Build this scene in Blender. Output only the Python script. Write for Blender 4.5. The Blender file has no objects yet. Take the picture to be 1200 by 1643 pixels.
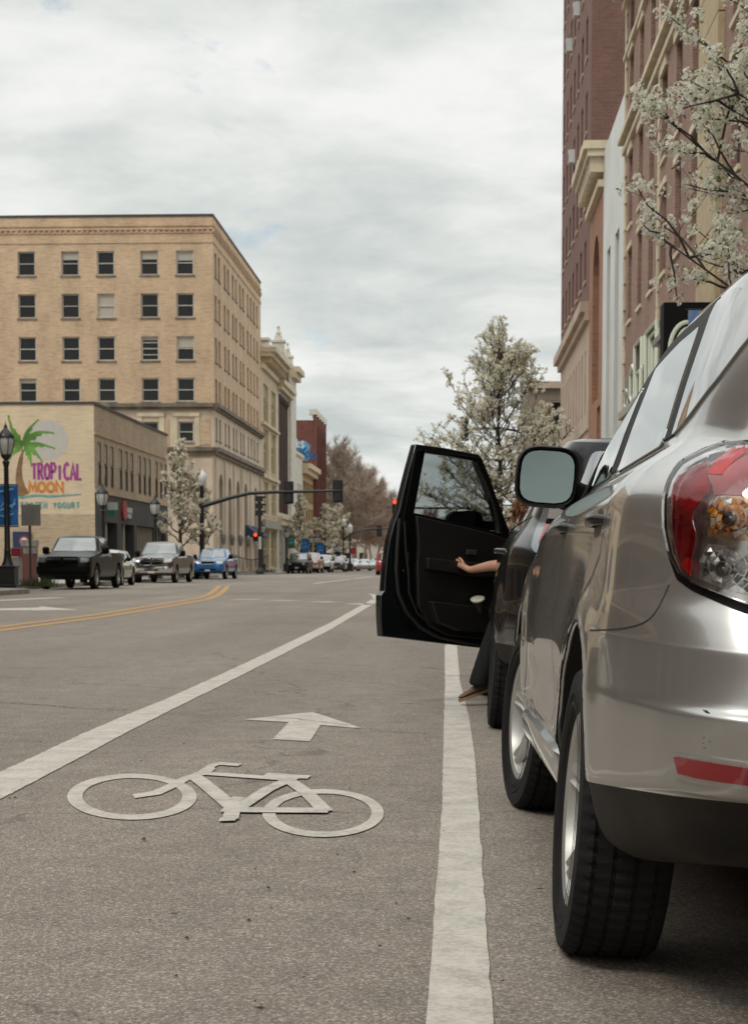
import bpy, bmesh, math, random
import numpy as np
from mathutils import Vector, Matrix
from mathutils.bvhtree import BVHTree
random.seed(7)
R = math.radians
SC = bpy.context.scene
COL = SC.collection

# ------------------------------------------------------------------ camera
FPX, CAMH, HORIZON = 2950.0, 0.93, 903.0
YAW = math.atan(135 / FPX)
PITCH = R(4.5)
CY = HORIZON + FPX * math.tan(PITCH)
cam_d = bpy.data.cameras.new('camera')
cam = bpy.data.objects.new('camera', cam_d)
COL.objects.link(cam)
SC.camera = cam
cam.location = (0, 0, CAMH)
cam.rotation_euler = (math.pi / 2 - PITCH, 0, YAW)
cam_d.sensor_fit = 'VERTICAL'
cam_d.sensor_height = 36
cam_d.lens = FPX / 1643 * 36
cam_d.shift_y = (CY - 821.5) / 1643
cam_d.clip_start = 0.05
cam_d.clip_end = 5000
cam_d.dof.use_dof = True
cam_d.dof.focus_distance = 5.6
cam_d.dof.aperture_fstop = 13

# ------------------------------------------------------------------ sky + sun
SUN_EL, SUN_AZ = R(52), R(215)      # azimuth clockwise from +Y
w = bpy.data.worlds.new('World')
SC.world = w
w.use_nodes = True
nt = w.node_tree
N, L = nt.nodes, nt.links
N.clear()
out = N.new('ShaderNodeOutputWorld'); bg = N.new('ShaderNodeBackground')
sky = N.new('ShaderNodeTexSky'); sky.sky_type = 'NISHITA'; sky.sun_disc = False
sky.sun_elevation = SUN_EL; sky.sun_rotation = SUN_AZ
tc = N.new('ShaderNodeTexCoord'); sep = N.new('ShaderNodeSeparateXYZ')
L.new(tc.outputs['Generated'], sep.inputs[0])


def wmath(op, a, b=None, clamp=False):
    n = N.new('ShaderNodeMath'); n.operation = op; n.use_clamp = clamp
    for i, v in enumerate((a, b)):
        if v is None: continue
        if isinstance(v, (int, float)): n.inputs[i].default_value = v
        else: L.new(v, n.inputs[i])
    return n.outputs[0]


zc = wmath('MAXIMUM', sep.outputs[2], 0.0)
den = wmath('ADD', zc, 0.13)
comb = N.new('ShaderNodeCombineXYZ')
L.new(wmath('DIVIDE', sep.outputs[0], den), comb.inputs[0])
L.new(wmath('DIVIDE', sep.outputs[1], den), comb.inputs[1])


def wnoise(scale, detail, rough, off, sy=1.0, dist=0.0):
    m = N.new('ShaderNodeMapping'); m.inputs['Location'].default_value = off
    m.inputs['Scale'].default_value = (1, sy, 1)
    L.new(comb.outputs[0], m.inputs[0])
    t = N.new('ShaderNodeTexNoise'); t.inputs['Scale'].default_value = scale
    t.inputs['Detail'].default_value = detail; t.inputs['Roughness'].default_value = rough
    t.inputs['Distortion'].default_value = dist
    L.new(m.outputs[0], t.inputs['Vector'])
    return t.outputs[0]


def wramp(fac, pts):
    r = N.new('ShaderNodeValToRGB'); L.new(fac, r.inputs[0])
    e = r.color_ramp.elements
    e[0].position, e[0].color = pts[0][0], (*pts[0][1], 1)
    e[1].position, e[1].color = pts[-1][0], (*pts[-1][1], 1)
    for p, c in pts[1:-1]:
        x = e.new(p); x.color = (*c, 1)
    return r.outputs[0]


n1 = wnoise(1.5, 9, 0.55, (3.1, 1.7, 0), 0.8, 0.3)
n2 = wnoise(4.2, 8, 0.6, (7.3, 2.2, 0), 0.9, 0.5)
mixn = wmath('ADD', wmath('MULTIPLY', n1, 0.74), wmath('MULTIPLY', n2, 0.26))
cloud = wramp(mixn, [(0.37, (0.56, 0.61, 0.60)), (0.455, (0.69, 0.725, 0.705)), (0.52, (0.80, 0.82, 0.795)), (0.60, (0.91, 0.915, 0.895))])
thin = wramp(wnoise(2.6, 7, 0.6, (11, 5.1, 0), 0.55, 0.4), [(0.31, (1, 1, 1)), (0.385, (0, 0, 0))])
skym = N.new('ShaderNodeMix'); skym.data_type = 'RGBA'; skym.blend_type = 'MULTIPLY'
skym.inputs[0].default_value = 1
L.new(sky.outputs[0], skym.inputs[6]); skym.inputs[7].default_value = (0.13, 0.13, 0.13, 1)
mx = N.new('ShaderNodeMix'); mx.data_type = 'RGBA'
L.new(wmath('MULTIPLY', thin, 0.55), mx.inputs[0]); L.new(cloud, mx.inputs[6]); L.new(skym.outputs[2], mx.inputs[7])
# an overcast sky is brightest overhead
mr = N.new('ShaderNodeMapRange'); L.new(sep.outputs[2], mr.inputs[0])
mr.inputs[1].default_value = 0.32; mr.inputs[2].default_value = 0.95
mr.inputs[3].default_value = 1.0; mr.inputs[4].default_value = 2.1
br = N.new('ShaderNodeMix'); br.data_type = 'RGBA'; br.blend_type = 'MULTIPLY'; br.inputs[0].default_value = 1
L.new(mx.outputs[2], br.inputs[6]); L.new(mr.outputs[0], br.inputs[7])
L.new(br.outputs[2], bg.inputs[0]); bg.inputs[1].default_value = 1.0
L.new(bg.outputs[0], out.inputs[0])

sun_d = bpy.data.lights.new('sun', 'SUN'); sun_d.energy = 1.0; sun_d.angle = R(14); sun_d.color = (1, 0.95, 0.88)
sun = bpy.data.objects.new('sun', sun_d); COL.objects.link(sun)
sdir = Vector((math.sin(SUN_AZ) * math.cos(SUN_EL), math.cos(SUN_AZ) * math.cos(SUN_EL), math.sin(SUN_EL)))
sun.rotation_euler = sdir.to_track_quat('Z', 'Y').to_euler()
SC.render.engine = 'CYCLES'
SC.view_settings.view_transform = 'Standard'
SC.view_settings.look = 'None'
SC.view_settings.gamma = 1
SC.view_settings.exposure = 0.0

# ------------------------------------------------------------------ surveying helpers
_r = Vector((math.cos(YAW), math.sin(YAW), 0)); _fh = Vector((-math.sin(YAW), math.cos(YAW), 0)); _z = Vector((0, 0, 1))
_f = math.cos(PITCH) * _fh - math.sin(PITCH) * _z; _u = math.cos(PITCH) * _z + math.sin(PITCH) * _fh


def ray(px, py): return _f + _r * ((px - 600) / FPX) + _u * ((CY - py) / FPX)
def gp(px, py, z=0.0):
    d = ray(px, py); return Vector((0, 0, CAMH)) + d * ((z - CAMH) / d.z)
def atY(px, py, Y):
    d = ray(px, py); return Vector((0, 0, CAMH)) + d * (Y / d.y)
def atX(px, py, X):
    d = ray(px, py); return Vector((0, 0, CAMH)) + d * (X / d.x)


# ------------------------------------------------------------------ materials
MATS = {}


def mat(name, col, rough=0.6, metal=0.0, var=0.0, vscale=3.0, bump=0.0, bscale=40.0, coat=0.0, spec=0.5,
        emit=None, estr=0.0, trans=0.0, ior=1.5, vcol=None, rvar=0.0, vstretch=(1, 1, 1), detail=6):
    if name in MATS: return MATS[name]
    m = bpy.data.materials.new(name); m.use_nodes = True
    t = m.node_tree; p = t.nodes['Principled BSDF']
    p.inputs['Base Color'].default_value = (*col, 1)
    p.inputs['Roughness'].default_value = rough
    p.inputs['Metallic'].default_value = metal
    p.inputs['Coat Weight'].default_value = coat
    p.inputs['Coat Roughness'].default_value = 0.04
    p.inputs['Specular IOR Level'].default_value = spec
    p.inputs['IOR'].default_value = ior
    p.inputs['Transmission Weight'].default_value = trans
    if emit: p.inputs['Emission Color'].default_value = (*emit, 1); p.inputs['Emission Strength'].default_value = estr
    if var > 0 or bump > 0 or rvar > 0:
        c = t.nodes.new('ShaderNodeTexCoord'); mp = t.nodes.new('ShaderNodeMapping')
        mp.inputs['Scale'].default_value = vstretch
        t.links.new(c.outputs['Object'], mp.inputs[0])
        n = t.nodes.new('ShaderNodeTexNoise'); n.inputs['Scale'].default_value = vscale; n.inputs['Detail'].default_value = detail
        t.links.new(mp.outputs[0], n.inputs['Vector'])
        if var > 0:
            r = t.nodes.new('ShaderNodeValToRGB'); t.links.new(n.outputs[0], r.inputs[0])
            lo = vcol or tuple(x * (1 - var) for x in col); hi = tuple(min(1, x * (1 + var * 0.6)) for x in col)
            r.color_ramp.elements[0].position = 0.32; r.color_ramp.elements[0].color = (*lo, 1)
            r.color_ramp.elements[1].position = 0.66; r.color_ramp.elements[1].color = (*hi, 1)
            t.links.new(r.outputs[0], p.inputs['Base Color'])
        if rvar > 0:
            q = t.nodes.new('ShaderNodeMapRange'); t.links.new(n.outputs[0], q.inputs[0])
            q.inputs[1].default_value = .3; q.inputs[2].default_value = .7
            q.inputs[3].default_value = max(0.02, rough - rvar); q.inputs[4].default_value = min(1, rough + rvar)
            t.links.new(q.outputs[0], p.inputs['Roughness'])
        if bump > 0:
            n2 = t.nodes.new('ShaderNodeTexNoise'); n2.inputs['Scale'].default_value = bscale; n2.inputs['Detail'].default_value = 4
            t.links.new(c.outputs['Object'], n2.inputs['Vector'])
            b = t.nodes.new('ShaderNodeBump'); b.inputs['Strength'].default_value = bump; b.inputs['Distance'].default_value = 0.01
            t.links.new(n2.outputs[0], b.inputs['Height']); t.links.new(b.outputs[0], p.inputs['Normal'])
    MATS[name] = m
    return m


def brick(name, c1, c2, mortar, bw=0.24, bh=0.085, stain=0.25, painted=False, streak=0.5, msize=0.010):
    if name in MATS: return MATS[name]
    m = bpy.data.materials.new(name); m.use_nodes = True
    t = m.node_tree; p = t.nodes['Principled BSDF']; nn = t.nodes.new; lk = t.links.new
    c = nn('ShaderNodeTexCoord'); s = nn('ShaderNodeSeparateXYZ'); lk(c.outputs['Object'], s.inputs[0])
    a = nn('ShaderNodeMath'); a.operation = 'ADD'; lk(s.outputs[0], a.inputs[0]); lk(s.outputs[1], a.inputs[1])
    cb = nn('ShaderNodeCombineXYZ'); lk(a.outputs[0], cb.inputs[0]); lk(s.outputs[2], cb.inputs[1])
    b = nn('ShaderNodeTexBrick'); lk(cb.outputs[0], b.inputs['Vector'])
    b.inputs['Scale'].default_value = 1; b.inputs['Brick Width'].default_value = bw; b.inputs['Row Height'].default_value = bh
    b.inputs['Mortar Size'].default_value = msize; b.inputs['Mortar Smooth'].default_value = 0.3; b.inputs['Bias'].default_value = 0.0
    b.inputs['Color1'].default_value = (*c1, 1); b.inputs['Color2'].default_value = (*c2, 1); b.inputs['Mortar'].default_value = (*mortar, 1)
    n = nn('ShaderNodeTexNoise'); n.inputs['Scale'].default_value = 0.55; n.inputs['Detail'].default_value = 9; n.inputs['Roughness'].default_value = .65
    mp = nn('ShaderNodeMapping'); mp.inputs['Scale'].default_value = (1.0, streak, 1); lk(cb.outputs[0], mp.inputs[0]); lk(mp.outputs[0], n.inputs['Vector'])
    r = nn('ShaderNodeValToRGB'); lk(n.outputs[0], r.inputs[0])
    r.color_ramp.elements[0].position = .3; r.color_ramp.elements[0].color = (1 - stain, 1 - stain * 1.05, 1 - stain * 1.1, 1)
    r.color_ramp.elements[1].position = .62; r.color_ramp.elements[1].color = (1.06, 1.05, 1.03, 1)
    # short worn courses
    n3 = nn('ShaderNodeTexNoise'); n3.inputs['Scale'].default_value = 1.6; n3.inputs['Detail'].default_value = 6
    mp3 = nn('ShaderNodeMapping'); mp3.inputs['Scale'].default_value = (0.7, 5.5, 1); lk(cb.outputs[0], mp3.inputs[0]); lk(mp3.outputs[0], n3.inputs['Vector'])
    r3 = nn('ShaderNodeValToRGB'); lk(n3.outputs[0], r3.inputs[0])
    r3.color_ramp.elements[0].position = .34; r3.color_ramp.elements[0].color = (1 - stain * .8, 1 - stain * .95, 1 - stain * 1.1, 1)
    r3.color_ramp.elements[1].position = .5; r3.color_ramp.elements[1].color = (1, 1, 1, 1)
    x = nn('ShaderNodeMix'); x.data_type = 'RGBA'; x.blend_type = 'MULTIPLY'; x.inputs[0].default_value = 1
    lk(b.outputs[0], x.inputs[6]); lk(r.outputs[0], x.inputs[7])
    x2 = nn('ShaderNodeMix'); x2.data_type = 'RGBA'; x2.blend_type = 'MULTIPLY'; x2.inputs[0].default_value = 1
    lk(x.outputs[2], x2.inputs[6]); lk(r3.outputs[0], x2.inputs[7])
    lk(x2.outputs[2], p.inputs['Base Color'])
    p.inputs['Roughness'].default_value = 0.85
    bp = nn('ShaderNodeBump'); bp.inputs['Strength'].default_value = .35; bp.inputs['Distance'].default_value = .01; bp.invert = True
    lk(b.outputs['Fac'], bp.inputs['Height']); lk(bp.outputs[0], p.inputs['Normal'])
    MATS[name] = m
    return m


def asphalt():
    m = bpy.data.materials.new('asphalt'); m.use_nodes = True
    t = m.node_tree; p = t.nodes['Principled BSDF']; nn = t.nodes.new; lk = t.links.new
    c = nn('ShaderNodeTexCoord')

    def noi(scale, det, st=(1, 1, 1), rough=.6):
        mp = nn('ShaderNodeMapping'); mp.inputs['Scale'].default_value = st; lk(c.outputs['Object'], mp.inputs[0])
        n = nn('ShaderNodeTexNoise'); n.inputs['Scale'].default_value = scale; n.inputs['Detail'].default_value = det
        n.inputs['Roughness'].default_value = rough
        lk(mp.outputs[0], n.inputs['Vector']); return n.outputs[0]

    def ramp(f, pts):
        r = nn('ShaderNodeValToRGB'); lk(f, r.inputs[0]); e = r.color_ramp.elements
        e[0].position, e[0].color = pts[0][0], (*pts[0][1], 1); e[1].position, e[1].color = pts[-1][0], (*pts[-1][1], 1)
        for q, k in pts[1:-1]:
            y = e.new(q); y.color = (*k, 1)
        return r.outputs[0]

    def mul(a, b, bt='MULTIPLY', f=1.0):
        x = nn('ShaderNodeMix'); x.data_type = 'RGBA'; x.blend_type = bt; x.inputs[0].default_value = f
        lk(a, x.inputs[6]); lk(b, x.inputs[7]); return x.outputs[2]
    v = nn('ShaderNodeTexVoronoi'); v.inputs['Scale'].default_value = 185; lk(c.outputs['Object'], v.inputs['Vector'])
    sepc = nn('ShaderNodeSeparateColor'); lk(v.outputs['Color'], sepc.inputs[0])
    stones = ramp(sepc.outputs[0], [(0.0, (.150, .128, .107)), (.45, (.232, .200, .168)), (.8, (.315, .273, .230)), (1, (.52, .46, .40))])
    big = ramp(noi(.42, 7, (1, .35, 1)), [(.3, (.80, .79, .78)), (.7, (1.12, 1.12, 1.12))])
    mid = ramp(noi(5, 6), [(.3, (.84, .84, .84)), (.7, (1.12, 1.11, 1.1))])
    fine = ramp(noi(60, 3), [(.3, (.85, .85, .85)), (.72, (1.14, 1.14, 1.14))])
    tracks = ramp(noi(.9, 3, (1, .03, 1)), [(.35, (.90, .89, .89)), (.65, (1.06, 1.06, 1.06))])
    colr = mul(mul(mul(mul(stones, big), mid), fine), tracks)
    spots = ramp(noi(7.5, 2, (1, 1, 1), .5), [(.0, (1, 1, 1)), (.72, (1, 1, 1)), (.76, (.72, .71, .70))])
    colr = mul(colr, spots)
    oil = ramp(noi(2.3, 4, (1, .5, 1), .55), [(.0, (1, 1, 1)), (.66, (1, 1, 1)), (.74, (.80, .79, .78))])
    colr = mul(colr, oil)
    pw = nn('ShaderNodeTexVoronoi'); pw.inputs['Scale'].default_value = .11; pm_ = nn('ShaderNodeMapping'); pm_.inputs['Scale'].default_value = (1.6, .45, 1); lk(c.outputs['Object'], pm_.inputs[0]); lk(pm_.outputs[0], pw.inputs['Vector'])
    ps = nn('ShaderNodeSeparateColor'); lk(pw.outputs['Color'], ps.inputs[0])
    colr = mul(colr, ramp(ps.outputs[0], [(0, (.93, .93, .935)), (1, (1.05, 1.045, 1.04))]))
    # weathered hairline cracks
    vc = nn('ShaderNodeTexVoronoi'); vc.feature = 'DISTANCE_TO_EDGE'; vc.inputs['Scale'].default_value = .23
    wv = nn('ShaderNodeTexNoise'); wv.inputs['Scale'].default_value = 1.3; wv.inputs['Detail'].default_value = 7; lk(c.outputs['Object'], wv.inputs['Vector'])
    vm = nn('ShaderNodeVectorMath'); vm.operation = 'MULTIPLY_ADD'; lk(wv.outputs[1], vm.inputs[0]); vm.inputs[1].default_value = (1.2, 1.2, 0)
    lk(c.outputs['Object'], vm.inputs[2]); lk(vm.outputs[0], vc.inputs['Vector'])
    crack = ramp(vc.outputs['Distance'], [(0, (.55, .54, .53)), (.0016, (1, 1, 1))])
    colr = mul(colr, crack, f=.8)
    lk(colr, p.inputs['Base Color'])
    p.inputs['Roughness'].default_value = .82
    p.inputs['Specular IOR Level'].default_value = .35
    b = nn('ShaderNodeBump'); b.inputs['Strength'].default_value = .4; b.inputs['Distance'].default_value = .005
    lk(sepc.outputs[0], b.inputs['Height']); lk(b.outputs[0], p.inputs['Normal'])
    return m


def road_paint(name, col, dirt):
    m = bpy.data.materials.new(name); m.use_nodes = True
    t = m.node_tree; p = t.nodes['Principled BSDF']; nn = t.nodes.new; lk = t.links.new
    c = nn('ShaderNodeTexCoord')
    v = nn('ShaderNodeTexVoronoi'); v.inputs['Scale'].default_value = 95; lk(c.outputs['Object'], v.inputs['Vector'])
    sc = nn('ShaderNodeSeparateColor'); lk(v.outputs['Color'], sc.inputs[0])
    n = nn('ShaderNodeTexNoise'); n.inputs['Scale'].default_value = 6; n.inputs['Detail'].default_value = 9; n.inputs['Roughness'].default_value = .7
    lk(c.outputs['Object'], n.inputs['Vector'])
    a = nn('ShaderNodeMath'); a.operation = 'MULTIPLY_ADD'; lk(sc.outputs[0], a.inputs[0]); a.inputs[1].default_value = .22; lk(n.outputs[0], a.inputs[2])
    r = nn('ShaderNodeValToRGB'); lk(a.outputs[0], r.inputs[0]); e = r.color_ramp.elements
    e[0].position, e[0].color = .40, (*col, 1)
    e[1].position, e[1].color = .88, (*dirt, 1)
    k = e.new(.60); k.color = (*[x * .84 for x in col], 1)
    k = e.new(.76); k.color = (*[x * .62 for x in col], 1)
    lk(r.outputs[0], p.inputs['Base Color']); p.inputs['Roughness'].default_value = .6
    b = nn('ShaderNodeBump'); b.inputs['Strength'].default_value = .3; b.inputs['Distance'].default_value = .004
    lk(sc.outputs[0], b.inputs['Height']); lk(b.outputs[0], p.inputs['Normal'])
    return m


M_ASPH = asphalt()
M_WHITE = road_paint('road_paint_white', (.62, .565, .49), (.36, .315, .265))
M_YELL = road_paint('road_paint_yellow', (.50, .28, .075), (.27, .20, .12))
M_CONC = mat('sidewalk_concrete', (.33, .30, .265), .85, var=.25, vscale=1.5, bump=.3)
M_KERB = mat('kerb_concrete', (.30, .275, .245), .85, var=.3, vscale=2)
M_GRASS = mat('grass_blades', (.055, .085, .022), .8, var=.4, vscale=9)
M_TAN = brick('tan_brick', (.655, .475, .315), (.56, .39, .25), (.64, .51, .37), stain=.24)
M_CREAMP = brick('cream_painted_brick', (.70, .56, .395), (.66, .53, .365), (.60, .485, .34), stain=.13, msize=.008)
M_CREAM2 = brick('buff_brick', (.52, .405, .28), (.44, .34, .225), (.47, .38, .28), stain=.2)
M_RED = brick('dark_red_brick', (.170, .078, .058), (.130, .056, .043), (.24, .155, .13), stain=.2, msize=.014)
M_RED2 = brick('far_red_brick', (.20, .065, .045), (.15, .05, .04), (.2, .1, .08), stain=.35)
M_MAUVE = brick('mauve_brick', (.31, .178, .136), (.25, .136, .104), (.34, .245, .20), stain=.2, msize=.012)
M_ORANGE = brick('orange_brick', (.36, .17, .10), (.30, .14, .08), (.34, .22, .15), stain=.25)
M_LIME = mat('limestone', (.60, .49, .375), .8, var=.22, vscale=.8, bump=.2, bscale=12, vstretch=(1, 1, .4))
M_LIMED = mat('weathered_stone', (.20, .165, .125), .85, var=.4, vscale=1.2)
M_STONEP = mat('pinkish_stone', (.47, .36, .28), .8, var=.15, vscale=.7)
M_CREAMS = mat('cream_stone', (.62, .53, .38), .75, var=.2, vscale=1.2, vstretch=(1, 1, .5))
M_CREAMT = mat('cream_terracotta', (.58, .47, .30), .75, var=.15, vscale=1.2)
M_WHITES = mat('white_panel', (.62, .63, .60), .5, var=.1, vscale=.5)
M_WHITEB = mat('white_glazed_tile', (.60, .56, .48), .6, var=.15, vscale=1.6)
M_GREYD = mat('charcoal_render', (.060, .054, .050), .75, var=.2, vscale=.8)
M_ROOF = mat('roof_membrane', (.10, .095, .09), .9, var=.3)
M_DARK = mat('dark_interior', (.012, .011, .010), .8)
M_BROWN = mat('brown_panels', (.060, .026, .020), .6, var=.3, vscale=1)
M_GLASS = mat('window_glass', (.010, .010, .010), .08, spec=.35, var=.5, vscale=.7)
M_GLASSB = mat('window_glass_bluish', (.05, .055, .06), .08, spec=.7, var=.4, vscale=.7)
M_BLIND = mat('window_blind', (.46, .42, .35), .7, var=.15, vscale=5, vstretch=(1, 1, 6))
M_FRAME = mat('window_frame_paint', (.52, .49, .43), .6, var=.15)
M_FRAMED = mat('window_frame_dark', (.05, .045, .04), .6)
M_BLACK = mat('black_metal_paint', (.010, .010, .010), .38, var=.3, vscale=8)
M_SIGB = mat('signal_black', (.012, .012, .011), .55)
M_GLOBE = mat('lamp_globe', (.70, .70, .66), .25, spec=.6)
M_LGLASS = mat('lantern_glass', (.42, .42, .40), .2, spec=.7)
M_REDL = mat('lit_red_signal', (.9, .05, .02), .4, emit=(1, .06, .02), estr=2.6)
M_LENSD = mat('unlit_lens', (.03, .03, .02), .3)
M_GREYS = mat('sign_back_aluminium', (.20, .19, .175), .5, metal=.4, var=.15)
M_BLUE = mat('banner_blue', (.012, .11, .32), .6, var=.35, vscale=3)
M_BLUEL = mat('banner_light_blue', (.12, .36, .62), .6)
M_GREEN = mat('banner_green', (.05, .12, .045), .7, var=.2)
M_BARK = mat('tree_bark', (.050, .037, .030), .9, var=.35, vscale=14)
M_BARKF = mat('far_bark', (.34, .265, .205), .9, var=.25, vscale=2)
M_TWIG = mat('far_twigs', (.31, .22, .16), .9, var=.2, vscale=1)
def petal(name, col, tr):
    m = bpy.data.materials.new(name); m.use_nodes = True; t = m.node_tree; o = t.nodes['Material Output']
    p = t.nodes['Principled BSDF']; p.inputs['Base Color'].default_value = (*col, 1); p.inputs['Roughness'].default_value = .7
    tl_ = t.nodes.new('ShaderNodeBsdfTranslucent'); tl_.inputs[0].default_value = (*[min(1, c * 1.05) for c in col], 1)
    x = t.nodes.new('ShaderNodeMixShader'); x.inputs[0].default_value = tr
    t.links.new(p.outputs[0], x.inputs[1]); t.links.new(tl_.outputs[0], x.inputs[2]); t.links.new(x.outputs[0], o.inputs[0]); return m


M_PETAL = petal('petals', (.82, .80, .70), .45)
M_PETALF = petal('petals_far', (.84, .82, .68), .5)
M_PETALD = petal('petals_pinkish', (.72, .65, .54), .5)
M_LEAF = mat('young_leaf', (.20, .24, .08), .7, var=.3, vscale=20)
M_STAM = mat('blossom_centre', (.22, .20, .10), .8)
M_SILVER = mat('silver_paint', (.43, .42, .40), .30, metal=.78, coat=1.0, rvar=.02, vscale=2)
M_CLAD = mat('black_cladding', (.010, .009, .008), .6, spec=.25, bump=.3, bscale=350, var=.5, vscale=7, vcol=(.024, .019, .015))
M_TYRE = mat('tyre_rubber', (.011, .0105, .010), .8, spec=.3, var=.4, vscale=9, bump=.15, bscale=120)
M_RIM = mat('alloy_rim', (.46, .45, .42), .42, metal=.6, var=.12, vscale=6)
M_RIMD = mat('wheel_barrel', (.10, .095, .09), .5, metal=.6)
M_CGLASS = mat('car_glass', (.010, .011, .011), .03, spec=1.0, coat=1.0, ior=3.0)
M_CGLASSR = mat('mirror_surface', (.20, .245, .235), .03, metal=1.0)
M_TRIM = mat('black_trim', (.0035, .0035, .0035), .5, spec=.10)
M_RUBBER = mat('rubber_seal', (.012, .012, .012), .6)
M_SEAM = mat('panel_gap', (.012, .012, .012), .8)
M_CHROME = mat('chrome', (.75, .75, .74), .08, metal=1.0)
M_REDLENS = mat('red_lens', (.33, .008, .012), .06, coat=1.0, var=.45, vscale=16, vstretch=(1, 1, 3))
M_REDHOT = mat('bright_red_lens', (.75, .012, .016), .06, coat=1.0)
M_PINKLENS = mat('pale_red_lens', (.50, .17, .18), .05, coat=1.0, var=.3, vscale=10)
M_REFL = mat('red_reflector', (.22, .006, .010), .15, coat=1.0)
M_AMBER = mat('amber_facets', (.90, .36, .03), .12, metal=.15, coat=1.0)
M_CLEARF = mat('clear_facets', (.85, .84, .80), .12, metal=.35, coat=1.0)
M_DKFACET = mat('dark_facets', (.20, .19, .18), .12, metal=.7)
M_LAMPG = mat('headlamp_glass', (.42, .41, .38), .12, metal=.4, coat=1.0)
M_PLATE = mat('licence_plate', (.48, .48, .46), .5)
M_SKIN = mat('skin', (.52, .27, .18), .5, var=.10, vscale=12)
M_HAIR = mat('auburn_hair', (.155, .052, .016), .45, var=.45, vscale=30)
M_CLOTH = mat('black_trousers', (.005, .005, .006), .9, bump=.3, bscale=80)
M_SHIRT = mat('dark_shirt', (.020, .022, .028), .9)
M_SHOE = mat('tan_shoe', (.15, .085, .048), .6, var=.2)
M_SOLE = mat('shoe_sole', (.28, .185, .105), .8)
M_INT = mat('door_inner_plastic', (.008, .0075, .007), .5, bump=.2, bscale=200)
M_UNDER = mat('underbody', (.012, .011, .010), .85)


def glass_clear(name, col, a):
    m = bpy.data.materials.new(name); m.use_nodes = True; t = m.node_tree
    p = t.nodes['Principled BSDF']; o = t.nodes['Material Output']
    p.inputs['Base Color'].default_value = (*col, 1); p.inputs['Roughness'].default_value = .03
    tr = t.nodes.new('ShaderNodeBsdfTransparent'); tr.inputs[0].default_value = (*([a_ for a_ in col]), 1)
    g = t.nodes.new('ShaderNodeBsdfGlossy'); g.inputs['Roughness'].default_value = .02
    mixs = t.nodes.new('ShaderNodeMixShader'); fr = t.nodes.new('ShaderNodeFresnel'); fr.inputs[0].default_value = 1.6
    t.links.new(fr.outputs[0], mixs.inputs[0]); t.links.new(tr.outputs[0], mixs.inputs[1]); t.links.new(g.outputs[0], mixs.inputs[2])
    t.links.new(mixs.outputs[0], o.inputs[0]); return m


M_CLEAR = glass_clear('tinted_clear_glass', (.40, .44, .44), .5)
M_COVER = glass_clear('lamp_cover_glass', (.96, .95, .95), .5)


def paint(name, col, metal=.3):
    return mat(name, col, .28, metal=metal, coat=1.0)


# ------------------------------------------------------------------ object helpers
def tag(o, label=None, cat=None, group=None, kind=None):
    if label: o['label'] = label
    if cat: o['category'] = cat
    if group: o['group'] = group
    if kind: o['kind'] = kind
    return o


def thing(name, label, cat, loc=(0, 0, 0), rot=(0, 0, 0), group=None):
    o = bpy.data.objects.new(name, None); COL.objects.link(o)
    o.location = loc; o.rotation_euler = rot; o.empty_display_size = .2
    return tag(o, label, cat, group)


def root_of(o):
    while o.parent: o = o.parent
    return o


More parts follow.
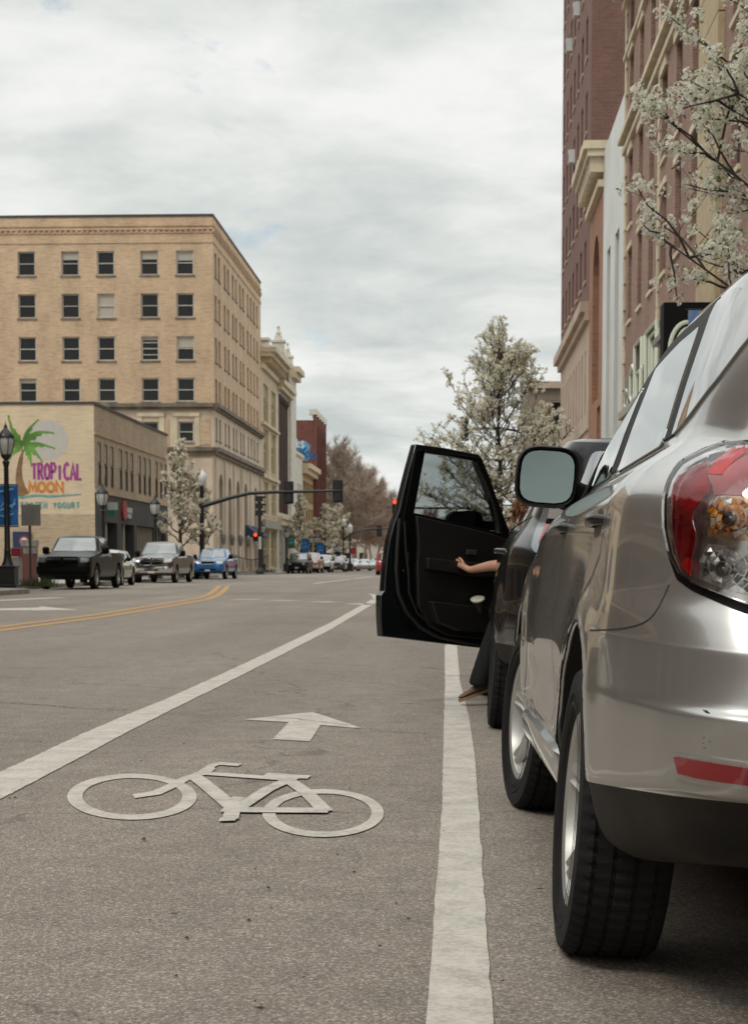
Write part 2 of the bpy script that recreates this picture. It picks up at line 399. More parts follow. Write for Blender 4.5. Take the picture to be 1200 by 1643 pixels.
class MB:
    """collects faces of several simple shapes into one mesh"""
    def __init__(s): s.v = []; s.f = []; s.m = []; s.cur = 0; s.starts = []

    def add(s, vs, fs, mi=None):
        b = len(s.v); s.starts.append((len(s.v), len(s.f))); s.v += [Vector(v) for v in vs]
        for f in fs: s.f.append([b + i for i in f]); s.m.append(s.cur if mi is None else mi)
        return s

    def box(s, x0, x1, y0, y1, z0, z1, mi=None):
        vs = [(x, y, z) for x in (x0, x1) for y in (y0, y1) for z in (z0, z1)]
        return s.add(vs, [(0, 1, 3, 2), (4, 6, 7, 5), (0, 4, 5, 1), (2, 3, 7, 6), (0, 2, 6, 4), (1, 5, 7, 3)], mi)

    def obox(s, c, ax, ay, az, mi=None):
        c, ax, ay, az = map(Vector, (c, ax, ay, az))
        vs = [c + ax * i + ay * j + az * k for i in (-1, 1) for j in (-1, 1) for k in (-1, 1)]
        return s.add(vs, [(0, 1, 3, 2), (4, 6, 7, 5), (0, 4, 5, 1), (2, 3, 7, 6), (0, 2, 6, 4), (1, 5, 7, 3)], mi)

    def tube(s, pts, rad, n=8, mi=None, cap=True):
        pts = [Vector(p) for p in pts]
        if not hasattr(rad, '__len__'): rad = [rad] * len(pts)
        rings = []; prev = None
        for i, p in enumerate(pts):
            d = (pts[min(i + 1, len(pts) - 1)] - pts[max(i - 1, 0)])
            if d.length < 1e-9: d = Vector((0, 0, 1))
            d.normalize()
            a = Vector((0, 0, 1)) if abs(d.z) < .9 else Vector((1, 0, 0))
            if prev is not None: a = prev
            x = a - d * a.dot(d)
            if x.length < 1e-6: x = d.orthogonal()
            x.normalize(); prev = x; y = d.cross(x)
            rings.append([p + (x * math.cos(2 * math.pi * k / n) + y * math.sin(2 * math.pi * k / n)) * rad[i] for k in range(n)])
        vs = [v for r in rings for v in r]; fs = []
        for i in range(len(rings) - 1):
            for k in range(n):
                fs.append((i * n + k, i * n + (k + 1) % n, (i + 1) * n + (k + 1) % n, (i + 1) * n + k))
        if cap: fs += [tuple(range(n))[::-1], tuple(range((len(rings) - 1) * n, len(rings) * n))]
        return s.add(vs, fs, mi)

    def lathe(s, prof, c=(0, 0, 0), n=16, axis='z', mi=None, close=False):
        c = Vector(c); vs = []; fs = []
        for (r_, h) in prof:
            for k in range(n):
                a = 2 * math.pi * k / n; q = (r_ * math.cos(a), r_ * math.sin(a))
                vs.append(c + (Vector((q[0], q[1], h)) if axis == 'z' else Vector((h, q[0], q[1])) if axis == 'x' else Vector((q[1], h, q[0]))))
        m_ = len(prof)
        for i in range(m_ - 1 + (1 if close else 0)):
            j = (i + 1) % m_
            for k in range(n): fs.append((i * n + k, i * n + (k + 1) % n, j * n + (k + 1) % n, j * n + k))
        return s.add(vs, fs, mi)

    def prism(s, poly, org, u, v, wv, mi=None):
        org, u, v, wv = map(Vector, (org, u, v, wv)); n = len(poly)
        a = [org + u * p[0] + v * p[1] for p in poly]; b = [p + wv for p in a]
        fs = [tuple(range(n))[::-1], tuple(range(n, 2 * n))] + [(i, (i + 1) % n, n + (i + 1) % n, n + i) for i in range(n)]
        return s.add(a + b, fs, mi)

    def build_each(s, name, mats, parent, per=1):
        """every added shape (or every `per` shapes) becomes a part of its own"""
        st = s.starts + [(len(s.v), len(s.f))]; n_ = len(s.starts)
        for i in range(0, n_, per):
            (v0, f0), (v1, f1) = st[i], st[min(i + per, n_)]
            q = MB(); q.v = s.v[v0:v1]; q.f = [[k - v0 for k in f] for f in s.f[f0:f1]]; q.m = s.m[f0:f1]; q.build(name, mats, parent, world=True)

    def build(s, name, mats, parent=None, smooth=0, world=False, bevel=0):
        if not isinstance(mats, (list, tuple)): mats = [mats]
        off = Vector((0, 0, 0))
        if world and parent is not None: off = root_of(parent).location
        me = bpy.data.meshes.new(name)
        me.from_pydata([tuple(v - off) for v in s.v], [], s.f)
        for m in mats: me.materials.append(m)
        me.polygons.foreach_set('material_index', s.m)
        if smooth: shade(me, smooth)
        o = bpy.data.objects.new(name, me); COL.objects.link(o)
        if parent: o.parent = parent
        if bevel:
            b = o.modifiers.new('b', 'BEVEL'); b.width = bevel; b.segments = 2; b.limit_method = 'ANGLE'
        return o


def shade(me, ang=35, fix=True):
    bm = bmesh.new(); bm.from_mesh(me)
    if fix: bmesh.ops.recalc_face_normals(bm, faces=bm.faces)
    th = math.radians(ang)
    for f in bm.faces: f.smooth = True
    for e in bm.edges:
        if len(e.link_faces) == 2 and e.calc_face_angle(0) > th: e.smooth = False
    bm.to_mesh(me); bm.free()


def copy_tree(o, parent=None):
    c = o.copy(); COL.objects.link(c)
    if parent: c.parent = parent
    for ch in list(o.children): copy_tree(ch, c)
    return c


def struct(name, mb, m, smooth=0):
    return tag(mb.build(name, m, smooth=smooth), kind='structure')


# strokes lying in a plane: P(u,v) -> world
def strip(mb, pts, width, P, lift=0.0, stretch=1.0, mi=None, closed=False):
    n = len(pts); a = []; ws = width if hasattr(width, '__len__') else [width] * n
    q = [Vector((p[0], p[1] / stretch)) for p in pts]
    for i in range(n):
        if closed: d0, d1 = q[i] - q[i - 1], q[(i + 1) % n] - q[i]
        else: d0, d1 = q[i] - q[max(i - 1, 0)], q[min(i + 1, n - 1)] - q[i]
        if d0.length < 1e-9: d0 = d1
        if d1.length < 1e-9: d1 = d0
        d0.normalize(); d1.normalize(); t = (d0 + d1)
        if t.length < 1e-6: t = d0
        t.normalize(); nn_ = Vector((-t.y, t.x)); k = ws[i] / 2 / max(.45, nn_.dot(Vector((-d0.y, d0.x))))
        for s_ in (1, -1):
            g = q[i] + nn_ * k * s_; a.append(P(g.x, g.y * stretch, lift))
    fs = [(2 * i, 2 * i + 1, 2 * i + 3, 2 * i + 2) for i in range(n - 1)]
    if closed: fs.append((2 * n - 2, 2 * n - 1, 1, 0))
    mb.add(a, fs, mi)


def ground_profile(x):
    if x < .25: return 0.0
    return -.07 * (min(x, 2.25) - .25)

# ------------------------------------------------------------------ ground, road and markings
g = MB()
xs = [-900, -60, -19, -14.3, -8, -4, -2, -1, 0, .25, .6, 1.2, 1.8, 2.25, 3, 7, 60, 900]
ys = [-120, -30, -5, 0, 5, 10, 20, 40, 80, 130, 200, 400, 1500]
vs = [(x, y, ground_profile(x)) for y in ys for x in xs]
nx = len(xs)
g.add(vs, [(j * nx + i, j * nx + i + 1, (j + 1) * nx + i + 1, (j + 1) * nx + i) for j in range(len(ys) - 1) for i in range(nx - 1)])
struct('road', g, M_ASPH)


def GP(u, v, lift): return Vector((u, v, ground_profile(u) + .004 + lift))


def gpts(pts): return [tuple(gp(*p)[:2]) for p in pts]


mk = MB()   # right parking line
le = gpts([(683, 1643), (709, 1300), (711, 1210), (712, 1150), (714, 1095), (713, 1037)]); ri = gpts([(790, 1643), (768, 1300), (762, 1215), (752, 1150), (738, 1095), (733, 1037)])
le = [(le[0][0] - .003, 1.2)] + le + [(-.12, 21), (-.17, 36), (-.17, 42)]
ri = [(ri[0][0] + .004, 1.2)] + ri + [(-.01, 21), (-.05, 36), (-.05, 42)]
rr = random.Random(3)


def densify(l, n):
    o = []
    for a, b in zip(l[:-1], l[1:]):
        for i in range(n):
            t = i / n; o.append((a[0] + (b[0] - a[0]) * t, a[1] + (b[1] - a[1]) * t))
    return o + [l[-1]]


def two_edges(mb, a, b, jit=.0025, n=24, lift=0):
    a, b = densify(a, n), densify(b, n); vs = []
    for p, q in zip(a, b):
        vs += [GP(p[0] + rr.uniform(-jit, jit), p[1], lift), GP(q[0] + rr.uniform(-jit, jit), q[1], lift)]
    mb.add(vs, [(2 * i, 2 * i + 1, 2 * i + 3, 2 * i + 2) for i in range(len(a) - 1)])


two_edges(mk, le, ri)
struct('parking_lane_line', mk, M_WHITE)
mk = MB()
le = [(-2.30, .6)] + gpts([(-240, 1352), (0, 1239.8), (66, 1210), (132, 1178.5), (198, 1150), (263, 1124), (395, 1064), (527, 1001), (597, 961.5)]); ri = [(-2.02, .6)] + gpts([(-240, 1410), (0, 1284), (66, 1250), (132, 1215), (198, 1179), (263, 1146), (395, 1080.5), (527, 1012.5), (603, 967)])
two_edges(mk, le, ri, jit=.004, n=26)
hook = gpts([(601, 967), (607, 964), (604, 960), (600, 955), (594, 953)])
strip(mk, hook, [.2, .2, .18, .16, .12], GP, .0006)
struct('bike_lane_line', mk, M_WHITE)


def zc_(x, y): return tuple(gp(x / 1.7143, 900 + y / 1.7143)[:2])


mk = MB()
ST = 2.4


def ring(cx, cy, rx, ry, ix, iy, icx, icy, lift, n=72):
    vs = []
    for i in range(n):
        a = 2 * math.pi * i / n
        o = zc_(cx + rx * math.cos(a), cy + ry * math.sin(a)); q = zc_(icx + ix * math.cos(a), icy + iy * math.sin(a))
        vs += [GP(o[0], o[1], lift), GP(q[0], q[1], lift)]
    mk.add(vs, [(2 * i, 2 * i + 1, (2 * i + 3) % (2 * n), (2 * i + 2) % (2 * n)) for i in range(n)])


ring(364, 651, 178, 63.5, 137, 50.5, 365, 650, 0)
ring(889, 696.5, 167, 66, 132, 52.5, 890, 695, .0004)
for k, (pts, wd) in enumerate([
    ([(368, 650), (430, 641), (476, 620), (500, 606), (560, 585)], .060), ([(556, 588), (577, 573)], .062), ([(574, 574), (584, 565), (606, 560), (661, 564)], .045),
    ([(545, 589), (575, 588), (800, 604)], .048), ([(731, 590), (760, 592), (800, 596), (851, 598)], .052), ([(535, 596), (560, 614), (640, 681)], .062),
    ([(806, 600), (735, 633), (648, 690)], .062), ([(780, 597), (842, 640), (896, 694)], .058), ([(612, 688), (700, 690), (905, 691)], .058),
    ([(648, 660), (634, 716)], .058), ([(604, 717), (650, 716)], .036), ([(634, 658), (670, 661)], .04)]):
    q = [zc_(*p) for p in pts]
    strip(mk, densify(q, 3), wd, GP, .0008 + .0004 * k, ST)
struct('bicycle_symbol', mk, M_WHITE)
mk = MB()
q = [zc_(*p) for p in [(860, 417), (1000, 463), (882, 453), (853, 498), (750, 492), (795, 445), (672, 438), (740, 430), (820, 421)]]
mk.add([GP(p[0], p[1], 0) for p in q], [(0, 1, 2), (0, 2, 5), (0, 5, 8), (8, 5, 7), (7, 5, 6), (5, 2, 3), (5, 3, 4)])
struct('lane_arrow', mk, M_WHITE)
mk = MB()
for pts, wd in [([(-60, 1013), (0, 1006), (150, 987), (290, 964.5), (320, 959), (335, 954), (345, 947), (352, 940)], .20),
                ([(-60, 1021), (0, 1012), (170, 989.5), (300, 968), (335, 961.5), (350, 955), (359, 948), (366, 940)], .20)]:
    strip(mk, densify(gpts(pts), 4), wd, GP)
struct('yellow_centre_lines', mk, M_YELL)
mk = MB()
for pts, wd in [([(-30, 965), (0, 963.5), (97, 959)], .5), ([(373, 961.8), (416, 962)], .55), ([(437, 963.2), (474, 963.8)], .55), ([(504, 965.5), (541, 966.5)], .55),
                ([(566, 968.5), (592, 970)], .5), ([(503, 936.5), (562, 929.5)], .22), ([(566, 929), (598, 925)], .2)]:
    q = gpts(pts); strip(mk, q, wd, GP)
q = [tuple(gp(*p)[:2]) for p in [(0, 979.5), (0, 976.5), (62, 975), (66, 973.2), (126, 978.6), (60, 979.5)]]
mk.add([GP(p[0], p[1], 0) for p in q], [tuple(range(6))])
struct('lane_markings', mk, M_WHITE)
# cracks, tar seams and concrete joints
mk = MB()
for pts, wd in [([(-10, 1127), (60, 1131), (140, 1138), (205, 1140)], .012), ([(265, 1146), (340, 1150), (400, 1149), (470, 1154), (560, 1165)], .007), ([(715, 1085), (735, 1085), (752, 1086)], .012),
                ([(360, 950), (450, 952), (540, 953), (640, 955)], .10), ([(0, 948.5), (200, 945), (400, 941), (610, 938)], .16),
                ([(570, 1168), (640, 1176), (700, 1179)], .006), ([(672, 1072), (700, 1073)], .02), ([(430, 990), (520, 993)], .012)]:
    q = densify(gpts(pts), 10); q = [(a + rr.uniform(-.006, .006), b + rr.uniform(-.02, .02)) for a, b in q]
    strip(mk, q, wd, lambda u, v, l: GP(u, v, l + .002))
struct('road_cracks', mk, mat('crack_dark', (.075, .068, .062), .9, var=.3, vscale=20))
# specks of gravel and debris
mk = MB()
for i in range(260):
    y = rr.uniform(3.3, 16) ** 1.0; x = rr.uniform(-2.4, .8) * (y / 7)
    if x > 1.0: continue
    r_ = rr.uniform(.002, .007) * (1 if i % 9 else 1.8)
    c = Vector((x, y, ground_profile(x) + r_ * .5))
    vs = [c + Vector((math.cos(a) * r_ * rr.uniform(.6, 1.3), math.sin(a) * r_ * rr.uniform(.6, 1.3), 0)) for a in (0, 1.3, 2.5, 3.7, 5.0)] + [c + Vector((0, 0, r_ * .6))]
    mk.add(vs, [(k, (k + 1) % 5, 5) for k in range(5)], i % 2)
tag(mk.build('road_debris', [mat('debris_dark', (.03, .026, .022), .9), mat('debris_tan', (.26, .21, .15), .9)]), 'tiny dark and tan grit scattered over the grey asphalt', 'debris', kind='stuff')

KH = .15


def slab(name, poly, z0, z1, m, kerb=.16):
    mb = MB(); n = len(poly)
    mb.prism(poly, (0, 0, z0), (1, 0, 0), (0, 1, 0), (0, 0, z1 - z0), 0)
    return struct(name, mb, [m])


def arc(cx, cy, r_, a0, a1, n=8): return [(cx + r_ * math.cos(R(a0 + (a1 - a0) * i / n)), cy + r_ * math.sin(R(a0 + (a1 - a0) * i / n))) for i in range(n + 1)]


XF_L, XF_R = -18.8, 6.3
left_near = [(-13.1, -60), (-13.1, 53)] + arc(-14.6, 55, 1.5, 0, 80) + [(-15.2, 62), (-15.2, 114)] + arc(-19.2, 115, 4, 0, 90) + [(-90, 119), (-90, -60)]
slab('sidewalk', left_near, -.2, KH, M_CONC)
slab('kerb', [(p[0] + .16, p[1] + (.1 if p[1] > 100 else 0)) for p in left_near], -.25, KH - .012, M_KERB)
left_far = [(-90, 139)] + arc(-18.8, 143, 4, 270, 360) + [(-14.8, 420), (-90, 420)]
slab('sidewalk', left_far, -.2, KH, M_CONC)
slab('kerb', [(p[0] + .16, p[1] - .12) for p in left_far], -.25, KH - .012, M_KERB)
right_near = [(2.4, -60), (60, -60), (60, 118)] + arc(6.4, 114, 4, 90, 180) + [(2.4, 92), (1.1, 86), (1.0, 72), (2.4, 66)]
slab('sidewalk', right_near, -.4, .02, M_CONC)
slab('kerb', [(p[0] - .16, p[1]) for p in right_near], -.45, .008, M_KERB)
right_far = [(60, 142), (60, 420), (2.4, 420), (2.4, 146)] + arc(6.4, 146, 4, 180, 270)
slab('sidewalk', right_far, -.4, .02, M_CONC)
slab('park_lawn', [(-17.2, 141), (-15.1, 144), (-15.1, 150), (-18, 150)], .0, KH + .03, M_GRASS)


# ------------------------------------------------------------------ building tools
class Facade:
    """a wall plane with real openings. O = base corner, u = unit vector along the wall, n = outward normal"""
    def __init__(s, O, u, n, W, z0, z1): s.O = Vector((O[0], O[1], 0)); s.u = Vector((u[0], u[1], 0)); s.n = Vector((n[0], n[1], 0)); s.W = W; s.z0 = z0; s.z1 = z1; s.op = []
    def P(s, a, z, d=0.0): return s.O + s.u * a + s.n * d + Vector((0, 0, z))

    def add(s, a0, a1, z0, z1, arch=False, depth=.22, **k):
        s.op.append(dict(a0=a0, a1=a1, z0=z0, z1=z1, arch=arch, depth=depth, **k)); return s.op[-1]

    def wall(s, name, mats, parent, bands=None):
        mb = MB(); cu = sorted({0, s.W, *[round(o[k], 4) for o in s.op for k in ('a0', 'a1')]}); cz = {s.z0, s.z1, *[round(o[k], 4) for o in s.op for k in ('z0', 'z1')]}
        bands = bands or []
        for b in bands: cz |= {b[0], b[1]}
        cu = [c for c in cu if 0 <= c <= s.W]; cz = sorted(c for c in cz if s.z0 <= c <= s.z1)
        for i in range(len(cu) - 1):
            run = None
            for j in range(len(cz) - 1):
                a, z = (cu[i] + cu[i + 1]) / 2, (cz[j] + cz[j + 1]) / 2
                if cu[i + 1] - cu[i] < 1e-4 or cz[j + 1] - cz[j] < 1e-4: continue
                if any(o['a0'] < a < o['a1'] and o['z0'] < z < o['z1'] for o in s.op): continue
                mi = next((b[2] for b in bands if b[0] <= z <= b[1]), 0)
                mb.add([s.P(cu[i], cz[j]), s.P(cu[i + 1], cz[j]), s.P(cu[i + 1], cz[j + 1]), s.P(cu[i], cz[j + 1])], [(0, 1, 2, 3)], mi)
        for o in s.op:
            d = -o['depth']; a0, a1, z0, z1 = max(0, o['a0']), min(s.W, o['a1']), o['z0'], o['z1']
            mi = next((b[2] for b in bands if b[0] <= (z0 + z1) / 2 <= b[1]), 0)
            mi = o.get('rm', mi)
            if not o['arch']:
                q = [(a0, z0), (a1, z0), (a1, z1), (a0, z1)]
            else:
                rr_ = (a1 - a0) / 2; zc = z1 - rr_; ca = (a0 + a1) / 2
                ar = [(ca + rr_ * math.cos(math.pi * k / 12), zc + rr_ * math.sin(math.pi * k / 12)) for k in range(13)]
                q = [(a0, z0), (a1, z0)] + ar
                for k in range(12):
                    cx = a1 if k < 6 else a0
                    mb.add([s.P(cx, z1), s.P(*ar[k]), s.P(*ar[k + 1])], [(0, 1, 2)], mi)
                mb.add([s.P(a1, z1), s.P(*ar[6]), s.P(a0, z1)], [(0, 1, 2)], mi)
            n_ = len(q); mb.add([s.P(*p) for p in q] + [s.P(p[0], p[1], d) for p in q], [(k, (k + 1) % n_, n_ + (k + 1) % n_, n_ + k) for k in range(n_)], mi)
            mb.add([s.P(p[0], p[1], d - .002) for p in q], [tuple(range(n_))], o.get('back', mi))
        return mb.build(name, mats, parent, world=True)

    def bar(s, mb, a0, a1, z0, z1, d0, d1, mi=None):
        mb.obox((s.P((a0 + a1) / 2, (z0 + z1) / 2, (d0 + d1) / 2)), s.u * (a1 - a0) / 2, s.n * (d1 - d0) / 2, Vector((0, 0, (z1 - z0) / 2)), mi)

    def window(s, o, parent, fm, fw=.09, rail=True, blind=0.0, gm=None, sill=True, cols=1, rows=0, sm=None, panes=True):
        d = -o['depth']; a0, a1, z0, z1 = o['a0'], o['a1'], o['z0'], o['z1']
        mb = MB(); e = .004
        if o['arch']:
            pass
        s.bar(mb, a0 + e, a0 + fw, z0 + e, z1 - e, d + .01, d + .10); s.bar(mb, a1 - fw, a1 - e, z0 + e, z1 - e, d + .01, d + .10)
        s.bar(mb, a0 + fw, a1 - fw, z0 + e, z0 + fw, d + .01, d + .10)
        if not o['arch']: s.bar(mb, a0 + fw, a1 - fw, z1 - fw, z1 - e, d + .01, d + .10)
        if rail: s.bar(mb, a0 + fw, a1 - fw, (z0 + z1) / 2 - fw * .35, (z0 + z1) / 2 + fw * .35, d + .02, d + .12)
        for c in range(1, cols): x = a0 + (a1 - a0) * c / cols; s.bar(mb, x - fw * .3, x + fw * .3, z0 + fw, z1 - fw, d + .015, d + .08)
        for c in range(1, rows): x = z0 + (z1 - z0) * c / rows; s.bar(mb, a0 + fw, a1 - fw, x - fw * .3, x + fw * .3, d + .012, d + .075)
        if sill: s.bar(mb, a0 - .1, a1 + .1, z0 - .13, z0 - .003, -.02, .07, 1)
        fo = mb.build('window', [fm, sm or fm], parent, world=True)
        if panes:
            pb = MB(); zb = z1 - fw - (z1 - z0 - 2 * fw) * blind
            zt = z1 - fw
            if o['arch']: zt = z1 - (a1 - a0) / 2 + .05
            if blind < 1: pb.add([s.P(a0 + fw, z0 + fw, d + .03), s.P(a1 - fw, z0 + fw, d + .03), s.P(a1 - fw, min(zb, zt), d + .03), s.P(a0 + fw, min(zb, zt), d + .03)], [(0, 1, 2, 3)], 0)
            if blind > 0: pb.add([s.P(a0 + fw, zb, d + .025), s.P(a1 - fw, zb, d + .025), s.P(a1 - fw, zt, d + .025), s.P(a0 + fw, zt, d + .025)], [(0, 1, 2, 3)], 1)
            pb.build('pane', [gm or M_GLASS, M_BLIND], fo, world=True)
        return fo


def shell(parent, x0, x1, y0, y1, z0, z1, m, skip=(), name='outer_wall', inset=.6):
    """plain remaining walls and roof of a building, set behind the detailed facades"""
    mb = MB()
    F = {'-x': [(x0, y0), (x0, y1)], '+x': [(x1, y0), (x1, y1)], '-y': [(x0, y0), (x1, y0)], '+y': [(x0, y1), (x1, y1)]}
    for k, (a, b) in F.items():
        if k in skip: continue
        mb.add([(a[0], a[1], z0), (b[0], b[1], z0), (b[0], b[1], z1), (a[0], a[1], z1)], [(0, 1, 2, 3)])
    o = mb.build(name, m, parent, world=True)
    rb = MB(); zr = z1 - .5
    rb.add([(x0, y0, zr), (x1, y0, zr), (x1, y1, zr), (x0, y1, zr)], [(0, 1, 2, 3)])
    rb.build('roof', M_ROOF, parent, world=True)
    return o


def bars(name, m, parent, lst, smooth=0):
    mb = MB()
    for (f, a0, a1, z0, z1, d0, d1) in lst: f.bar(mb, a0, a1, z0, z1, d0, d1)
    return mb.build(name, m, parent, world=True)


# ---------------------------------------------------------------- tan office building
B = thing('office_building', 'tall tan brick office block with limestone base and arches', 'building', (-26, 150, 0))
YT0, YT1 = 142.0, 176.0
ff = Facade((-46, YT0), (1, 0), (0, -1), 46 + XF_L, 0, 27.35)
fs = Facade((XF_L, YT0), (0, 1), (1, 0), YT1 - YT0, 0, 27.35)
zt = lambda py: atY(345, py, YT0).z
rows = [(zt(440.5), zt(401.5)), (zt(509), zt(470)), (zt(578), zt(539)), (zt(644), zt(606))]
BANDF = [(0, zt(722), 1), (zt(718), zt(650), 2)]
blinds = {(0, 1): .32, (0, 3): .32, (0, 4): .38, (1, 2): 1.0, (2, 4): .45, (3, 0): .15, (0, 5): .2, (2, 3): .1}
wins = []
wx = [atY(p, 420, YT0).x + 46 for p in (43, 113, 170, 240, 297)]
wx += [wx[0] - 3.3, wx[0] - 6.6, wx[0] - 9.0]
for ri_, (z0, z1) in enumerate(rows):
    for ci, c in enumerate(wx): wins.append((ff.add(c - .68, c + .68, z0, z1), blinds.get((ri_, ci), 0), ri_, ci))
stw = [(ff.add(c - .6, c + .6, zt(709), zt(676)), 0, 4, i) for i, c in enumerate(wx[:5])]
ff.wall('wall', [M_TAN, M_LIME, M_LIME], B, BANDF)
for o, b, r_, c in wins + stw:
    ff.window(o, B, M_FRAME if (r_ in (2, 3) or c in (2, 4)) else mat('window_frame_grey', (.40, .37, .32), .6), blind=b, sm=M_LIMED, fw=.10, rows=(4 if (r_, c) == (2, 3) else 0))
sw = []
cols_s = [1.5, 3.6, 7.1, 9.3, 12.4, 14.5, 17.6, 19.7, 23.2, 25.6, 28.2, 30.8]
for ri_, (z0, z1) in enumerate(rows):
    for ci, c in enumerate(cols_s): sw.append((fs.add(c - .60, c + .60, z0, z1), .35 if (ri_ * 5 + ci * 3) % 7 < 2 else 0))
for c in cols_s: sw.append((fs.add(c - .55, c + .55, zt(704), zt(668)), 0))
for k, c in enumerate([4.0, 9.7, 15.4, 21.1, 29.0]):
    fs.add(c - 1.15, c + 1.15, .5, zt(757), arch=True, depth=.55, back=3)
fs.wall('wall', [M_TAN, M_LIME, M_LIME, M_DARK], B, BANDF)
for o, b in sw: fs.window(o, B, mat('window_frame_grey', (.40, .37, .32), .6), blind=b, sm=M_LIMED, fw=.09)
for o in [o for o in fs.op if o['arch']]: fs.window(o, B, M_FRAMED, rail=False, cols=3, rows=5, gm=M_DARK, sill=False, fw=.14)
shell(B, -46, XF_L, YT0, YT1, 0, 27.35, M_TAN, skip=('+x', '-y'))
mb = MB()
for f, W in ((ff, ff.W), (fs, fs.W)):
    for (za, zb, d) in [(27.28, 27.46, .06)]: f.bar(mb, -.05, W + .05, za, zb, -.3, d)
mb.build('coping', M_GREYD, B, world=True)
mb = MB()
for f, W in ((ff, ff.W), (fs, fs.W)):
    for (pa, pb_, d) in [(358, 362, .09), (366, 368, .13), (372, 373.5, .07), (383, 389, .06)]: f.bar(mb, 0, W, zt(pb_), zt(pa), .002, d)
    k = .3
    while k < W:
        f.bar(mb, k, k + .16, zt(372), zt(368), .002, .10); k += .42
mb.build('corbel_course', M_TAN, B, world=True)
mb = MB()
for f, W in ((ff, ff.W), (fs, fs.W)):
    f.bar(mb, 0, W, zt(653), zt(647), .002, .42); f.bar(mb, 0, W, zt(657), zt(653), .002, .22)
    f.bar(mb, 0, W, zt(724), zt(717.5), .002, .45); f.bar(mb, 0, W, zt(730), zt(724), .002, .25)
mb.build('cornice', M_LIMED, B, world=True)
mb = MB()
for o, b, r_, c in stw: ff.bar(mb, o['a0'] - .45, o['a0'] - .08, zt(716), zt(664), .002, .10); ff.bar(mb, o['a1'] + .08, o['a1'] + .45, zt(716), zt(664), .002, .10); ff.bar(mb, o['a0'] - .45, o['a1'] + .45, zt(668), zt(662), .003, .16)
mb.build_each('window_surround', M_CREAMS, B, 3)
mb = MB()
for c0, c1 in [(25.85, 26.9), (23.3, 23.75), (20.35, 20.9)]: ff.bar(mb, c0, c1, zt(714), zt(672), .002, .05)
mb.build_each('brick_panel', M_TAN, B)
mb = MB()
for k in range(6): c = [1.1, 6.8, 12.5, 18.2, 24.8, 33.0][k]; fs.bar(mb, c - .75, c + .75, .1, zt(735), .002, .10); fs.bar(mb, c - .9, c + .9, .1, 1.2, .003, .22)
for c in (ff.W - .9, ff.W - 5.4, ff.W - 9.9): ff.bar(mb, c - .8, c + .8, .1, zt(735), .002, .12)
mb.build_each('pilaster', M_LIME, B)
mb = MB()
for c in [4.0, 9.7, 15.4, 21.1]:
    q = fs.P(c - 2.8, zt(862), .5); mb.lathe([(.02, -.6), (.16, -.45), (.24, 0), (.2, .25), (.05, .4)], q, 8)
mb.build_each('wall_lantern', M_GREYS, B)
mb = MB()
for c0, c1, z in [(20, 24, 3.3), (25, 29, 3.3)]:
    mb.add([fs.P(c0, z + 1, .05), fs.P(c1, z + 1, .05), fs.P(c1, z, 1.3), fs.P(c0, z, 1.3), fs.P(c0, z - .1, .05), fs.P(c1, z - .1, .05)], [(0, 1, 2, 3), (3, 2, 5, 4), (0, 3, 4), (1, 5, 2)])
mb.build_each('awning', mat('awning_blue', (.02, .05, .08), .8), B)

# ---------------------------------------------------------------- low shop building with the mural
B = thing('shop_building', 'low two storey shop with cream painted mural wall and charcoal ground floor', 'building', (-26, 100, 0))
YS0, YS1 = 95.0, 119.0
H2 = 9.10
zs = lambda py: atY(152, py, YS0).z
fm_ = Facade((-44, YS0), (1, 0), (0, -1), 44 + XF_L, 0, H2)
fm_.wall('mural_wall', [M_CREAMP, M_CREAM2], B, [(0, zs(825), 1)])
f2 = Facade((XF_L, YS0), (0, 1), (1, 0), YS1 - YS0, 0, H2)
ztop, zbot = 7.05, 4.35
zw0, zw1 = 5.0 - .25, 7.0
wn = []
for gi in range(4):
    for k in range(3):
        c = 1.35 + gi * 6.1 + k * 1.75
        if c < 23.2: wn.append(f2.add(c - .50, c + .50, 4.95, 7.25, depth=.09, rm=1))
doors = [f2.add(2.2, 6.2, .2, 3.1, depth=1.2, back=3, rm=2), f2.add(7.4, 11.5, .2, 3.1, depth=1.0, back=3, rm=2), f2.add(12.4, 19.0, .7, 3.1, depth=.3, back=3, rm=2), f2.add(19.8, 23.0, .3, 3.1, depth=.5, back=3, rm=2)]
f2.wall('wall', [M_CREAM2, M_CREAM2, M_GREYD, M_DARK], B, [(0, 4.55, 2)])
for o in wn: f2.window(o, B, mat('window_frame_tan', (.20, .15, .10), .6), blind=.45, sill=False, fw=.07)
mb = MB()
for i in range(7): f2.bar(mb, 12.5 + i * .95, 12.62 + i * .95, .75, 3.05, -.25, -.1)
for i in range(4): f2.bar(mb, 19.9 + i * 1.0, 20.0 + i * 1.0, .35, 3.05, -.4, -.3)
f2.bar(mb, 3.9, 4.3, .2, 3.1, -.6, -.2); f2.bar(mb, 9.2, 9.6, .2, 3.1, -.6, -.2)
mb.build_each('storefront_mullion', mat('mullion_cream', (.34, .31, .24), .6), B)
shell(B, -44, XF_L, YS0, YS1, 0, H2, M_CREAM2, skip=('+x', '-y'))
mb = MB()
for f in (fm_, f2): f.bar(mb, 0, f.W + .04, H2 - .02, H2 + .12, -.3, .06)
mb.build('coping', M_GREYD, B, world=True)
bars('string_course', M_CREAM2, B, [(f2, 0, f2.W, 7.55, 7.68, .002, .07), (f2, 0, f2.W, 4.56, 4.74, .002, .09)])


def MP(px, py): # pixel on the mural wall plane -> wall (u, z)
    p = atY(px, py, YS0); return (p.x + 44, p.z)


def on_mural(u, v, l): return fm_.P(u, v, .006 + l)


def zpx(x, y): return MP(x / 3.5294, 630 + y / 3.5294)


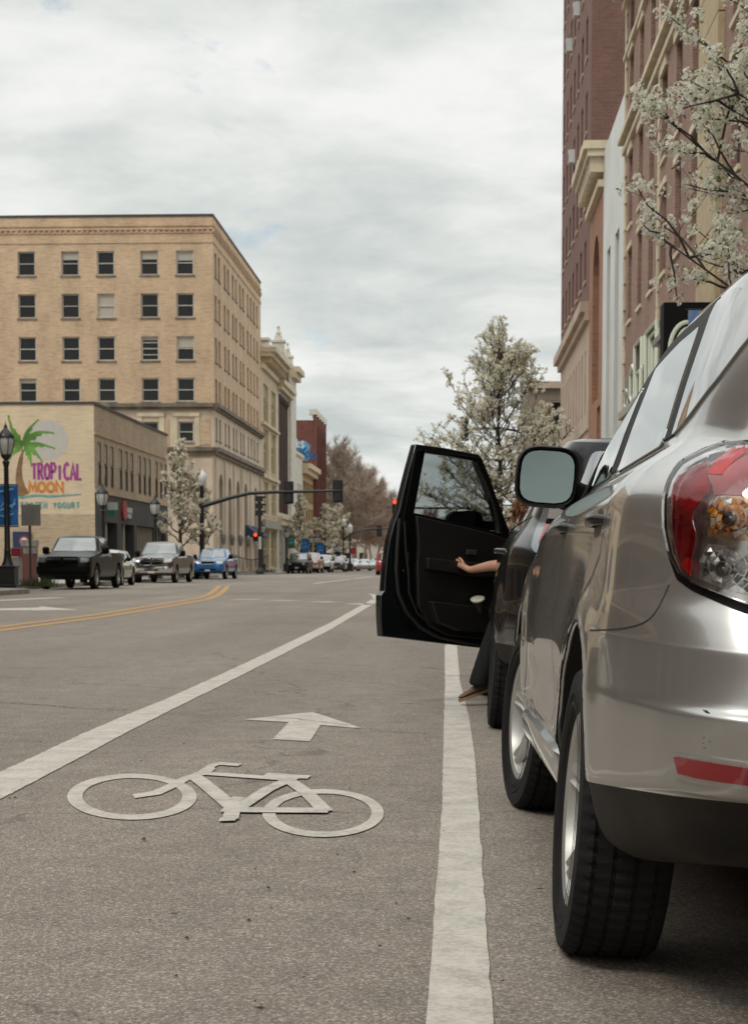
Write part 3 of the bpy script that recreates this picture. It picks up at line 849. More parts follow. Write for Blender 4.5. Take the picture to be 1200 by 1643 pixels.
mb = MB()
c = zpx(272, 270); rx = .0
moon = []
for i in range(48):
    a = 2 * math.pi * i / 48; moon.append(zpx(272 + 117 * math.cos(a), 270 + 114 * math.sin(a)))
mb.add([on_mural(p[0], p[1], 0) for p in moon], [tuple(range(48))])
mb.build('moon_painting', mat('mural_grey_white', (.50, .47, .42), .8, var=.06), B, world=True)
# palm trunk and fronds
mb = MB()
tr = [zpx(*p) for p in [(134, 322), (122, 370), (112, 430), (110, 480), (118, 530), (137, 583)]]
strip(mb, tr, [.10, .20, .27, .36, .46, .62], lambda u, v, l: on_mural(u, v, .003))
mb.build('palm_trunk_painting', mat('mural_brown', (.24, .14, .065), .8, var=.3, vscale=3, vstretch=(.3, .3, 3)), B, world=True)
mb = MB()


def frond(root, mid, tip, wd, seed, lift):
    wd *= .72
    rg = random.Random(seed); ra, mi_, tp = [Vector(zpx(*p)) for p in (root, mid, tip)]
    n = 9; top = []; bot = []
    for i in range(n + 1):
        t = i / n; c_ = ra * (1 - t) ** 2 + mi_ * 2 * t * (1 - t) + tp * t * t; d = (mi_ - ra) * (1 - t) + (tp - mi_) * t; d.normalize(); q = Vector((-d.y, d.x))
        ww = wd * math.sin(min(1, t * 1.25 + .12) * math.pi * .86) * (1 - t * .5)
        top.append(c_ + q * ww * .5); bot.append((c_ - q * ww * (.62 if i % 2 else .25), c_))
    vs = [on_mural(p.x, p.y, lift) for p in top] + [on_mural(b[0].x, b[0].y, lift) for b in bot]
    mb.add(vs, [(i, i + 1, n + 2 + i, n + 1 + i) for i in range(n)])


for k, (a, b, c_, w_) in enumerate([((135, 300), (70, 240), (50, 128), .62), ((135, 298), (160, 200), (222, 152), .50), ((138, 300), (210, 200), (310, 232), .62), ((138, 305), (230, 280), (315, 318), .50),
                                    ((140, 308), (200, 320), (243, 395), .55), ((140, 310), (180, 360), (178, 418), .46), ((130, 308), (75, 320), (55, 380), .5), ((130, 300), (60, 270), (-20, 295), .55), ((128, 300), (95, 225), (58, 196), .42)]):
    frond(a, b, c_, w_, k, .005 + k * .001)
mb.build('palm_frond_painting', mat('mural_green', (.12, .28, .045), .8, var=.45, vscale=1.5), B, world=True)
LET = {'T': [[(0, 1), (1, 1)], [(.5, 1), (.5, 0)]], 'R': [[(.05, 0), (.05, 1), (.6, 1), (.85, .8), (.6, .52), (.05, .5)], [(.4, .5), (.95, 0)]], 'O': [[(.5, 0), (.1, .2), (0, .5), (.15, .85), (.5, 1), (.85, .85), (1, .5), (.9, .2), (.5, 0)]],
       'P': [[(.05, 0), (.05, 1), (.6, 1), (.9, .75), (.6, .48), (.05, .46)]], 'I': [[(.5, 0), (.5, 1)]], 'C': [[(.95, .85), (.6, 1), (.2, .88), (.0, .5), (.2, .12), (.6, 0), (.95, .15)]], 'A': [[(0, 0), (.5, 1), (1, 0)], [(.2, .36), (.8, .36)]],
       'L': [[(.05, 1), (.05, 0), (.9, 0)]], 'M': [[(0, 0), (.1, 1), (.5, .3), (.9, 1), (1, 0)]], 'N': [[(.05, 0), (.05, 1), (.92, 0), (.92, 1)]], 'F': [[(.05, 0), (.05, 1), (.9, 1)], [(.05, .52), (.7, .52)]], 'Z': [[(0, 1), (.95, 1), (0, 0), (.95, 0)]],
       'E': [[(.92, 1), (.05, 1), (.05, 0), (.92, 0)], [(.05, .52), (.75, .52)]], 'Y': [[(0, 1), (.5, .5), (1, 1)], [(.5, .5), (.5, 0)]], 'G': [[(.95, .85), (.6, 1), (.2, .88), (.0, .5), (.2, .12), (.6, 0), (.95, .15), (.95, .45), (.55, .45)]],
       'U': [[(.05, 1), (.05, .25), (.3, 0), (.7, 0), (.95, .25), (.95, 1)]], 'a': [[(.85, .65), (.5, .68), (.1, .5), (.1, .15), (.45, 0), (.85, .2)], [(.88, .66), (.88, 0)]], 'n': [[(.1, 0), (.1, .66)], [(.1, .45), (.5, .68), (.85, .5), (.85, 0)]],
       'k': [[(.1, 0), (.1, 1)], [(.8, .66), (.1, .28), (.85, 0)]], 's': [[(.85, .6), (.4, .7), (.1, .5), (.8, .2), (.5, 0), (.05, .08)]], 'h': [[(.1, 0), (.1, 1)], [(.1, .4), (.5, .68), (.85, .5), (.85, 0)]], 'S': [[(.9, .85), (.5, 1), (.1, .8), (.15, .58), (.85, .42), (.9, .15), (.5, 0), (.05, .12)]],
       ' ': []}


def write(mb, txt, u0, v0, adv, wd, ht, th, P, base=0.0, slope=0.0, jit=0.0, seed=1):
    rg = random.Random(seed); k = 0
    for i, ch in enumerate(txt):
        h_ = ht * (1 + rg.uniform(-jit, jit)); b_ = v0 + i * adv * slope + rg.uniform(-jit, jit) * ht * .5
        w_ = wd * (.35 if ch == 'I' else 1)
        for st in LET[ch]:
            pts = [(u0 + i * adv + p[0] * w_ + (.25 * wd if ch == 'I' else 0), b_ + p[1] * h_) for p in st]
            strip(mb, pts, th, P, base + k * .0006); k += 1


mb = MB(); a, b = zpx(178, 492), zpx(470, 490)
adv = (b[0] - a[0]) / 8.0
write(mb, 'TROPICAL', a[0] + .05, a[1], adv, adv * .76, .80, .135, on_mural, .004, jit=.06)
mb.build('word_painting', mat('mural_magenta', (.33, .055, .24), .8, var=.12), B, world=True)
mb = MB(); a, b = zpx(168, 564), zpx(372, 562); adv = (b[0] - a[0]) / 4.0
write(mb, 'MOON', a[0], a[1], adv, adv * .78, .52, .15, on_mural, .004, jit=.05, seed=4)
mb.v and None
mb.build('word_painting', mat('mural_orange', (.60, .22, .045), .8, var=.12), B, world=True)
mb = MB()
strip(mb, [zpx(*p) for p in [(85, 592), (130, 594), (200, 580), (290, 588), (380, 582), (462, 576)]], [.06, .12, .09, .12, .08, .05], on_mural, .009)
strip(mb, [zpx(*p) for p in [(105, 588), (160, 590), (240, 582)]], .07, on_mural, .010)
a, b = zpx(122, 653), zpx(462, 653); adv = (b[0] - a[0]) / 13.0
write(mb, 'FROZEN YOGURT', a[0], a[1], adv, adv * .62, .27, .075, on_mural, .011)
mb.build('word_painting', mat('mural_teal', (.14, .34, .33), .8, var=.3), B, world=True)

# signs on the charcoal ground floor
t = thing('shop_sign', 'small white and green blade sign on the charcoal shop front', 'sign', f2.P(3.0, 3.6, .3))
mb = MB(); f2.bar(mb, 2.95, 3.1, 3.75, 4.15, .1, .62); mb.build('sign_board', mat('sign_offwhite', (.45, .47, .42), .6), t, world=True)
mb = MB(); f2.bar(mb, 2.93, 3.12, 3.4, 3.74, .1, .52); mb.build('lower_board', mat('sign_green', (.02, .13, .08), .6), t, world=True)
t = thing('round_sign', 'red and white round emblem sign fixed to the charcoal shop front', 'sign', f2.P(9, 3.6, .1))
mb = MB(); mb.lathe([(.01, 0), (.55, .0), (.55, .12), (.01, .12)], f2.P(8.0, 3.85, .02), 20, 'x'); mb.build('emblem', mat('sign_red', (.35, .03, .03), .5), t, world=True)
mb = MB(); f2.bar(mb, 8.6, 10.2, 3.75, 4.05, .02, .14); f2.bar(mb, 8.8, 10.0, 3.45, 3.7, .02, .13); mb.build('letter_panel', mat('sign_offwhite', (.45, .47, .42), .6), t, world=True)

# ---------------------------------------------------------------- the row beyond the office block
B = thing('terrace_building', 'cream terracotta building with bracketed cornice and red mansard roof', 'building', (-24, 180, 0))
YA, YB = 176.0, 191.8
f = Facade((XF_L, YA), (0, 1), (1, 0), YB - YA, 0, 20.3)
w_ = []
for c0 in (2.2, 9.6):
    w_.append(f.add(c0, c0 + 4.4, 15.2 - .6, 18.3 - .1, depth=.3)); w_.append(f.add(c0, c0 + 4.4, 9.9, 13.9, depth=.3)); w_.append(f.add(c0, c0 + 4.4, 5.6, 8.8, depth=.3)); w_.append(f.add(c0 - .8, c0 + 5.0, .4, 4.2, depth=.4, rm=0))
f.wall('wall', [M_CREAMT], B)
for o in w_: f.window(o, B, M_CREAMS, cols=4, rows=2, rail=False, fw=.14, gm=M_GLASSB, sill=True, blind=.3 if o['z0'] > 1 else 0)
shell(B, XF_L - 14, XF_L, YA, YB, 0, 20.3, M_CREAMT, skip=('+x',))
mb = MB(); f.bar(mb, -.2, f.W + .2, 20.9, 21.35, -.2, 1.5); f.bar(mb, -.1, f.W + .1, 20.5, 20.9, -.2, 1.1); f.bar(mb, 0, f.W, 19.4, 19.9, .002, .3); f.bar(mb, 0, f.W, 14.15, 14.4, .002, .3); f.bar(mb, 0, f.W, 9.1, 9.4, .002, .3)
mb.build('cornice', M_CREAMS, B, world=True)
mb = MB()
for i in range(9): f.bar(mb, .4 + i * 1.85, .8 + i * 1.85, 19.95, 20.5, .002, .95)
mb.build_each('bracket', M_CREAMT, B)
mb = MB(); mb.add([(XF_L - .2, YA, 21.35), (XF_L - .2, YB, 21.35), (XF_L - 2, YB, 24.2), (XF_L - 2, YA, 24.2)], [(0, 1, 2, 3)]); mb.add([(XF_L - .2, YA, 21.3), (XF_L - 2, YA, 21.3), (XF_L - 2, YA, 24.2)], [(0, 1, 2)])
mb.build('roof_slope', mat('mansard_red', (.17, .035, .035), .7, var=.25), B, world=True)
mb = MB(); mb.box(XF_L - 1.2, XF_L - .3, 186, 187.4, 21.3, 23.2); mb.box(XF_L - 1.3, XF_L - .2, 185.8, 187.6, 23.2, 23.45); mb.build('chimney', M_WHITEB, B, world=True)
bars('storefront', mat('shop_fascia', (.32, .30, .24), .6), B, [(f, 0.2, f.W - .2, 4.3, 5.1, .002, .4)])

B = thing('temple_front_building', 'white stone building with dark fluted panels and rooftop finials', 'building', (-24, 200, 0))
YA, YB = 191.8, 211.5
f = Facade((XF_L, YA), (0, 1), (1, 0), YB - YA, 0, 23.4)
op = f.add(1.2, 12.2, 6.2, 18.6, depth=.9, back=1, rm=0)
st = f.add(1.5, 8.5, .3, 4.4, depth=.6, back=2)
f.wall('wall', [M_WHITEB, M_BROWN, M_DARK], B)
shell(B, XF_L - 16, XF_L, YA, YB, 0, 23.4, M_WHITEB, skip=('+x',))
mb = MB()
for i in range(4): q = f.P(2.6 + i * 2.75, 0, -.35); mb.tube([q + Vector((0, 0, 6.2)), q + Vector((0, 0, 17.6))], .42, 10); mb.lathe([(.42, 0), (.62, .5), (.62, .9)], q + Vector((0, 0, 17.6)), 10)
mb.build_each('column', M_BROWN, B, 2)
mb = MB(); f.bar(mb, -.3, 14, 19.4, 19.9, .002, .8); f.bar(mb, -.1, 13.8, 18.9, 19.4, .002, .5); f.bar(mb, 13.2, f.W + .3, 22.0, 22.6, .002, 1.2); f.bar(mb, 13.2, f.W + .2, 21.4, 22.0, .002, .8); f.bar(mb, 0, f.W, 4.9, 5.5, .002, .4); f.bar(mb, 0, f.W, 5.5, 5.8, .002, .6)
mb.build_each('cornice', M_CREAMS, B, 2)
mb = MB(); f.bar(mb, 13.0, f.W - .1, .2, 21.4, .002, .25); f.bar(mb, 8.8, 9.6, .2, 4.8, .002, .3); f.bar(mb, 4.6, 5.0, .2, 4.5, -.3, .2)
mb.build_each('pier', M_WHITEB, B)
mb = MB(); f.bar(mb, 0, 12.5, 20.2, 23.0, -.1, .05); mb.build('attic_panel', mat('maroon_attic', (.10, .035, .03), .8, var=.3), B, world=True)
for yy, zz, s_ in [(198.5, 22.9, .62), (209.0, 22.6, .55)]:
    mb = MB(); x = XF_L - .5
    mb.box(x - s_, x + s_, yy - s_, yy + s_, zz, zz + 2.4 * s_); mb.box(x - s_ * 1.2, x + s_ * 1.2, yy - s_ * 1.2, yy + s_ * 1.2, zz + 2.4 * s_, zz + 2.8 * s_)
    mb.box(x - s_ * .6, x + s_ * .6, yy - s_ * .6, yy + s_ * .6, zz + 2.8 * s_, zz + 3.6 * s_)
    mb.lathe([(.35 * s_, 0), (.5 * s_, .3), (.2 * s_, .7), (.3 * s_, 1.0), (.03, 1.8 * s_)], (x, yy, zz + 3.6 * s_), 8)
    mb.build('finial', M_WHITEB, B, world=True)

B = thing('narrow_white_building', 'narrow pale building with dark vertical window slots', 'building', (-24, 216, 0))
YA, YB = 211.5, 222.5
f = Facade((XF_L, YA), (0, 1), (1, 0), YB - YA, 0, 13.6)
for i in range(3): f.add(1.5 + i * 3.2, 3.0 + i * 3.2, .8, 10.2, depth=.4, back=1)
f.wall('wall', [M_WHITEB, M_DARK], B)
shell(B, XF_L - 12, XF_L, YA, YB, 0, 13.6, M_WHITEB, skip=('+x',))
bars('coping', M_CREAMS, B, [(f, 0, f.W, 13.4, 13.8, -.2, .2)])
B = thing('yellow_trim_building', 'small ochre building with stepped cornice beside the red brick block', 'building', (-24, 230, 0))
YA, YB = 222.5, 239.0
f = Facade((XF_L, YA), (0, 1), (1, 0), YB - YA, 0, 13.0)
w_ = [f.add(1.3 + i * 3.9, 4.0 + i * 3.9, z0, z0 + 2.3, depth=.3) for i in range(4) for z0 in (5.4, 8.6)] + [f.add(1, 15, .3, 3.6, depth=.6, back=1)]
f.wall('wall', [mat('ochre_wall', (.42, .28, .13), .8, var=.2), M_DARK], B)
for o in w_[:-1]: f.window(o, B, M_FRAMED, rail=True, fw=.1)
shell(B, XF_L - 14, XF_L, YA, YB, 0, 13.0, M_CREAMT, skip=('+x',))
bars('cornice', M_CREAMT, B, [(f, 0, f.W, 12.3, 12.9, .002, 1.0), (f, 0, f.W, 11.7, 12.3, .002, .6)])

B = thing('red_brick_block', 'dark red brick block with painted blue mural on its blank side wall', 'building', (-24, 248, 0))
YA, YB = 239.0, 256.7
f = Facade((XF_L, YA), (0, 1), (1, 0), YB - YA, 0, 19.3)
w_ = [f.add(1.2 + i * 4.2, 2.9 + i * 4.2, 1.5 + k * 3.7, 3.9 + k * 3.7, depth=.3) for i in range(4) for k in range(5)]
f.wall('wall', [M_RED2], B)
for o in w_: f.window(o, B, M_WHITES, fw=.14)
fb = Facade((XF_L - 20, YA), (1, 0), (0, -1), 20, 0, 19.3)
fb.wall('mural_wall', [M_RED2], B)
shell(B, XF_L - 20, XF_L, YA, YB, 0, 19.3, M_RED2, skip=('+x', '-y'))
mb = MB()
for i in range(5): f.bar(mb, i * 4.2 - .35 + .4, i * 4.2 + .35 + .4, 0.2, 20.0, .002, .45)
mb.build_each('pier', M_RED2, B)
mb = MB()
for i in range(5): f.bar(mb, i * 4.2 - .1, i * 4.2 + .9, 20.0, 20.7, -.5, .55)
mb.build_each('pier_cap', M_WHITEB, B)


def on_red(u, v, l): return fb.P(u, v, .01 + l)
def zr(x, y): p = atY(320 + x / 3.75, 630 + y / 3.75, YA); return (p.x - (XF_L - 20), p.z)


mb = MB(); pl = [zr(*p) for p in [(552, 275), (580, 278), (600, 290), (640, 292), (668, 320), (662, 352), (668, 385), (650, 410), (625, 408), (610, 400), (560, 380), (500, 385), (490, 290), (520, 280)]]
cu_ = sum(p[0] for p in pl) / len(pl); cv_ = sum(p[1] for p in pl) / len(pl); mb.add([on_red(p[0], p[1], 0) for p in pl] + [on_red(cu_, cv_, 0)], [(i, (i + 1) % len(pl), len(pl)) for i in range(len(pl))]); mb.build('mural_ground', mat('mural_sky_blue', (.10, .30, .50), .8, var=.3, vscale=1), B, world=True)
mb = MB(); a = zr(553, 340); write(mb, 'anks', a[0] - .62, a[1] + .2, .62, .50, 1.15, .19, on_red, .006); mb.build('word_painting', mat('mural_white', (.6, .6, .56), .8), B, world=True)
mb = MB()
for i, (x, y) in enumerate([(560, 360), (585, 372), (606, 385), (630, 380), (575, 352), (640, 398)]):
    a = zr(x, y); strip(mb, [a, (a[0] + .5, a[1] + .5), (a[0] + 1.0, a[1] - .1), (a[0] + 1.5, a[1] + .5)], .2, on_red, .004 + i * .001)
mb.build('mural_wave', mat('mural_deep_blue', (.02, .10, .24), .8), B, world=True)

# unseen terrace on the left, added to darken reflections in the parked cars' paintwork
B = thing('unseen_brick_row', 'unseen brown brick terrace added on the left for reflections in the parked cars', 'building', (-24, 20, 0))
f = Facade((XF_L, -34), (0, 1), (1, 0), 96, 0, 11.5)
w_ = [f.add(2 + i * 4.2, 3.7 + i * 4.2, z0, z0 + 2.2, depth=.2) for i in range(22) for z0 in (4.8, 8.2)] + [f.add(1.5 + i * 7, 6.5 + i * 7, .5, 3.4, depth=.4, back=1) for i in range(13)]
f.wall('wall', [brick('brown_brick', (.27, .17, .115), (.21, .13, .09), (.28, .2, .15)), M_DARK], B)
for o in w_[:44]: f.window(o, B, M_FRAME, sm=M_LIME)
shell(B, XF_L - 14, XF_L, -34, 62, 0, 11.5, M_ROOF, skip=('+x',))
bars('cornice', M_LIME, B, [(f, 0, 96, 11.1, 11.7, .002, .4), (f, 0, 96, 3.9, 4.2, .002, .2)])

# ---------------------------------------------------------------- right-hand side
# big mauve brick building with cream trim
B = thing('brick_arcade_building', 'mauve brick building with cream quoins, belt course and heavy cornice', 'building', (10, 45, 0))
Y0, Y1 = -14.0, 71.8
f = Facade((XF_R, Y1), (0, -1), (-1, 0), Y1 - Y0, 0, 22.8)
A = lambda y: Y1 - y
colY = [69.6 - 3.75 * i for i in range(22)]
colY = [y for y in colY if not 44.5 < y < 49.8]
rws = [(20.3, 21.6), (17.0, 19.6), (13.4, 16.0), (9.9, 12.5)]
w_ = []
for y in colY:
    for z0, z1 in rws: w_.append(f.add(A(y) - .72, A(y) + .72, z0, z1, depth=.24))
for i in range(9): f.add(4 + i * 9, 11 + i * 9, .4, 4.2, depth=.5, back=1)
f.wall('wall', [M_MAUVE, M_DARK], B)
for k, o in enumerate(w_): f.window(o, B, mat('window_frame_brown', (.10, .07, .055), .5), gm=mat('brown_glass', (.045, .032, .026), .12), fw=.10, sm=M_CREAMS, blind=.0 if k % 5 else .4, panes=True)
shell(B, XF_R, XF_R + 16, Y0, Y1, 0, 22.8, M_MAUVE, skip=('-x',))
mb = MB()
f.bar(mb, -.3, f.W, 22.9, 23.5, -.3, 1.3); f.bar(mb, -.2, f.W, 22.5, 22.9, .002, .95); f.bar(mb, -.1, f.W, 22.1, 22.5, .002, .55); f.bar(mb, 0, f.W, 21.75, 21.95, .002, .2)
f.bar(mb, -.1, f.W, 16.75, 16.95, .002, .32); f.bar(mb, 0, f.W, 16.35, 16.55, .003, .16); f.bar(mb, 0, f.W, 19.85, 20.0, .003, .14)
mb.build('cornice', M_CREAMS, B, world=True)
mb = MB()
for i in range(100): f.bar(mb, .1 + i * .55, .36 + i * .55, 22.2, 22.52, .3, .82)
mb.build('dentil_course', M_CREAMS, B, world=True)
mb = MB(); z = 5.0
for k in range(34):
    f.bar(mb, -.02, .62 if k % 2 else .42, z + k * .5, z + k * .5 + .47, .002, .07)
    f.bar(mb, A(59.6) - (.24 if k % 2 else .16), A(59.6) + (.24 if k % 2 else .16), z + k * .5, z + k * .5 + .47, .002, .06)
mb.build_each('quoin_strip', M_CREAMS, B, 1)
mb = MB()
for k in range(17): f.bar(mb, A(49.0), A(45.4), 5.1 + k * 1.0, 5.1 + k * 1.0 + .96, .002, .16)
mb.build('rusticated_pier', mat('ochre_stone', (.46, .36, .22), .8, var=.12), B, world=True)
mb = MB()
for o in w_:
    if o['z0'] in (17.0, 13.4):
        f.bar(mb, o['a0'] - .15, o['a1'] + .15, o['z1'] + .02, o['z1'] + .34, .002, .09)
    elif o['z0'] < 11: f.bar(mb, o['a0'] - .1, o['a1'] + .1, o['z1'] + .02, o['z1'] + .22, .002, .06)
mb.build_each('window_lintel', M_CREAMS, B)

# marquee with neon channel letters
t = thing('theatre_marquee', 'black marquee box with pale green neon channel letters on the brick building', 'marquee', (5.4, 46, 6))
mb = MB(); mb.box(4.50, 6.26, 41.4, 42.1, 4.3, 6.66); mb.box(5.10, 6.26, 42.1, 53.4, 5.2, 5.95); 
mb.build('marquee_box', mat('marquee_black', (.006, .006, .006), .8, spec=.2), t, world=True)
mb = MB(); mb.box(4.62, 4.90, 42.1, 43.6, 4.7, 6.0); mb.box(4.54, 5.0, 42.11, 44.2, 6.0, 6.14); mb.box(4.7, 4.8, 52.0, 53.1, 4.75, 6.2)
for i in range(18): mb.box(5.0, 5.06, 42.2 + i * .55, 42.66 + i * .55, 6.0, 6.62)
mb.build('ribbed_backing', mat('galvanised', (.24, .22, .21), .5, metal=.4, var=.2), t, world=True)
mb = MB(); mb.box(4.55, 6.0, 42.1, 53.6, 5.0, 5.2); mb.build('ledge', mat('ledge_stone', (.36, .34, .29), .8), t, world=True)
NEON = mat('neon_tube_pale_green', (.74, .78, .64), .35); 
for k, (y0, y1, z0, z1, kind) in enumerate([(53.2, 52.2, 5.3, 5.8, 'o'), (51.6, 50.4, 5.3, 6.3, 'o'), (50.4, 48.5, 5.35, 6.75, 'n'), (49.8, 48.7, 5.35, 5.95, 'n'), (48.3, 47.6, 5.9, 6.7, 'U'), (47.4, 44.9, 5.3, 6.72, 'n'), (46.4, 44.7, 5.3, 6.5, 'n'), (45.7, 44.5, 5.3, 6.25, 'n'), (44.3, 43.8, 5.3, 6.0, 'o')]):
    mb = MB(); yb = lambda q: y0 + (y1 - y0) * q; zb = lambda q: z0 + (z1 - z0) * q
    path = {'o': [(.5, 0), (0, .2), (0, .8), (.5, 1), (1, .8), (1, .2), (.5, 0)], 'n': [(0, 0), (0, 1), (1, 1), (1, 0)], 'U': [(0, 1), (0, .1), (.5, 0), (1, .1), (1, 1)]}[kind]
    for x in (4.72, 5.0): mb.tube([(x, yb(a), zb(b)) for a, b in path], .05, 6)
    pa = [(4.72, yb(a), zb(b)) for a, b in path]; pb2 = [(5.0, yb(a), zb(b)) for a, b in path]
    mb.add(pa + pb2, [(i, i + 1, len(pa) + i + 1, len(pa) + i) for i in range(len(pa) - 1)], 1)
    mb.build('channel_letter', [NEON, mat('channel_grey', (.24, .22, .19), .5, metal=.3)], t, world=True)
mb = MB(); q = [(5.02 + .38 * math.cos(R(a)), 41.36, 5.60 + .62 * math.sin(R(a))) for a in range(50, 300, 12)]; mb.tube(q, .05, 6)
q = [(5.05 + .27 * math.cos(R(a)), 41.36, 5.60 + .49 * math.sin(R(a))) for a in range(60, 290, 12)]; mb.tube(q, .04, 6)
mb.build('front_letter', NEON, t, world=True)
t = thing('blue_poster_banner', 'small blue and yellow printed banner in front of the black marquee', 'banner', (5.3, 40.9, 5.9))
mb = MB(); mb.box(4.98, 5.55, 40.9, 40.94, 5.45, 6.42); mb.build('banner_cloth', mat('banner_print', (.03, .13, .38), .6, var=.8, vscale=4, vcol=(.30, .33, .20)), t, world=True)
mb = MB(); mb.tube([(4.93, 40.95, 6.44), (5.6, 40.95, 6.44)], .02, 6); mb.tube([(5.56, 40.95, 6.44), (5.56, 41.4, 6.44)], .02, 6); mb.build('bracket', M_BLACK, t, world=True)

B = thing('white_panel_building', 'narrow white fronted building with tall dark window slots', 'building', (10, 77, 0))
Y0, Y1 = 71.8, 82.6
f = Facade((XF_R, Y1), (0, -1), (-1, 0), Y1 - Y0, 0, 18.9)
o1 = [f.add(2.3, 4.0, 5.6, 14.2, depth=.5, back=1), f.add(6.3, 8.2, 5.2, 14.2, depth=.5, back=1), f.add(2.3, 4.0, .5, 5.0, depth=.5, back=1), f.add(6.3, 8.2, .5, 4.6, depth=.5, back=1)]
f.wall('wall', [M_WHITES, M_GLASSB], B)
for o in o1: f.window(o, B, M_FRAMED, rows=4, rail=False, cols=2, gm=M_GLASSB, sill=False)
shell(B, XF_R, XF_R + 12, Y0, Y1, 0, 18.9, M_WHITES, skip=('-x',))
bars('canopy', M_GREYD, B, [(f, 2.0, 4.4, 5.0, 5.3, .002, .5), (f, 6.0, 8.6, 4.8, 5.1, .002, .5)])

B = thing('arched_brick_building', 'orange brick building with tall arch and cream bracketed cornice', 'building', (10, 87, 0))
Y0, Y1 = 82.6, 91.0
f = Facade((XF_R, Y1), (0, -1), (-1, 0), Y1 - Y0, 0, 18.9)
o1 = f.add(2.2, 6.2, 8.4, 16.0, arch=True, depth=.6, back=1); o2 = f.add(1.2, 3.0, .5, 4.4, depth=.4, back=1); o3 = f.add(5.4, 7.4, .5, 8.0, depth=.3, back=1)
f.wall('wall', [M_ORANGE, M_DARK], B)
f.window(o1, B, mat('window_frame_brown', (.10, .07, .055), .5), rows=4, cols=2, rail=False, sill=False, gm=M_GLASS)
shell(B, XF_R, XF_R + 12, Y0, Y1, 0, 18.9, M_ORANGE, skip=('-x',))
mb = MB(); f.bar(mb, -.2, f.W + .2, 19.0, 19.35, -.3, .90); f.bar(mb, -.1, f.W + .1, 18.7, 19.0, -.3, .72); f.bar(mb, 0, f.W, 17.4, 17.7, .002, .25)
mb.build('cornice', M_CREAMS, B, world=True)
mb = MB()
for i in range(17): f.bar(mb, .1 + i * .5, .3 + i * .5, 18.05, 18.7, .002, .60)
mb.build_each('bracket', M_CREAMS, B)
mb = MB()
for a in (1.6, 6.8): mb.lathe([(.02, 0), (.10, .1), (.16, .5), (.05, .7)], f.P(a, 5.3, .5), 8); f.bar(mb, a - .03, a + .03, 5.9, 6.0, .002, .5)
mb.build_each('wall_lantern', M_BLACK, B, 2)

B = thing('brick_tower', 'very tall dark red brick tower with pale stone base', 'building', (12, 100, 0))
Y0, Y1 = 91.0, 116.0
HT = 52
f = Facade((XF_R, Y1), (0, -1), (-1, 0), Y1 - Y0, 0, HT)
w_ = []; k = 0
for fl in range(10):
    z0 = 15.0 + fl * 3.65
    for c in range(7): w_.append((f.add(1.2 + c * 3.3, 2.6 + c * 3.3, z0, z0 + 2.0, depth=.22), fl, c))
for c in range(10): w_.append((f.add(.9 + c * 2.35, 1.7 + c * 2.35, 8.3, 11.5, depth=.2), -1, c))
for c in range(9): w_.append((f.add(1.3 + c * 2.5, 2.5 + c * 2.5, 1.2, 3.4, depth=.25), -2, c))
f.wall('wall', [M_RED, M_STONEP], B, [(0, 13.3, 1)])
for o, fl, c in w_: f.window(o, B, mat('window_frame_maroon', (.07, .035, .03), .6), gm=mat('maroon_glass', (.03, .018, .016), .12), fw=.1, sm=M_STONEP, sill=fl >= 0)
fc = Facade((XF_R, Y0), (1, 0), (0, -1), 22, 0, HT); fc.wall('side_wall', [M_RED], B)
shell(B, XF_R, XF_R + 22, Y0, Y1, 0, HT, M_RED, skip=('-x', '-y'))
bars('cornice', M_STONEP, B, [(f, -.2, f.W, 13.1, 13.6, .002, .45), (f, 0, f.W, 12.7, 13.1, .003, .22), (f, -.1, f.W, 7.4, 7.5, .002, .1)])
for c, z in [(18.4, 30.2), (15.1, 30.25), (8.5, 30.2), (11.8, 23.3)]:
    mb = MB(); f.bar(mb, c - .38, c + .38, z - .35, z + .35, -.1, .32, 0); f.bar(mb, c - .27, c + .27, z - .22, z + .2, .322, .33, 1)
    mb.build('window_air_conditioner', [M_WHITES, M_FRAMED], B, world=True)
B = thing('cross_street_building', 'grey brown masonry building closing the street behind the pear tree', 'building', (14, 175, 0))
f = Facade((6.2, 168), (1, 0), (0, -1), 30, 0, 17.0)
w_ = [f.add(1.6 + i * 3.6, 3.4 + i * 3.6, 2.0 + k * 3.7, 4.4 + k * 3.7, depth=.25) for i in range(8) for k in range(4)]
f.wall('wall', [mat('grey_brown_wall', (.20, .16, .12), .85, var=.2, vscale=.6)], B)
for o in w_: f.window(o, B, M_FRAME, fw=.12)
shell(B, 6.2, 36.2, 168, 190, 0, 17.0, mat('grey_brown_wall', (.20, .16, .12)), skip=('-y',))
bars('cornice', M_STONEP, B, [(f, 0, 30, 16.6, 17.2, .002, .4)])


# ------------------------------------------------------------------ vehicles
def pchip(P, nsub):
    """monotone cubic interpolation of control points P[n, ...] -> dense samples"""
    P = np.asarray(P, float); n = len(P); d = P[1:] - P[:-1]
    m = np.zeros_like(P)
    a, b = d[:-1], d[1:]
    with np.errstate(divide='ignore', invalid='ignore'):
        h = np.where(a * b > 0, 2 * a * b / (a + b), 0.0)
    m[1:-1] = np.nan_to_num(h); m[0] = d[0]; m[-1] = d[-1]
    out_ = []
    for i in range(n - 1):
        k = nsub if isinstance(nsub, int) else nsub[i]
        for j in range(k):
            t = j / k
            out_.append((2 * t**3 - 3 * t**2 + 1) * P[i] + (t**3 - 2 * t**2 + t) * m[i] + (-2 * t**3 + 3 * t**2) * P[i + 1] + (t**3 - t**2) * m[i + 1])
    out_.append(P[-1])
    return np.array(out_)


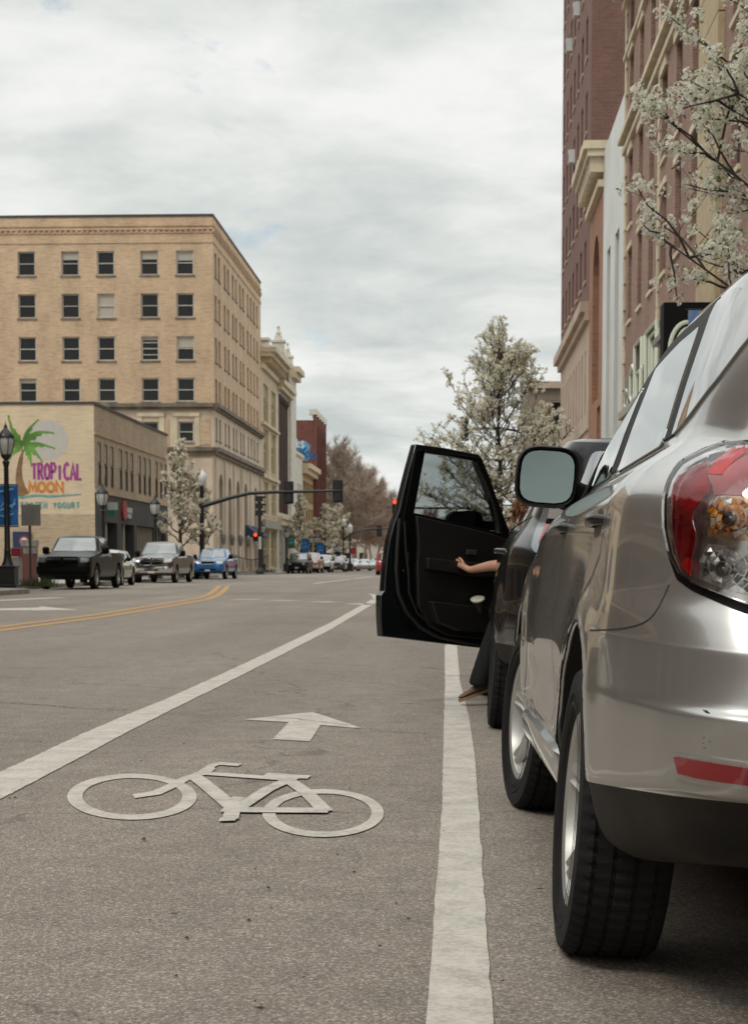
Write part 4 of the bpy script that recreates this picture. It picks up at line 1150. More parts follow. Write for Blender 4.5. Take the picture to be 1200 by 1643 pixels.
def body_grid(cols, low, zs0, zb, nsub, msub, hw):
    """cols: dicts x,y (plan outline from nose centre to tail centre), n (outline normal), nw, tw, belt, fi, P7, P9, flat"""
    bn = low[-1][0]; G = []
    for c in cols:
        pts = []
        nx_, ny_ = c['n']; be = c['belt']
        first = None
        for (z, ins, to, no) in low:
            zz = z if z <= zs0 else zs0 + (z - zs0) * (be - zs0) / (bn - zs0)
            k = ins * (c.get('fi', 1) if z > zs0 else 1)
            x = max(0, c['x'] - nx_ * k) if c['x'] > 0 else 0
            y = c['y'] - ny_ * k - to * c.get('tw', 0) + no * c.get('nw', 0)
            pts.append((x, y, zz))
        pts = [(0, pts[0][1], zb)] + [(pts[0][0] * .9, pts[0][1], zb)] + pts
        p5 = Vector(pts[-1]); p9 = Vector(c['P9'])
        if c.get('flat'):
            cr = c.get('crown', .02)
            for t in (.12, .42, .75):
                q = p5.lerp(p9, t); q.z = p5.z + (p9.z - p5.z) * math.sin(t * math.pi / 2) + cr * math.sin(t * math.pi) * .4; pts.append(tuple(q))
        else:
            p7 = Vector(c['P7']); q = p5.lerp(p7, .5); q.x += c.get('bul', .012); pts.append(tuple(q)); pts.append(tuple(p7))
            q = p7.lerp(p9, .5); q.z = p7.z + (p9.z - p7.z) * .72; pts.append(tuple(q))
        pts.append(tuple(p9)); G.append(pts)
    G = np.array(G)
    D = pchip(G, nsub); D = np.transpose(D, (1, 0, 2)); D = pchip(D, msub)
    return np.transpose(D, (1, 0, 2))


def car_shell_mesh(name, D, mats, parent, cutters=None, clad=None, angle=34, well=1):
    nc, nr, _ = D.shape; bm = bmesh.new(); V = {}
    for s_ in (1, -1):
        for i in range(nc):
            for j in range(nr):
                x, y, z = D[i, j]; V[s_, i, j] = bm.verts.new((x * s_, y, z))
        for i in range(nc - 1):
            for j in range(nr - 1):
                q = [V[s_, i, j], V[s_, i + 1, j], V[s_, i + 1, j + 1], V[s_, i, j + 1]]
                bm.faces.new(q if s_ > 0 else q[::-1])
    bmesh.ops.remove_doubles(bm, verts=bm.verts, dist=.0012)
    bmesh.ops.dissolve_degenerate(bm, dist=.0008, edges=bm.edges)
    bmesh.ops.recalc_face_normals(bm, faces=bm.faces)
    me = bpy.data.meshes.new(name); bm.to_mesh(me)
    bvh = BVHTree.FromBMesh(bm); bm.free()
    for m in mats: me.materials.append(m)
    o = bpy.data.objects.new(name, me); COL.objects.link(o)
    if cutters:
        cb = MB()
        for (kind, a) in cutters:
            if kind == 'cyl':
                x0, x1, y, z, r_ = a; cb.lathe([(r_, x0), (r_, x1)], (0, y, z), 48, 'x'); b = len(cb.v)
                cb.f.append(list(range(b - 96, b - 48))[::-1]); cb.f.append(list(range(b - 48, b))); cb.m += [0, 0]
            else: cb.box(*a)
        co = cb.build('cutter', mats)
        shade(co.data, 30)
        for f_ in co.data.polygons: f_.material_index = well
        md = o.modifiers.new('x', 'BOOLEAN'); md.operation = 'DIFFERENCE'; md.object = co; md.solver = 'EXACT'
        dg = bpy.context.evaluated_depsgraph_get(); me2 = bpy.data.meshes.new_from_object(o.evaluated_get(dg), depsgraph=dg)
        o.modifiers.clear(); o.data = me2; me2.name = name
        bpy.data.meshes.remove(me); bpy.data.objects.remove(co)
        me = me2
        for p in me.polygons:
            c = p.center
            for (kind, a) in cutters:
                if kind == 'cyl':
                    x0, x1, y, z, r_ = a
                    if x0 - .02 < c.x < x1 + .02 and math.hypot(c.y - y, c.z - z) < r_ + .004 and abs(abs(c.x)) < 2 and (math.hypot(c.y - y, c.z - z) > r_ - .015 or p.normal.dot(Vector((1, 0, 0))) ** 2 > .98 and min(abs(c.x - x0), abs(c.x - x1)) < .01): p.material_index = well
    if clad:
        bm = bmesh.new(); bm.from_mesh(me)
        for (pco, pno, test, mi) in clad:
            bmesh.ops.bisect_plane(bm, geom=bm.verts[:] + bm.edges[:] + bm.faces[:], plane_co=pco, plane_no=pno, dist=.0005)
            for f_ in bm.faces:
                if test(f_.calc_center_median()) and f_.material_index == 0: f_.material_index = mi
        bm.to_mesh(me); bm.free()
    shade(me, angle)
    if parent: o.parent = parent
    return o, bvh


def patch(name, bvh, poly, view, m, parent, off=.004, grid=.06, skirt=.012, round_=0, mats=None):
    """a panel cut to a 2-D outline and laid on the body surface. view: L R B F T or angle-pair basis"""
    dirs = {'L': (Vector((1, 0, 0)), lambda u, v: Vector((-3, u, v))), 'R': (Vector((-1, 0, 0)), lambda u, v: Vector((3, u, v))),
            'B': (Vector((0, 1, 0)), lambda u, v: Vector((u, -9, v))), 'F': (Vector((0, -1, 0)), lambda u, v: Vector((u, 9, v))), 'T': (Vector((0, 0, -1)), lambda u, v: Vector((u, v, 4))),
            'BL': (Vector((1, 1, 0)).normalized(), lambda u, v: Vector((u * .70711 - 4, -u * .70711 - 4, v))), 'BR': (Vector((-1, 1, 0)).normalized(), lambda u, v: Vector((-u * .70711 + 4, -u * .70711 - 4, v))),
            'FL': (Vector((1, -1, 0)).normalized(), lambda u, v: Vector((u * .70711 - 5, u * .70711 + 5, v))), 'FR': (Vector((-1, -1, 0)).normalized(), lambda u, v: Vector((-u * .70711 + 5, u * .70711 + 5, v)))}
    d, fn = dirs[view]
    if round_:
        q = []; n = len(poly)
        for i in range(n):
            p0, p1, p2 = Vector(poly[i - 1]), Vector(poly[i]), Vector(poly[(i + 1) % n])
            a = p1 + (p0 - p1) * min(.45, round_ / max(1e-6, (p0 - p1).length)); b = p1 + (p2 - p1) * min(.45, round_ / max(1e-6, (p2 - p1).length))
            for t in (0, .33, .67, 1): q.append(tuple(a * (1 - t) ** 2 + p1 * 2 * t * (1 - t) + b * t * t))
        poly = q
    bm = bmesh.new(); vs = [bm.verts.new((p[0], p[1], 0)) for p in poly]
    try: bm.faces.new(vs)
    except Exception: return None
    bmesh.ops.triangulate(bm, faces=bm.faces)
    us = [p[0] for p in poly]; ws = [p[1] for p in poly]
    for lo, hi, ax in ((min(us), max(us), 0), (min(ws), max(ws), 1)):
        k = int((hi - lo) / grid)
        for i in range(1, k + 1):
            co = [0, 0, 0]; co[ax] = lo + (hi - lo) * i / (k + 1); no = [0, 0, 0]; no[ax] = 1
            bmesh.ops.bisect_plane(bm, geom=bm.verts[:] + bm.edges[:] + bm.faces[:], plane_co=co, plane_no=no, dist=1e-5)
    bad = 0
    for v in bm.verts:
        o_ = fn(v.co.x, v.co.y); h = bvh.ray_cast(o_, d)
        if h[0] is None:
            q = o_ + d * 3.2
            h = bvh.find_nearest(o_ + d * 4)
            bad += 1
        nn_ = h[1]
        if nn_.dot(d) > 0: nn_ = -nn_
        v.co = h[0] + (nn_ * .7 - d * .3).normalized() * off
    if skirt:
        be = [e for e in bm.edges if len(e.link_faces) == 1]
        r_ = bmesh.ops.extrude_edge_only(bm, edges=be)
        for v in [g_ for g_ in r_['geom'] if isinstance(g_, bmesh.types.BMVert)]: v.co += d * (skirt)
    me = bpy.data.meshes.new(name); bm.to_mesh(me); bm.free()
    me.materials.append(m); shade(me, 50, fix=True)
    o = bpy.data.objects.new(name, me); COL.objects.link(o)
    if parent: o.parent = parent
    return o


def line_on(name, bvh, lines, view, m, parent, wd=.006, off=.0015, n=14):
    """a thin panel gap or trim strip following the surface"""
    mb = MB()
    sgn = {'L': (Vector((1, 0, 0)), lambda u, v: Vector((-3, u, v))), 'R': (Vector((-1, 0, 0)), lambda u, v: Vector((3, u, v))), 'B': (Vector((0, 1, 0)), lambda u, v: Vector((u, -9, v))),
           'BL': (Vector((1, 1, 0)).normalized(), lambda u, v: Vector((u * .70711 - 4, -u * .70711 - 4, v))), 'T': (Vector((0, 0, -1)), lambda u, v: Vector((u, v, 4))), 'F': (Vector((0, -1, 0)), lambda u, v: Vector((u, 9, v)))}
    d, fn = sgn[view]

    def P(u, v, l):
        h = bvh.ray_cast(fn(u, v), d)
        if h[0] is None: h = bvh.find_nearest(fn(u, v) + d * 2.2)
        q = h[1] if h[1].dot(d) < 0 else -h[1]
        return h[0] + q * off
    for l in lines:
        strip(mb, densify([tuple(p) for p in l], n), wd, P)
    return mb.build(name, m, parent)


def wheel(parent, loc, rad, wid, rim_r, side, style='five', tread=False, name='wheel'):
    """side -1 = left (outer face to -x)"""
    s = side; nseg = 180 if tread else 36
    hb = MB(); hb.lathe([(.02, .0), (.14, .0), (.14, s * .05), (.05, s * .06), (.001, s * .06)], (0, 0, 0), 20, 'x'); hb.lathe([(rim_r * .30, s * wid * .02), (rim_r * .80, s * wid * .02), (rim_r * .8, s * wid * .06), (rim_r * .3, s * wid * .06)], (0, 0, 0), 24, 'x')
    wo = hb.build(name, M_RIMD, parent, smooth=35); wo.location = loc
    tb = MB(); h = wid / 2
    prof = [(rim_r - .005, -h * .80), (rim_r + .02, -h * .93), (rad * .86, -h * 1.0), (rad * .95, -h * .95), (rad * .985, -h * .82)]
    gr = [-.62, -.22, .22, .62] if tread else [-.4, .4]
    top = []
    for g_ in gr: top += [(rad * .998, (g_ - .05) * h), (rad * .998 - .008, (g_ - .042) * h), (rad * .998 - .008, (g_ + .042) * h), (rad * .998, (g_ + .05) * h)]
    prof += top + [(rad * .985, h * .82), (rad * .95, h * .95), (rad * .86, h), (rim_r + .02, h * .93), (rim_r - .005, h * .80)]
    prof = [(a, b * (1 if s > 0 else 1)) for a, b in prof]
    if tread:
        vs = []; n = nseg
        for i, (r_, x) in enumerate(prof):
            for k in range(n):
                sk = int(round(abs(x) / h * 3)); kk = (k + sk) % 3
                e = r_ - (.007 if kk == 0 and r_ > rad * .93 and 4 <= i <= len(prof) - 5 else 0)
                a = 2 * math.pi * k / n; vs.append((x, e * math.cos(a), e * math.sin(a)))
        tb.add(vs, [(i * n + k, i * n + (k + 1) % n, (i + 1) * n + (k + 1) % n, (i + 1) * n + k) for i in range(len(prof) - 1) for k in range(n)])
        for rr_ in (.72, .80): tb.lathe([(rad * rr_, -h * 1.003), (rad * rr_ + .004, -h * 1.012), (rad * rr_ + .008, -h * 1.003)], (0, 0, 0), 60, 'x'); tb.lathe([(rad * rr_, h * 1.003), (rad * rr_ + .004, h * 1.012), (rad * rr_ + .008, h * 1.003)], (0, 0, 0), 60, 'x')
    else: tb.lathe(prof, (0, 0, 0), nseg, 'x')
    tb.build('tyre', M_TYRE, wo, smooth=28)
    rb = MB(); ox = s * h * .80
    rb.lathe([(rim_r - .04, -s * h * .7), (rim_r - .035, ox - s * .03), (rim_r - .022, ox), (rim_r - .004, ox + s * .006), (rim_r + .008, ox), (rim_r + .008, ox - s * .02)], (0, 0, 0), 60, 'x')
    ns = {'five': 5, 'six': 6, 'multi': 8}[style]; ri = rim_r - .030; hub_x = ox - s * .035
    for k in range(ns):
        a = 2 * math.pi * (k + .25) / ns
        wb = .060 if style != 'multi' else .03; wt = .050 if style != 'multi' else .025
        rows_ = [(.045, wb, hub_x + s * .0, .02), (ri * .35, wb * .85, hub_x + s * .004, .03), (ri * .7, wt * .9, hub_x + s * .012, .03), (ri * .98, wt * 1.25, ox - s * .006, .02), (ri + .012, wt * 1.4, ox - s * .012, .02)]
        vs = []
        for (rr_, w2, x, th) in rows_:
            for (q, dx) in ((-w2, -s * th), (-w2, 0), (-w2 * .55, s * .006), (-w2 * .25, -s * .004), (w2 * .25, -s * .004), (w2 * .55, s * .006), (w2, 0), (w2, -s * th)):
                y = rr_ * math.cos(a) - q * .5 * math.sin(a) * 1.0; z = rr_ * math.sin(a) + q * .5 * math.cos(a)
                vs.append((x + dx, y, z))
        n = 8; rb.add(vs, [(i * n + k2, i * n + (k2 + 1) % n, (i + 1) * n + (k2 + 1) % n, (i + 1) * n + k2) for i in range(4) for k2 in range(n)])
    rb.lathe([(.055, hub_x - s * .03), (.055, hub_x + s * .006), (.045, hub_x + s * .014), (.030, hub_x + s * .012), (.028, hub_x + s * .018), (.001, hub_x + s * .020)], (0, 0, 0), 24, 'x')
    for k in range(5):
        a = 2 * math.pi * (k + .75) / 5; rb.lathe([(.012, 0), (.012, s * .012), (.006, s * .016), (.001, s * .014)], (hub_x + s * .002, .042 * math.cos(a) * 1.6, .042 * math.sin(a) * 1.6), 8, 'x', 1)
    rb.build('rim', [M_RIM, M_RIMD], wo, smooth=40)
    return wo


def mirror_parts(parent, x, y, z, s, wd, ht, m, sheared=.02, glass_back=True, arm=None, dp=.10, arm_r=.045, gs=(.90, .88), tilt=(0, 0)):
    """door mirror; s = side sign; glass faces backwards (-y)"""
    mb = MB(); n = 22; sec = []
    def sup(k, rx, rz): a = 2 * math.pi * k / n; c, q = math.cos(a), math.sin(a); e = .55; return (rx * math.copysign(abs(c) ** e, c), rz * math.copysign(abs(q) ** e, q))
    prof = [(.014, max(gs) + .03), (-.030, max(gs) + .05), (-.034, .98), (0, 1.04), (.03, 1.02), (.06, .90), (dp, .60), (dp + .015, .2)]
    vs = []
    for (yy, sc) in prof:
        for k in range(n):
            a, b = sup(k, wd / 2 * sc, ht / 2 * sc); vs.append((x + a + b * sheared * s, y + yy, z + b))
    mb.add(vs, [(i * n + k, i * n + (k + 1) % n, (i + 1) * n + (k + 1) % n, (i + 1) * n + k) for i in range(len(prof) - 1) for k in range(n)] + [tuple(range((len(prof) - 1) * n, len(prof) * n)), tuple(range(n))[::-1]])
    mb.tube(arm or [(x - s * wd * .45, y + .04, z - ht * .30), (x - s * (wd * .5 + .07), y + .08, z - ht * .62)], arm_r, 8)
    o = mb.build('door_mirror', m, parent, smooth=50)
    gb = MB(); vs = [sup(k, wd / 2 * gs[0], ht / 2 * gs[1]) for k in range(n)]
    gb.add([(x + a + b * sheared * s, y - .0165 + (a * tilt[0] + b * tilt[1]) + abs(tilt[0]) * wd * .02, z + b) for a, b in vs], [tuple(range(n))])
    # rim behind the glass
    vi = [(x + a * 1.02 + b * sheared * s, y + .012, z + b * 1.02) for a, b in vs]
    gb.add(vi, [tuple(range(n))], 1)
    gb.build('mirror_glass', [M_CGLASSR, M_TRIM], o)
    return o


def generic_car(p):
    """p: style, nose, tail (y relative to rear axle 0), wb, hw, height and colour. Fronts point to +y."""
    st = p['style']; hw = p['hw']; wb = p['wb']; nose = p['nose']; tail = p['tail']; H = p['h']; be = p['belt']; hf = p['hoodf']; zb = p.get('zb', .30)
    yc = p['cowl']; yt = p['wst']; hwr = p['hwr']; yr = p['yr']; rad = p.get('wr', .34); drop = p.get('drop', .07)
    t = thing(p['name'], p['label'], p['cat'], p['loc'], p.get('rot', (0, 0, math.pi)), p.get('group'))
    low = [(zb, .06, 0, -.05), (zb + .1, .02, .02, .0), (.62, 0, .03, .02), (be - .22, .005, .0, .0), (be - .10, .03, -.02, -.03), (be, hw - p['hwb'], -.04, -.08)]
    z_h = lambda y: hf + (be - .03 - hf) * min(1, max(0, (nose - y) / (nose - yc)))
    C = []
    def flat(x, y, n, bz, p9, **k): C.append(dict(x=x, y=y, n=n, belt=bz, flat=1, P9=p9, fi=k.pop('fi', .35), **k))
    flat(0, nose, (0, 1), hf, (0, nose - .12, hf + .03), nw=1)
    sq = st == 'pickup'
    flat(hw * .5, nose - .02, (0, 1), hf, (0, nose - .2, hf + .04), nw=1)
    flat(hw * (.90 if sq else .82), nose - (.10 if sq else .13), (.5, .85), hf, (0, nose - .32, hf + .05), nw=.8)
    flat(hw * (.99 if sq else .97), nose - (.26 if sq else .42), (.95, .3), hf + .02, (0, nose - .5, hf + .07), nw=.3)
    flat(hw, wb, (1, 0), z_h(wb) + .01, (0, wb, z_h(wb) + .06))
    flat(hw, yc + .25, (1, 0), be - .04, (0, yc + .35, be + .05), fi=.6)
    hb = p['hwb']
    C.append(dict(x=hw, y=yc, n=(1, 0), belt=be, P7=(hb - .05, yc + .02, be + .03), P9=(0, yc + .22, be + .07), bul=0))
    C.append(dict(x=hw, y=(yc + yt) / 2, n=(1, 0), belt=be, P7=((hb + hwr) / 2 - .02, (yc + yt) / 2, (be + H) / 2 - .0), P9=(0, (yc + yt) / 2 + .14, (be + H) / 2 + .04)))
    C.append(dict(x=hw, y=yt, n=(1, 0), belt=be, P7=(hwr, yt, H - drop), P9=(0, yt + .06, H - .03)))
    C.append(dict(x=hw, y=(yt + yr) / 2, n=(1, 0), belt=be, P7=(hwr, (yt + yr) / 2, H - drop), P9=(0, (yt + yr) / 2, H)))
    if st in ('suv', 'van'):
        C.append(dict(x=hw, y=yr + .1, n=(1, 0), belt=be, P7=(hwr, yr + .1, H - drop - .01), P9=(0, yr + .15, H - .01), tw=0))
        C.append(dict(x=hw * .97, y=tail + .28, n=(1, -.1), belt=be, P7=(hwr * .97, yr - .02, H - drop - .02), P9=(0, yr + .1, H - .015), tw=.4))
        C.append(dict(x=hw * .86, y=tail + .08, n=(.6, -.8), belt=be, P7=(hwr * .85, yr - .06, H - drop - .02), P9=(0, yr + .06, H - .02), tw=.8))
        C.append(dict(x=hw * .5, y=tail + .01, n=(0, -1), belt=be, P7=(hwr * .5, yr - .10, H - drop), P9=(0, yr + .02, H - .025), tw=1, fi=.5))
        C.append(dict(x=0, y=tail, n=(0, -1), belt=be, P7=(0, yr - .11, H - drop + .01), P9=(0, yr, H - .03), tw=1, fi=.5, bul=0))
    else:
        dk = p['deck']; yb = p['yb']
        C.append(dict(x=hw, y=yr, n=(1, 0), belt=be, P7=(hwr, yr, H - drop - .01), P9=(0, yr, H - .02)))
        C.append(dict(x=hw, y=(yr + yb) / 2, n=(1, 0), belt=be, P7=((hb + hwr) / 2, (yr + yb) / 2, (be + H) / 2), P9=(0, (yr + yb) / 2 - .05, (be + H) / 2 + .03)))
        C.append(dict(x=hw, y=yb, n=(1, 0), belt=be, P7=(hb - .05, yb, be + .02), P9=(0, yb - .06, be + .03), bul=0))
        flat(hw, yb - .25, (1, 0), dk, (0, yb - .25, dk + .02), crown=0)
        flat(hw, (yb + tail) / 2, (1, 0), dk, (0, (yb + tail) / 2, dk + .02), crown=0)
        flat(hw * .97, tail + .3, (1, -.1), dk, (0, tail + .3, dk + .01), tw=.4, crown=0)
        flat(hw * .86, tail + .06, (.6, -.8), dk, (0, tail + .2, dk + .01), tw=.8, crown=0)
        flat(hw * .5, tail + .01, (0, -1), dk, (0, tail + .1, dk), tw=1, crown=0)
        flat(0, tail, (0, -1), dk, (0, tail + .08, dk), tw=1, crown=0)
    D = body_grid(C, low, .62, zb - .02, 3, 3, hw)
    ar = rad + p.get('gap', .055)
    cut = []
    for y in (0, wb):
        for s_ in (1, -1):
            a, b = sorted((s_ * hw * .55, s_ * hw * 1.3)); cut.append(('cyl', (a, b, y, rad + .03, ar)))
    pm = p['paint']
    body, bvh = car_shell_mesh('body', D, [pm, M_UNDER, M_CLAD, M_CHROME], t, cut, p.get('clad'))
    gh = H - drop
    # glass
    fr = .06
    patch('windshield', bvh, [(-hb + .12, be + .07), (hb - .12, be + .07), (hwr - .06, gh - .03), (-hwr + .06, gh - .03)], 'F', M_CGLASSB if False else p.get('glass', M_CGLASS), t, off=.006, grid=.16, skirt=.02, round_=.05)
    for s_, v in ((-1, 'L'), (1, 'R')):
        yF = yc - .12; yB = (yt + yr) / 2
        slope = lambda z: yc + (yt - yc) * (z - be) / (gh - be)
        q = [(slope(be + .05) - .16, be + .035), (slope(gh - .06) - .12, gh - .05), (yB + .05, gh - .05), (yB + .05, be + .035)]
        patch('side_window', bvh, q, v, p.get('glass', M_CGLASS), t, off=.004, grid=.25, skirt=.01, round_=.03)
        if p.get('rear_win', True):
            ye = p.get('rwe', yr + .05); q = [(yB - .03, be + .035), (yB - .03, gh - .05), (ye + .06, gh - .06), (ye - .04 if st != 'pickup' else ye + .02, be + .05)]
            patch('side_window', bvh, q, v, p.get('glass', M_CGLASS), t, off=.004, grid=.25, skirt=.01, round_=.03)
        line_on('door_gap', bvh, [[(yF - .05, zb + .12), (yF - .02, be - .02)], [(yB + .01, zb + .12), (yB + .01, be + .01)]], v, M_SEAM, t, wd=.014, off=.003, n=4)
        patch('door_handle', bvh, [(yB + .08, be - .16), (yB + .26, be - .16), (yB + .26, be - .12), (yB + .08, be - .12)], v, p.get('handle', M_TRIM), t, off=.025, grid=.3, skirt=.03)
        mirror_parts(t, s_ * (hw + .10), yc - .18, be + .09, s_, p.get('mw', .2), p.get('mh', .16), p.get('mirror', M_TRIM), dp=.08)
        # headlights wrap round the front corner
        z0, z1 = p['lamp']; xa, xb = p['lampx']
        if st == 'beetle': pass
        patch('headlight', bvh, [(s_ * xa, z0), (s_ * xb, z0 + .02), (s_ * xb, z1 - .02), (s_ * xa, z1)] if s_ > 0 else [(s_ * xb, z0 + .02), (s_ * xa, z0), (s_ * xa, z1), (s_ * xb, z1 - .02)], 'F', p.get('lampm', M_LAMPG), t, off=.008, grid=.1, skirt=.02, round_=.04)
    g0, g1, gx = p['grille']
    gm = MB()
    go = patch('grille', bvh, [(-gx, g0), (gx, g0), (gx * 1.03, g1), (-gx * 1.03, g1)], 'F', M_TRIM, t, off=.006, grid=.15, skirt=.02, round_=.04)
    if p.get('chrome_grille'):
        cm = p['chrome_grille']
        w2 = .028 if p['chrome_grille'] is not None else .02
        yy = nose + .045
        mb = MB(); q = [(-gx, g0), (gx, g0), (gx * 1.02, g1), (-gx * 1.02, g1)]
        zc_m = (g0 + g1) / 2
        mb.tube([(-gx, yy - .02, g0), (gx, yy - .02, g0), (gx * 1.02, yy - .03, g1), (-gx * 1.02, yy - .03, g1), (-gx, yy - .02, g0)], w2, 6)
        if p.get('cross'): mb.box(-gx, gx, yy - .04, yy + .012, zc_m - .03, zc_m + .03); mb.box(-.045, .045, yy - .04, yy + .016, g0, g1)
        mb.build('grille_surround', cm, go, smooth=40)
    if p.get('bumper'):
        b0, b1, bmm = p['bumper']
        bo = patch('bumper', bvh, [(-hw * .93, b0), (hw * .93, b0), (hw * .95, b1), (-hw * .95, b1)], 'F', bmm, t, off=.05, grid=.1, skirt=.09, round_=.05)
        if p.get('lowgrille'):
            l0, l1, lx = p['lowgrille']; mb = MB(); mb.box(-lx, lx, nose + .02, nose + .085, l0, l1); mb.build('lower_grille', M_TRIM, bo, bevel=.01)
    if p.get('plate', True):
        mb = MB(); pz = p.get('platez', .45); mb.box(-.15, .15, nose + .075, nose + .088, pz, pz + .11); mb.build('licence_plate', M_PLATE, t)
    mb = MB(); mb.box(-hw * .82, hw * .82, tail + .25, nose - .35, zb - .08, zb + .02); mb.build('underbody', M_UNDER, t)
    if p.get('roofbox'):
        mb = MB(); n = 14; prof = [(-1.0, .3), (-.9, .8), (-.2, 1.0), (.6, .95), (1.0, .5)]; vs = []
        for (yy, sc) in prof:
            for k in range(n): a = 2 * math.pi * k / n; vs.append((.42 * sc * math.cos(a), yt - .9 + yy, H + .20 + .17 * sc * math.sin(a)))
        mb.add(vs, [(i * n + k, i * n + (k + 1) % n, (i + 1) * n + (k + 1) % n, (i + 1) * n + k) for i in range(4) for k in range(n)] + [tuple(range(n)), tuple(range(4 * n, 5 * n))])
        mb.build('roof_box', M_TRIM, t, smooth=50)
    if p.get('rails'):
        for s_ in (-1, 1):
            mb = MB(); mb.tube([(s_ * (hwr - .06), yt - .1, H - .05), (s_ * (hwr - .06), yt - .25, H + .02), (s_ * (hwr - .06), yr + .2, H + .02), (s_ * (hwr - .06), yr + .05, H - .05)], .018, 6); mb.build('roof_rail', M_TRIM, t)
    rw = .10
    for y in (0, wb):
        for s_ in (-1, 1):
            wheel(t, (s_ * (hw - .115), y, rad), rad, .22, rad * .62, s_, p.get('ws', 'five'))
    # tail lamps and rear plate
    for s_ in (-1, 1):
        zt1 = (p.get('deck', be)) - .06
        a, b = sorted((s_ * hw * .62, s_ * hw * .88)); patch('tail_light', bvh, [(a, zt1 - .24), (b, zt1 - .24), (b, zt1), (a, zt1)], 'B', M_REDLENS, t, off=.006, grid=.12, skirt=.015, round_=.03)
    if st == 'suv' or st == 'van':
        patch('rear_window', bvh, [(-hwr + .02, be + .06), (hwr - .02, be + .06), (hwr - .12, gh - .08), (-hwr + .12, gh - .08)], 'B', M_CGLASS, t, off=.005, grid=.15, skirt=.01, round_=.05)
    else:
        patch('rear_window', bvh, [(-hwr + .05, be + .06), (hwr - .05, be + .06), (hwr - .12, gh - .06), (-hwr + .12, gh - .06)], 'B', M_CGLASS, t, off=.005, grid=.15, skirt=.01, round_=.05)
    return t, bvh


def at_ground(px, Y): p = atY(px, 903, Y); return (p.x, Y, 0)


PK = dict(style='pickup', cat='pickup truck', group='cars parked along the far kerb', nose=4.65, tail=-1.15, wb=3.55, hw=.98, hwb=.90, hwr=.70, h=1.88, belt=1.28, hoodf=1.12, zb=.42, cowl=2.85, wst=2.25, yr=1.15, yb=1.02, deck=1.30, wr=.385, gap=.08, mw=.24, mh=.26, ws='five')
SD = dict(style='sedan', cat='car', group='cars parked along the far kerb', nose=3.65, tail=-1.0, wb=2.7, hw=.88, hwb=.80, hwr=.56, h=1.45, belt=.95, hoodf=.72, zb=.24, cowl=2.05, wst=1.25, yr=.05, yb=-.5, deck=.98, wr=.32, lamp=(.58, .74), lampx=(.50, .80), grille=(.52, .66, .36), ws='five')
SV = dict(style='suv', cat='car', group='cars parked along the far kerb', nose=3.55, tail=-.95, wb=2.65, hw=.90, hwb=.82, hwr=.64, h=1.74, belt=1.10, hoodf=.98, zb=.32, cowl=2.15, wst=1.5, yr=-.72, wr=.35, lamp=(.74, .92), lampx=(.55, .80), grille=(.72, .92, .44), rwe=-.45)
PBLACK = mat('black_paint', (.003, .003, .003), .30, spec=.28, coat=.0); PGREY = paint('dark_grey_paint', (.075, .062, .055), .6); PBLUE = paint('blue_paint', (.008, .135, .38), .2)
PGREEN = paint('pale_green_paint', (.30, .34, .20), .3); PWHITE = paint('white_paint', (.52, .52, .50), .0); PREDV = paint('copper_red_paint', (.30, .07, .04), .3); PPURP = paint('plum_grey_paint', (.095, .075, .085), .5)
PTEAL = paint('pale_teal_paint', (.30, .38, .36), .3); PSILV = paint('dull_silver_paint', (.38, .38, .37), .5); PREDT = paint('red_paint', (.30, .015, .015), .1)
GL2 = mat('windshield_reflecting', (.06, .07, .068), .06, spec=1.0, coat=1.0, ior=1.8)

Yb = 63.5
generic_car({**PK, 'name': 'pickup_truck', 'label': 'black pickup truck with matt black grille nearest the street lamp', 'loc': at_ground(107, Yb - 0.0)[:1] + (Yb + 4.65, 0), 'paint': PBLACK, 'lamp': (.94, 1.10), 'lampx': (.62, .92), 'lampm': mat('smoked_headlamp', (.10, .10, .095), .15, coat=1), 'grille': (.86, 1.12, .52), 'chrome_grille': M_TRIM, 'cross': True, 'bumper': (.56, .80, M_TRIM), 'lowgrille': (.60, .70, .5), 'plate': False, 'glass': GL2, 'wr': .42, 'gap': .09, 'h': 1.92, 'rot': (0, 0, math.pi - .03)})
generic_car({**SV, 'name': 'hatchback_car', 'label': 'pale green rounded small car parked right behind the black pickup', 'cat': 'car', 'loc': (at_ground(163, 74)[0], 76.6, 0), 'paint': PGREEN, 'hw': .86, 'hwb': .72, 'hwr': .50, 'h': 1.50, 'belt': .98, 'hoodf': .80, 'lamp': (.56, .72), 'grille': (.4, .5, .3), 'nose': 3.3, 'tail': -.8, 'wb': 2.5, 'cowl': 2.0, 'wst': 1.35, 'yr': -.45, 'rwe': -.2, 'wr': .32})
generic_car({**PK, 'name': 'pickup_truck', 'label': 'dark grey pickup truck with chrome cross grille and chrome bumper', 'loc': (at_ground(250, 84)[0], 84 + 4.65, 0), 'paint': PGREY, 'lamp': (.94, 1.14), 'lampx': (.56, .93), 'grille': (.84, 1.16, .52), 'chrome_grille': M_CHROME, 'cross': True, 'bumper': (.50, .76, M_CHROME), 'lowgrille': (.56, .62, .32), 'glass': GL2, 'h': 1.94, 'rot': (0, 0, math.pi - .04)})
generic_car({**PK, 'name': 'pickup_truck', 'label': 'bright blue pickup truck with small dark grille', 'loc': (at_ground(338, 103)[0], 103 + 4.4, 0), 'paint': PBLUE, 'nose': 4.35, 'wb': 3.3, 'hw': .93, 'hwb': .84, 'hwr': .64, 'h': 1.78, 'belt': 1.18, 'hoodf': 1.02, 'deck': 1.18, 'lamp': (.86, 1.02), 'lampx': (.50, .86), 'grille': (.84, 1.02, .38), 'chrome_grille': PSILV, 'bumper': (.52, .78, PBLUE), 'lowgrille': (.52, .60, .45), 'glass': GL2, 'rot': (0, 0, math.pi - .04)})
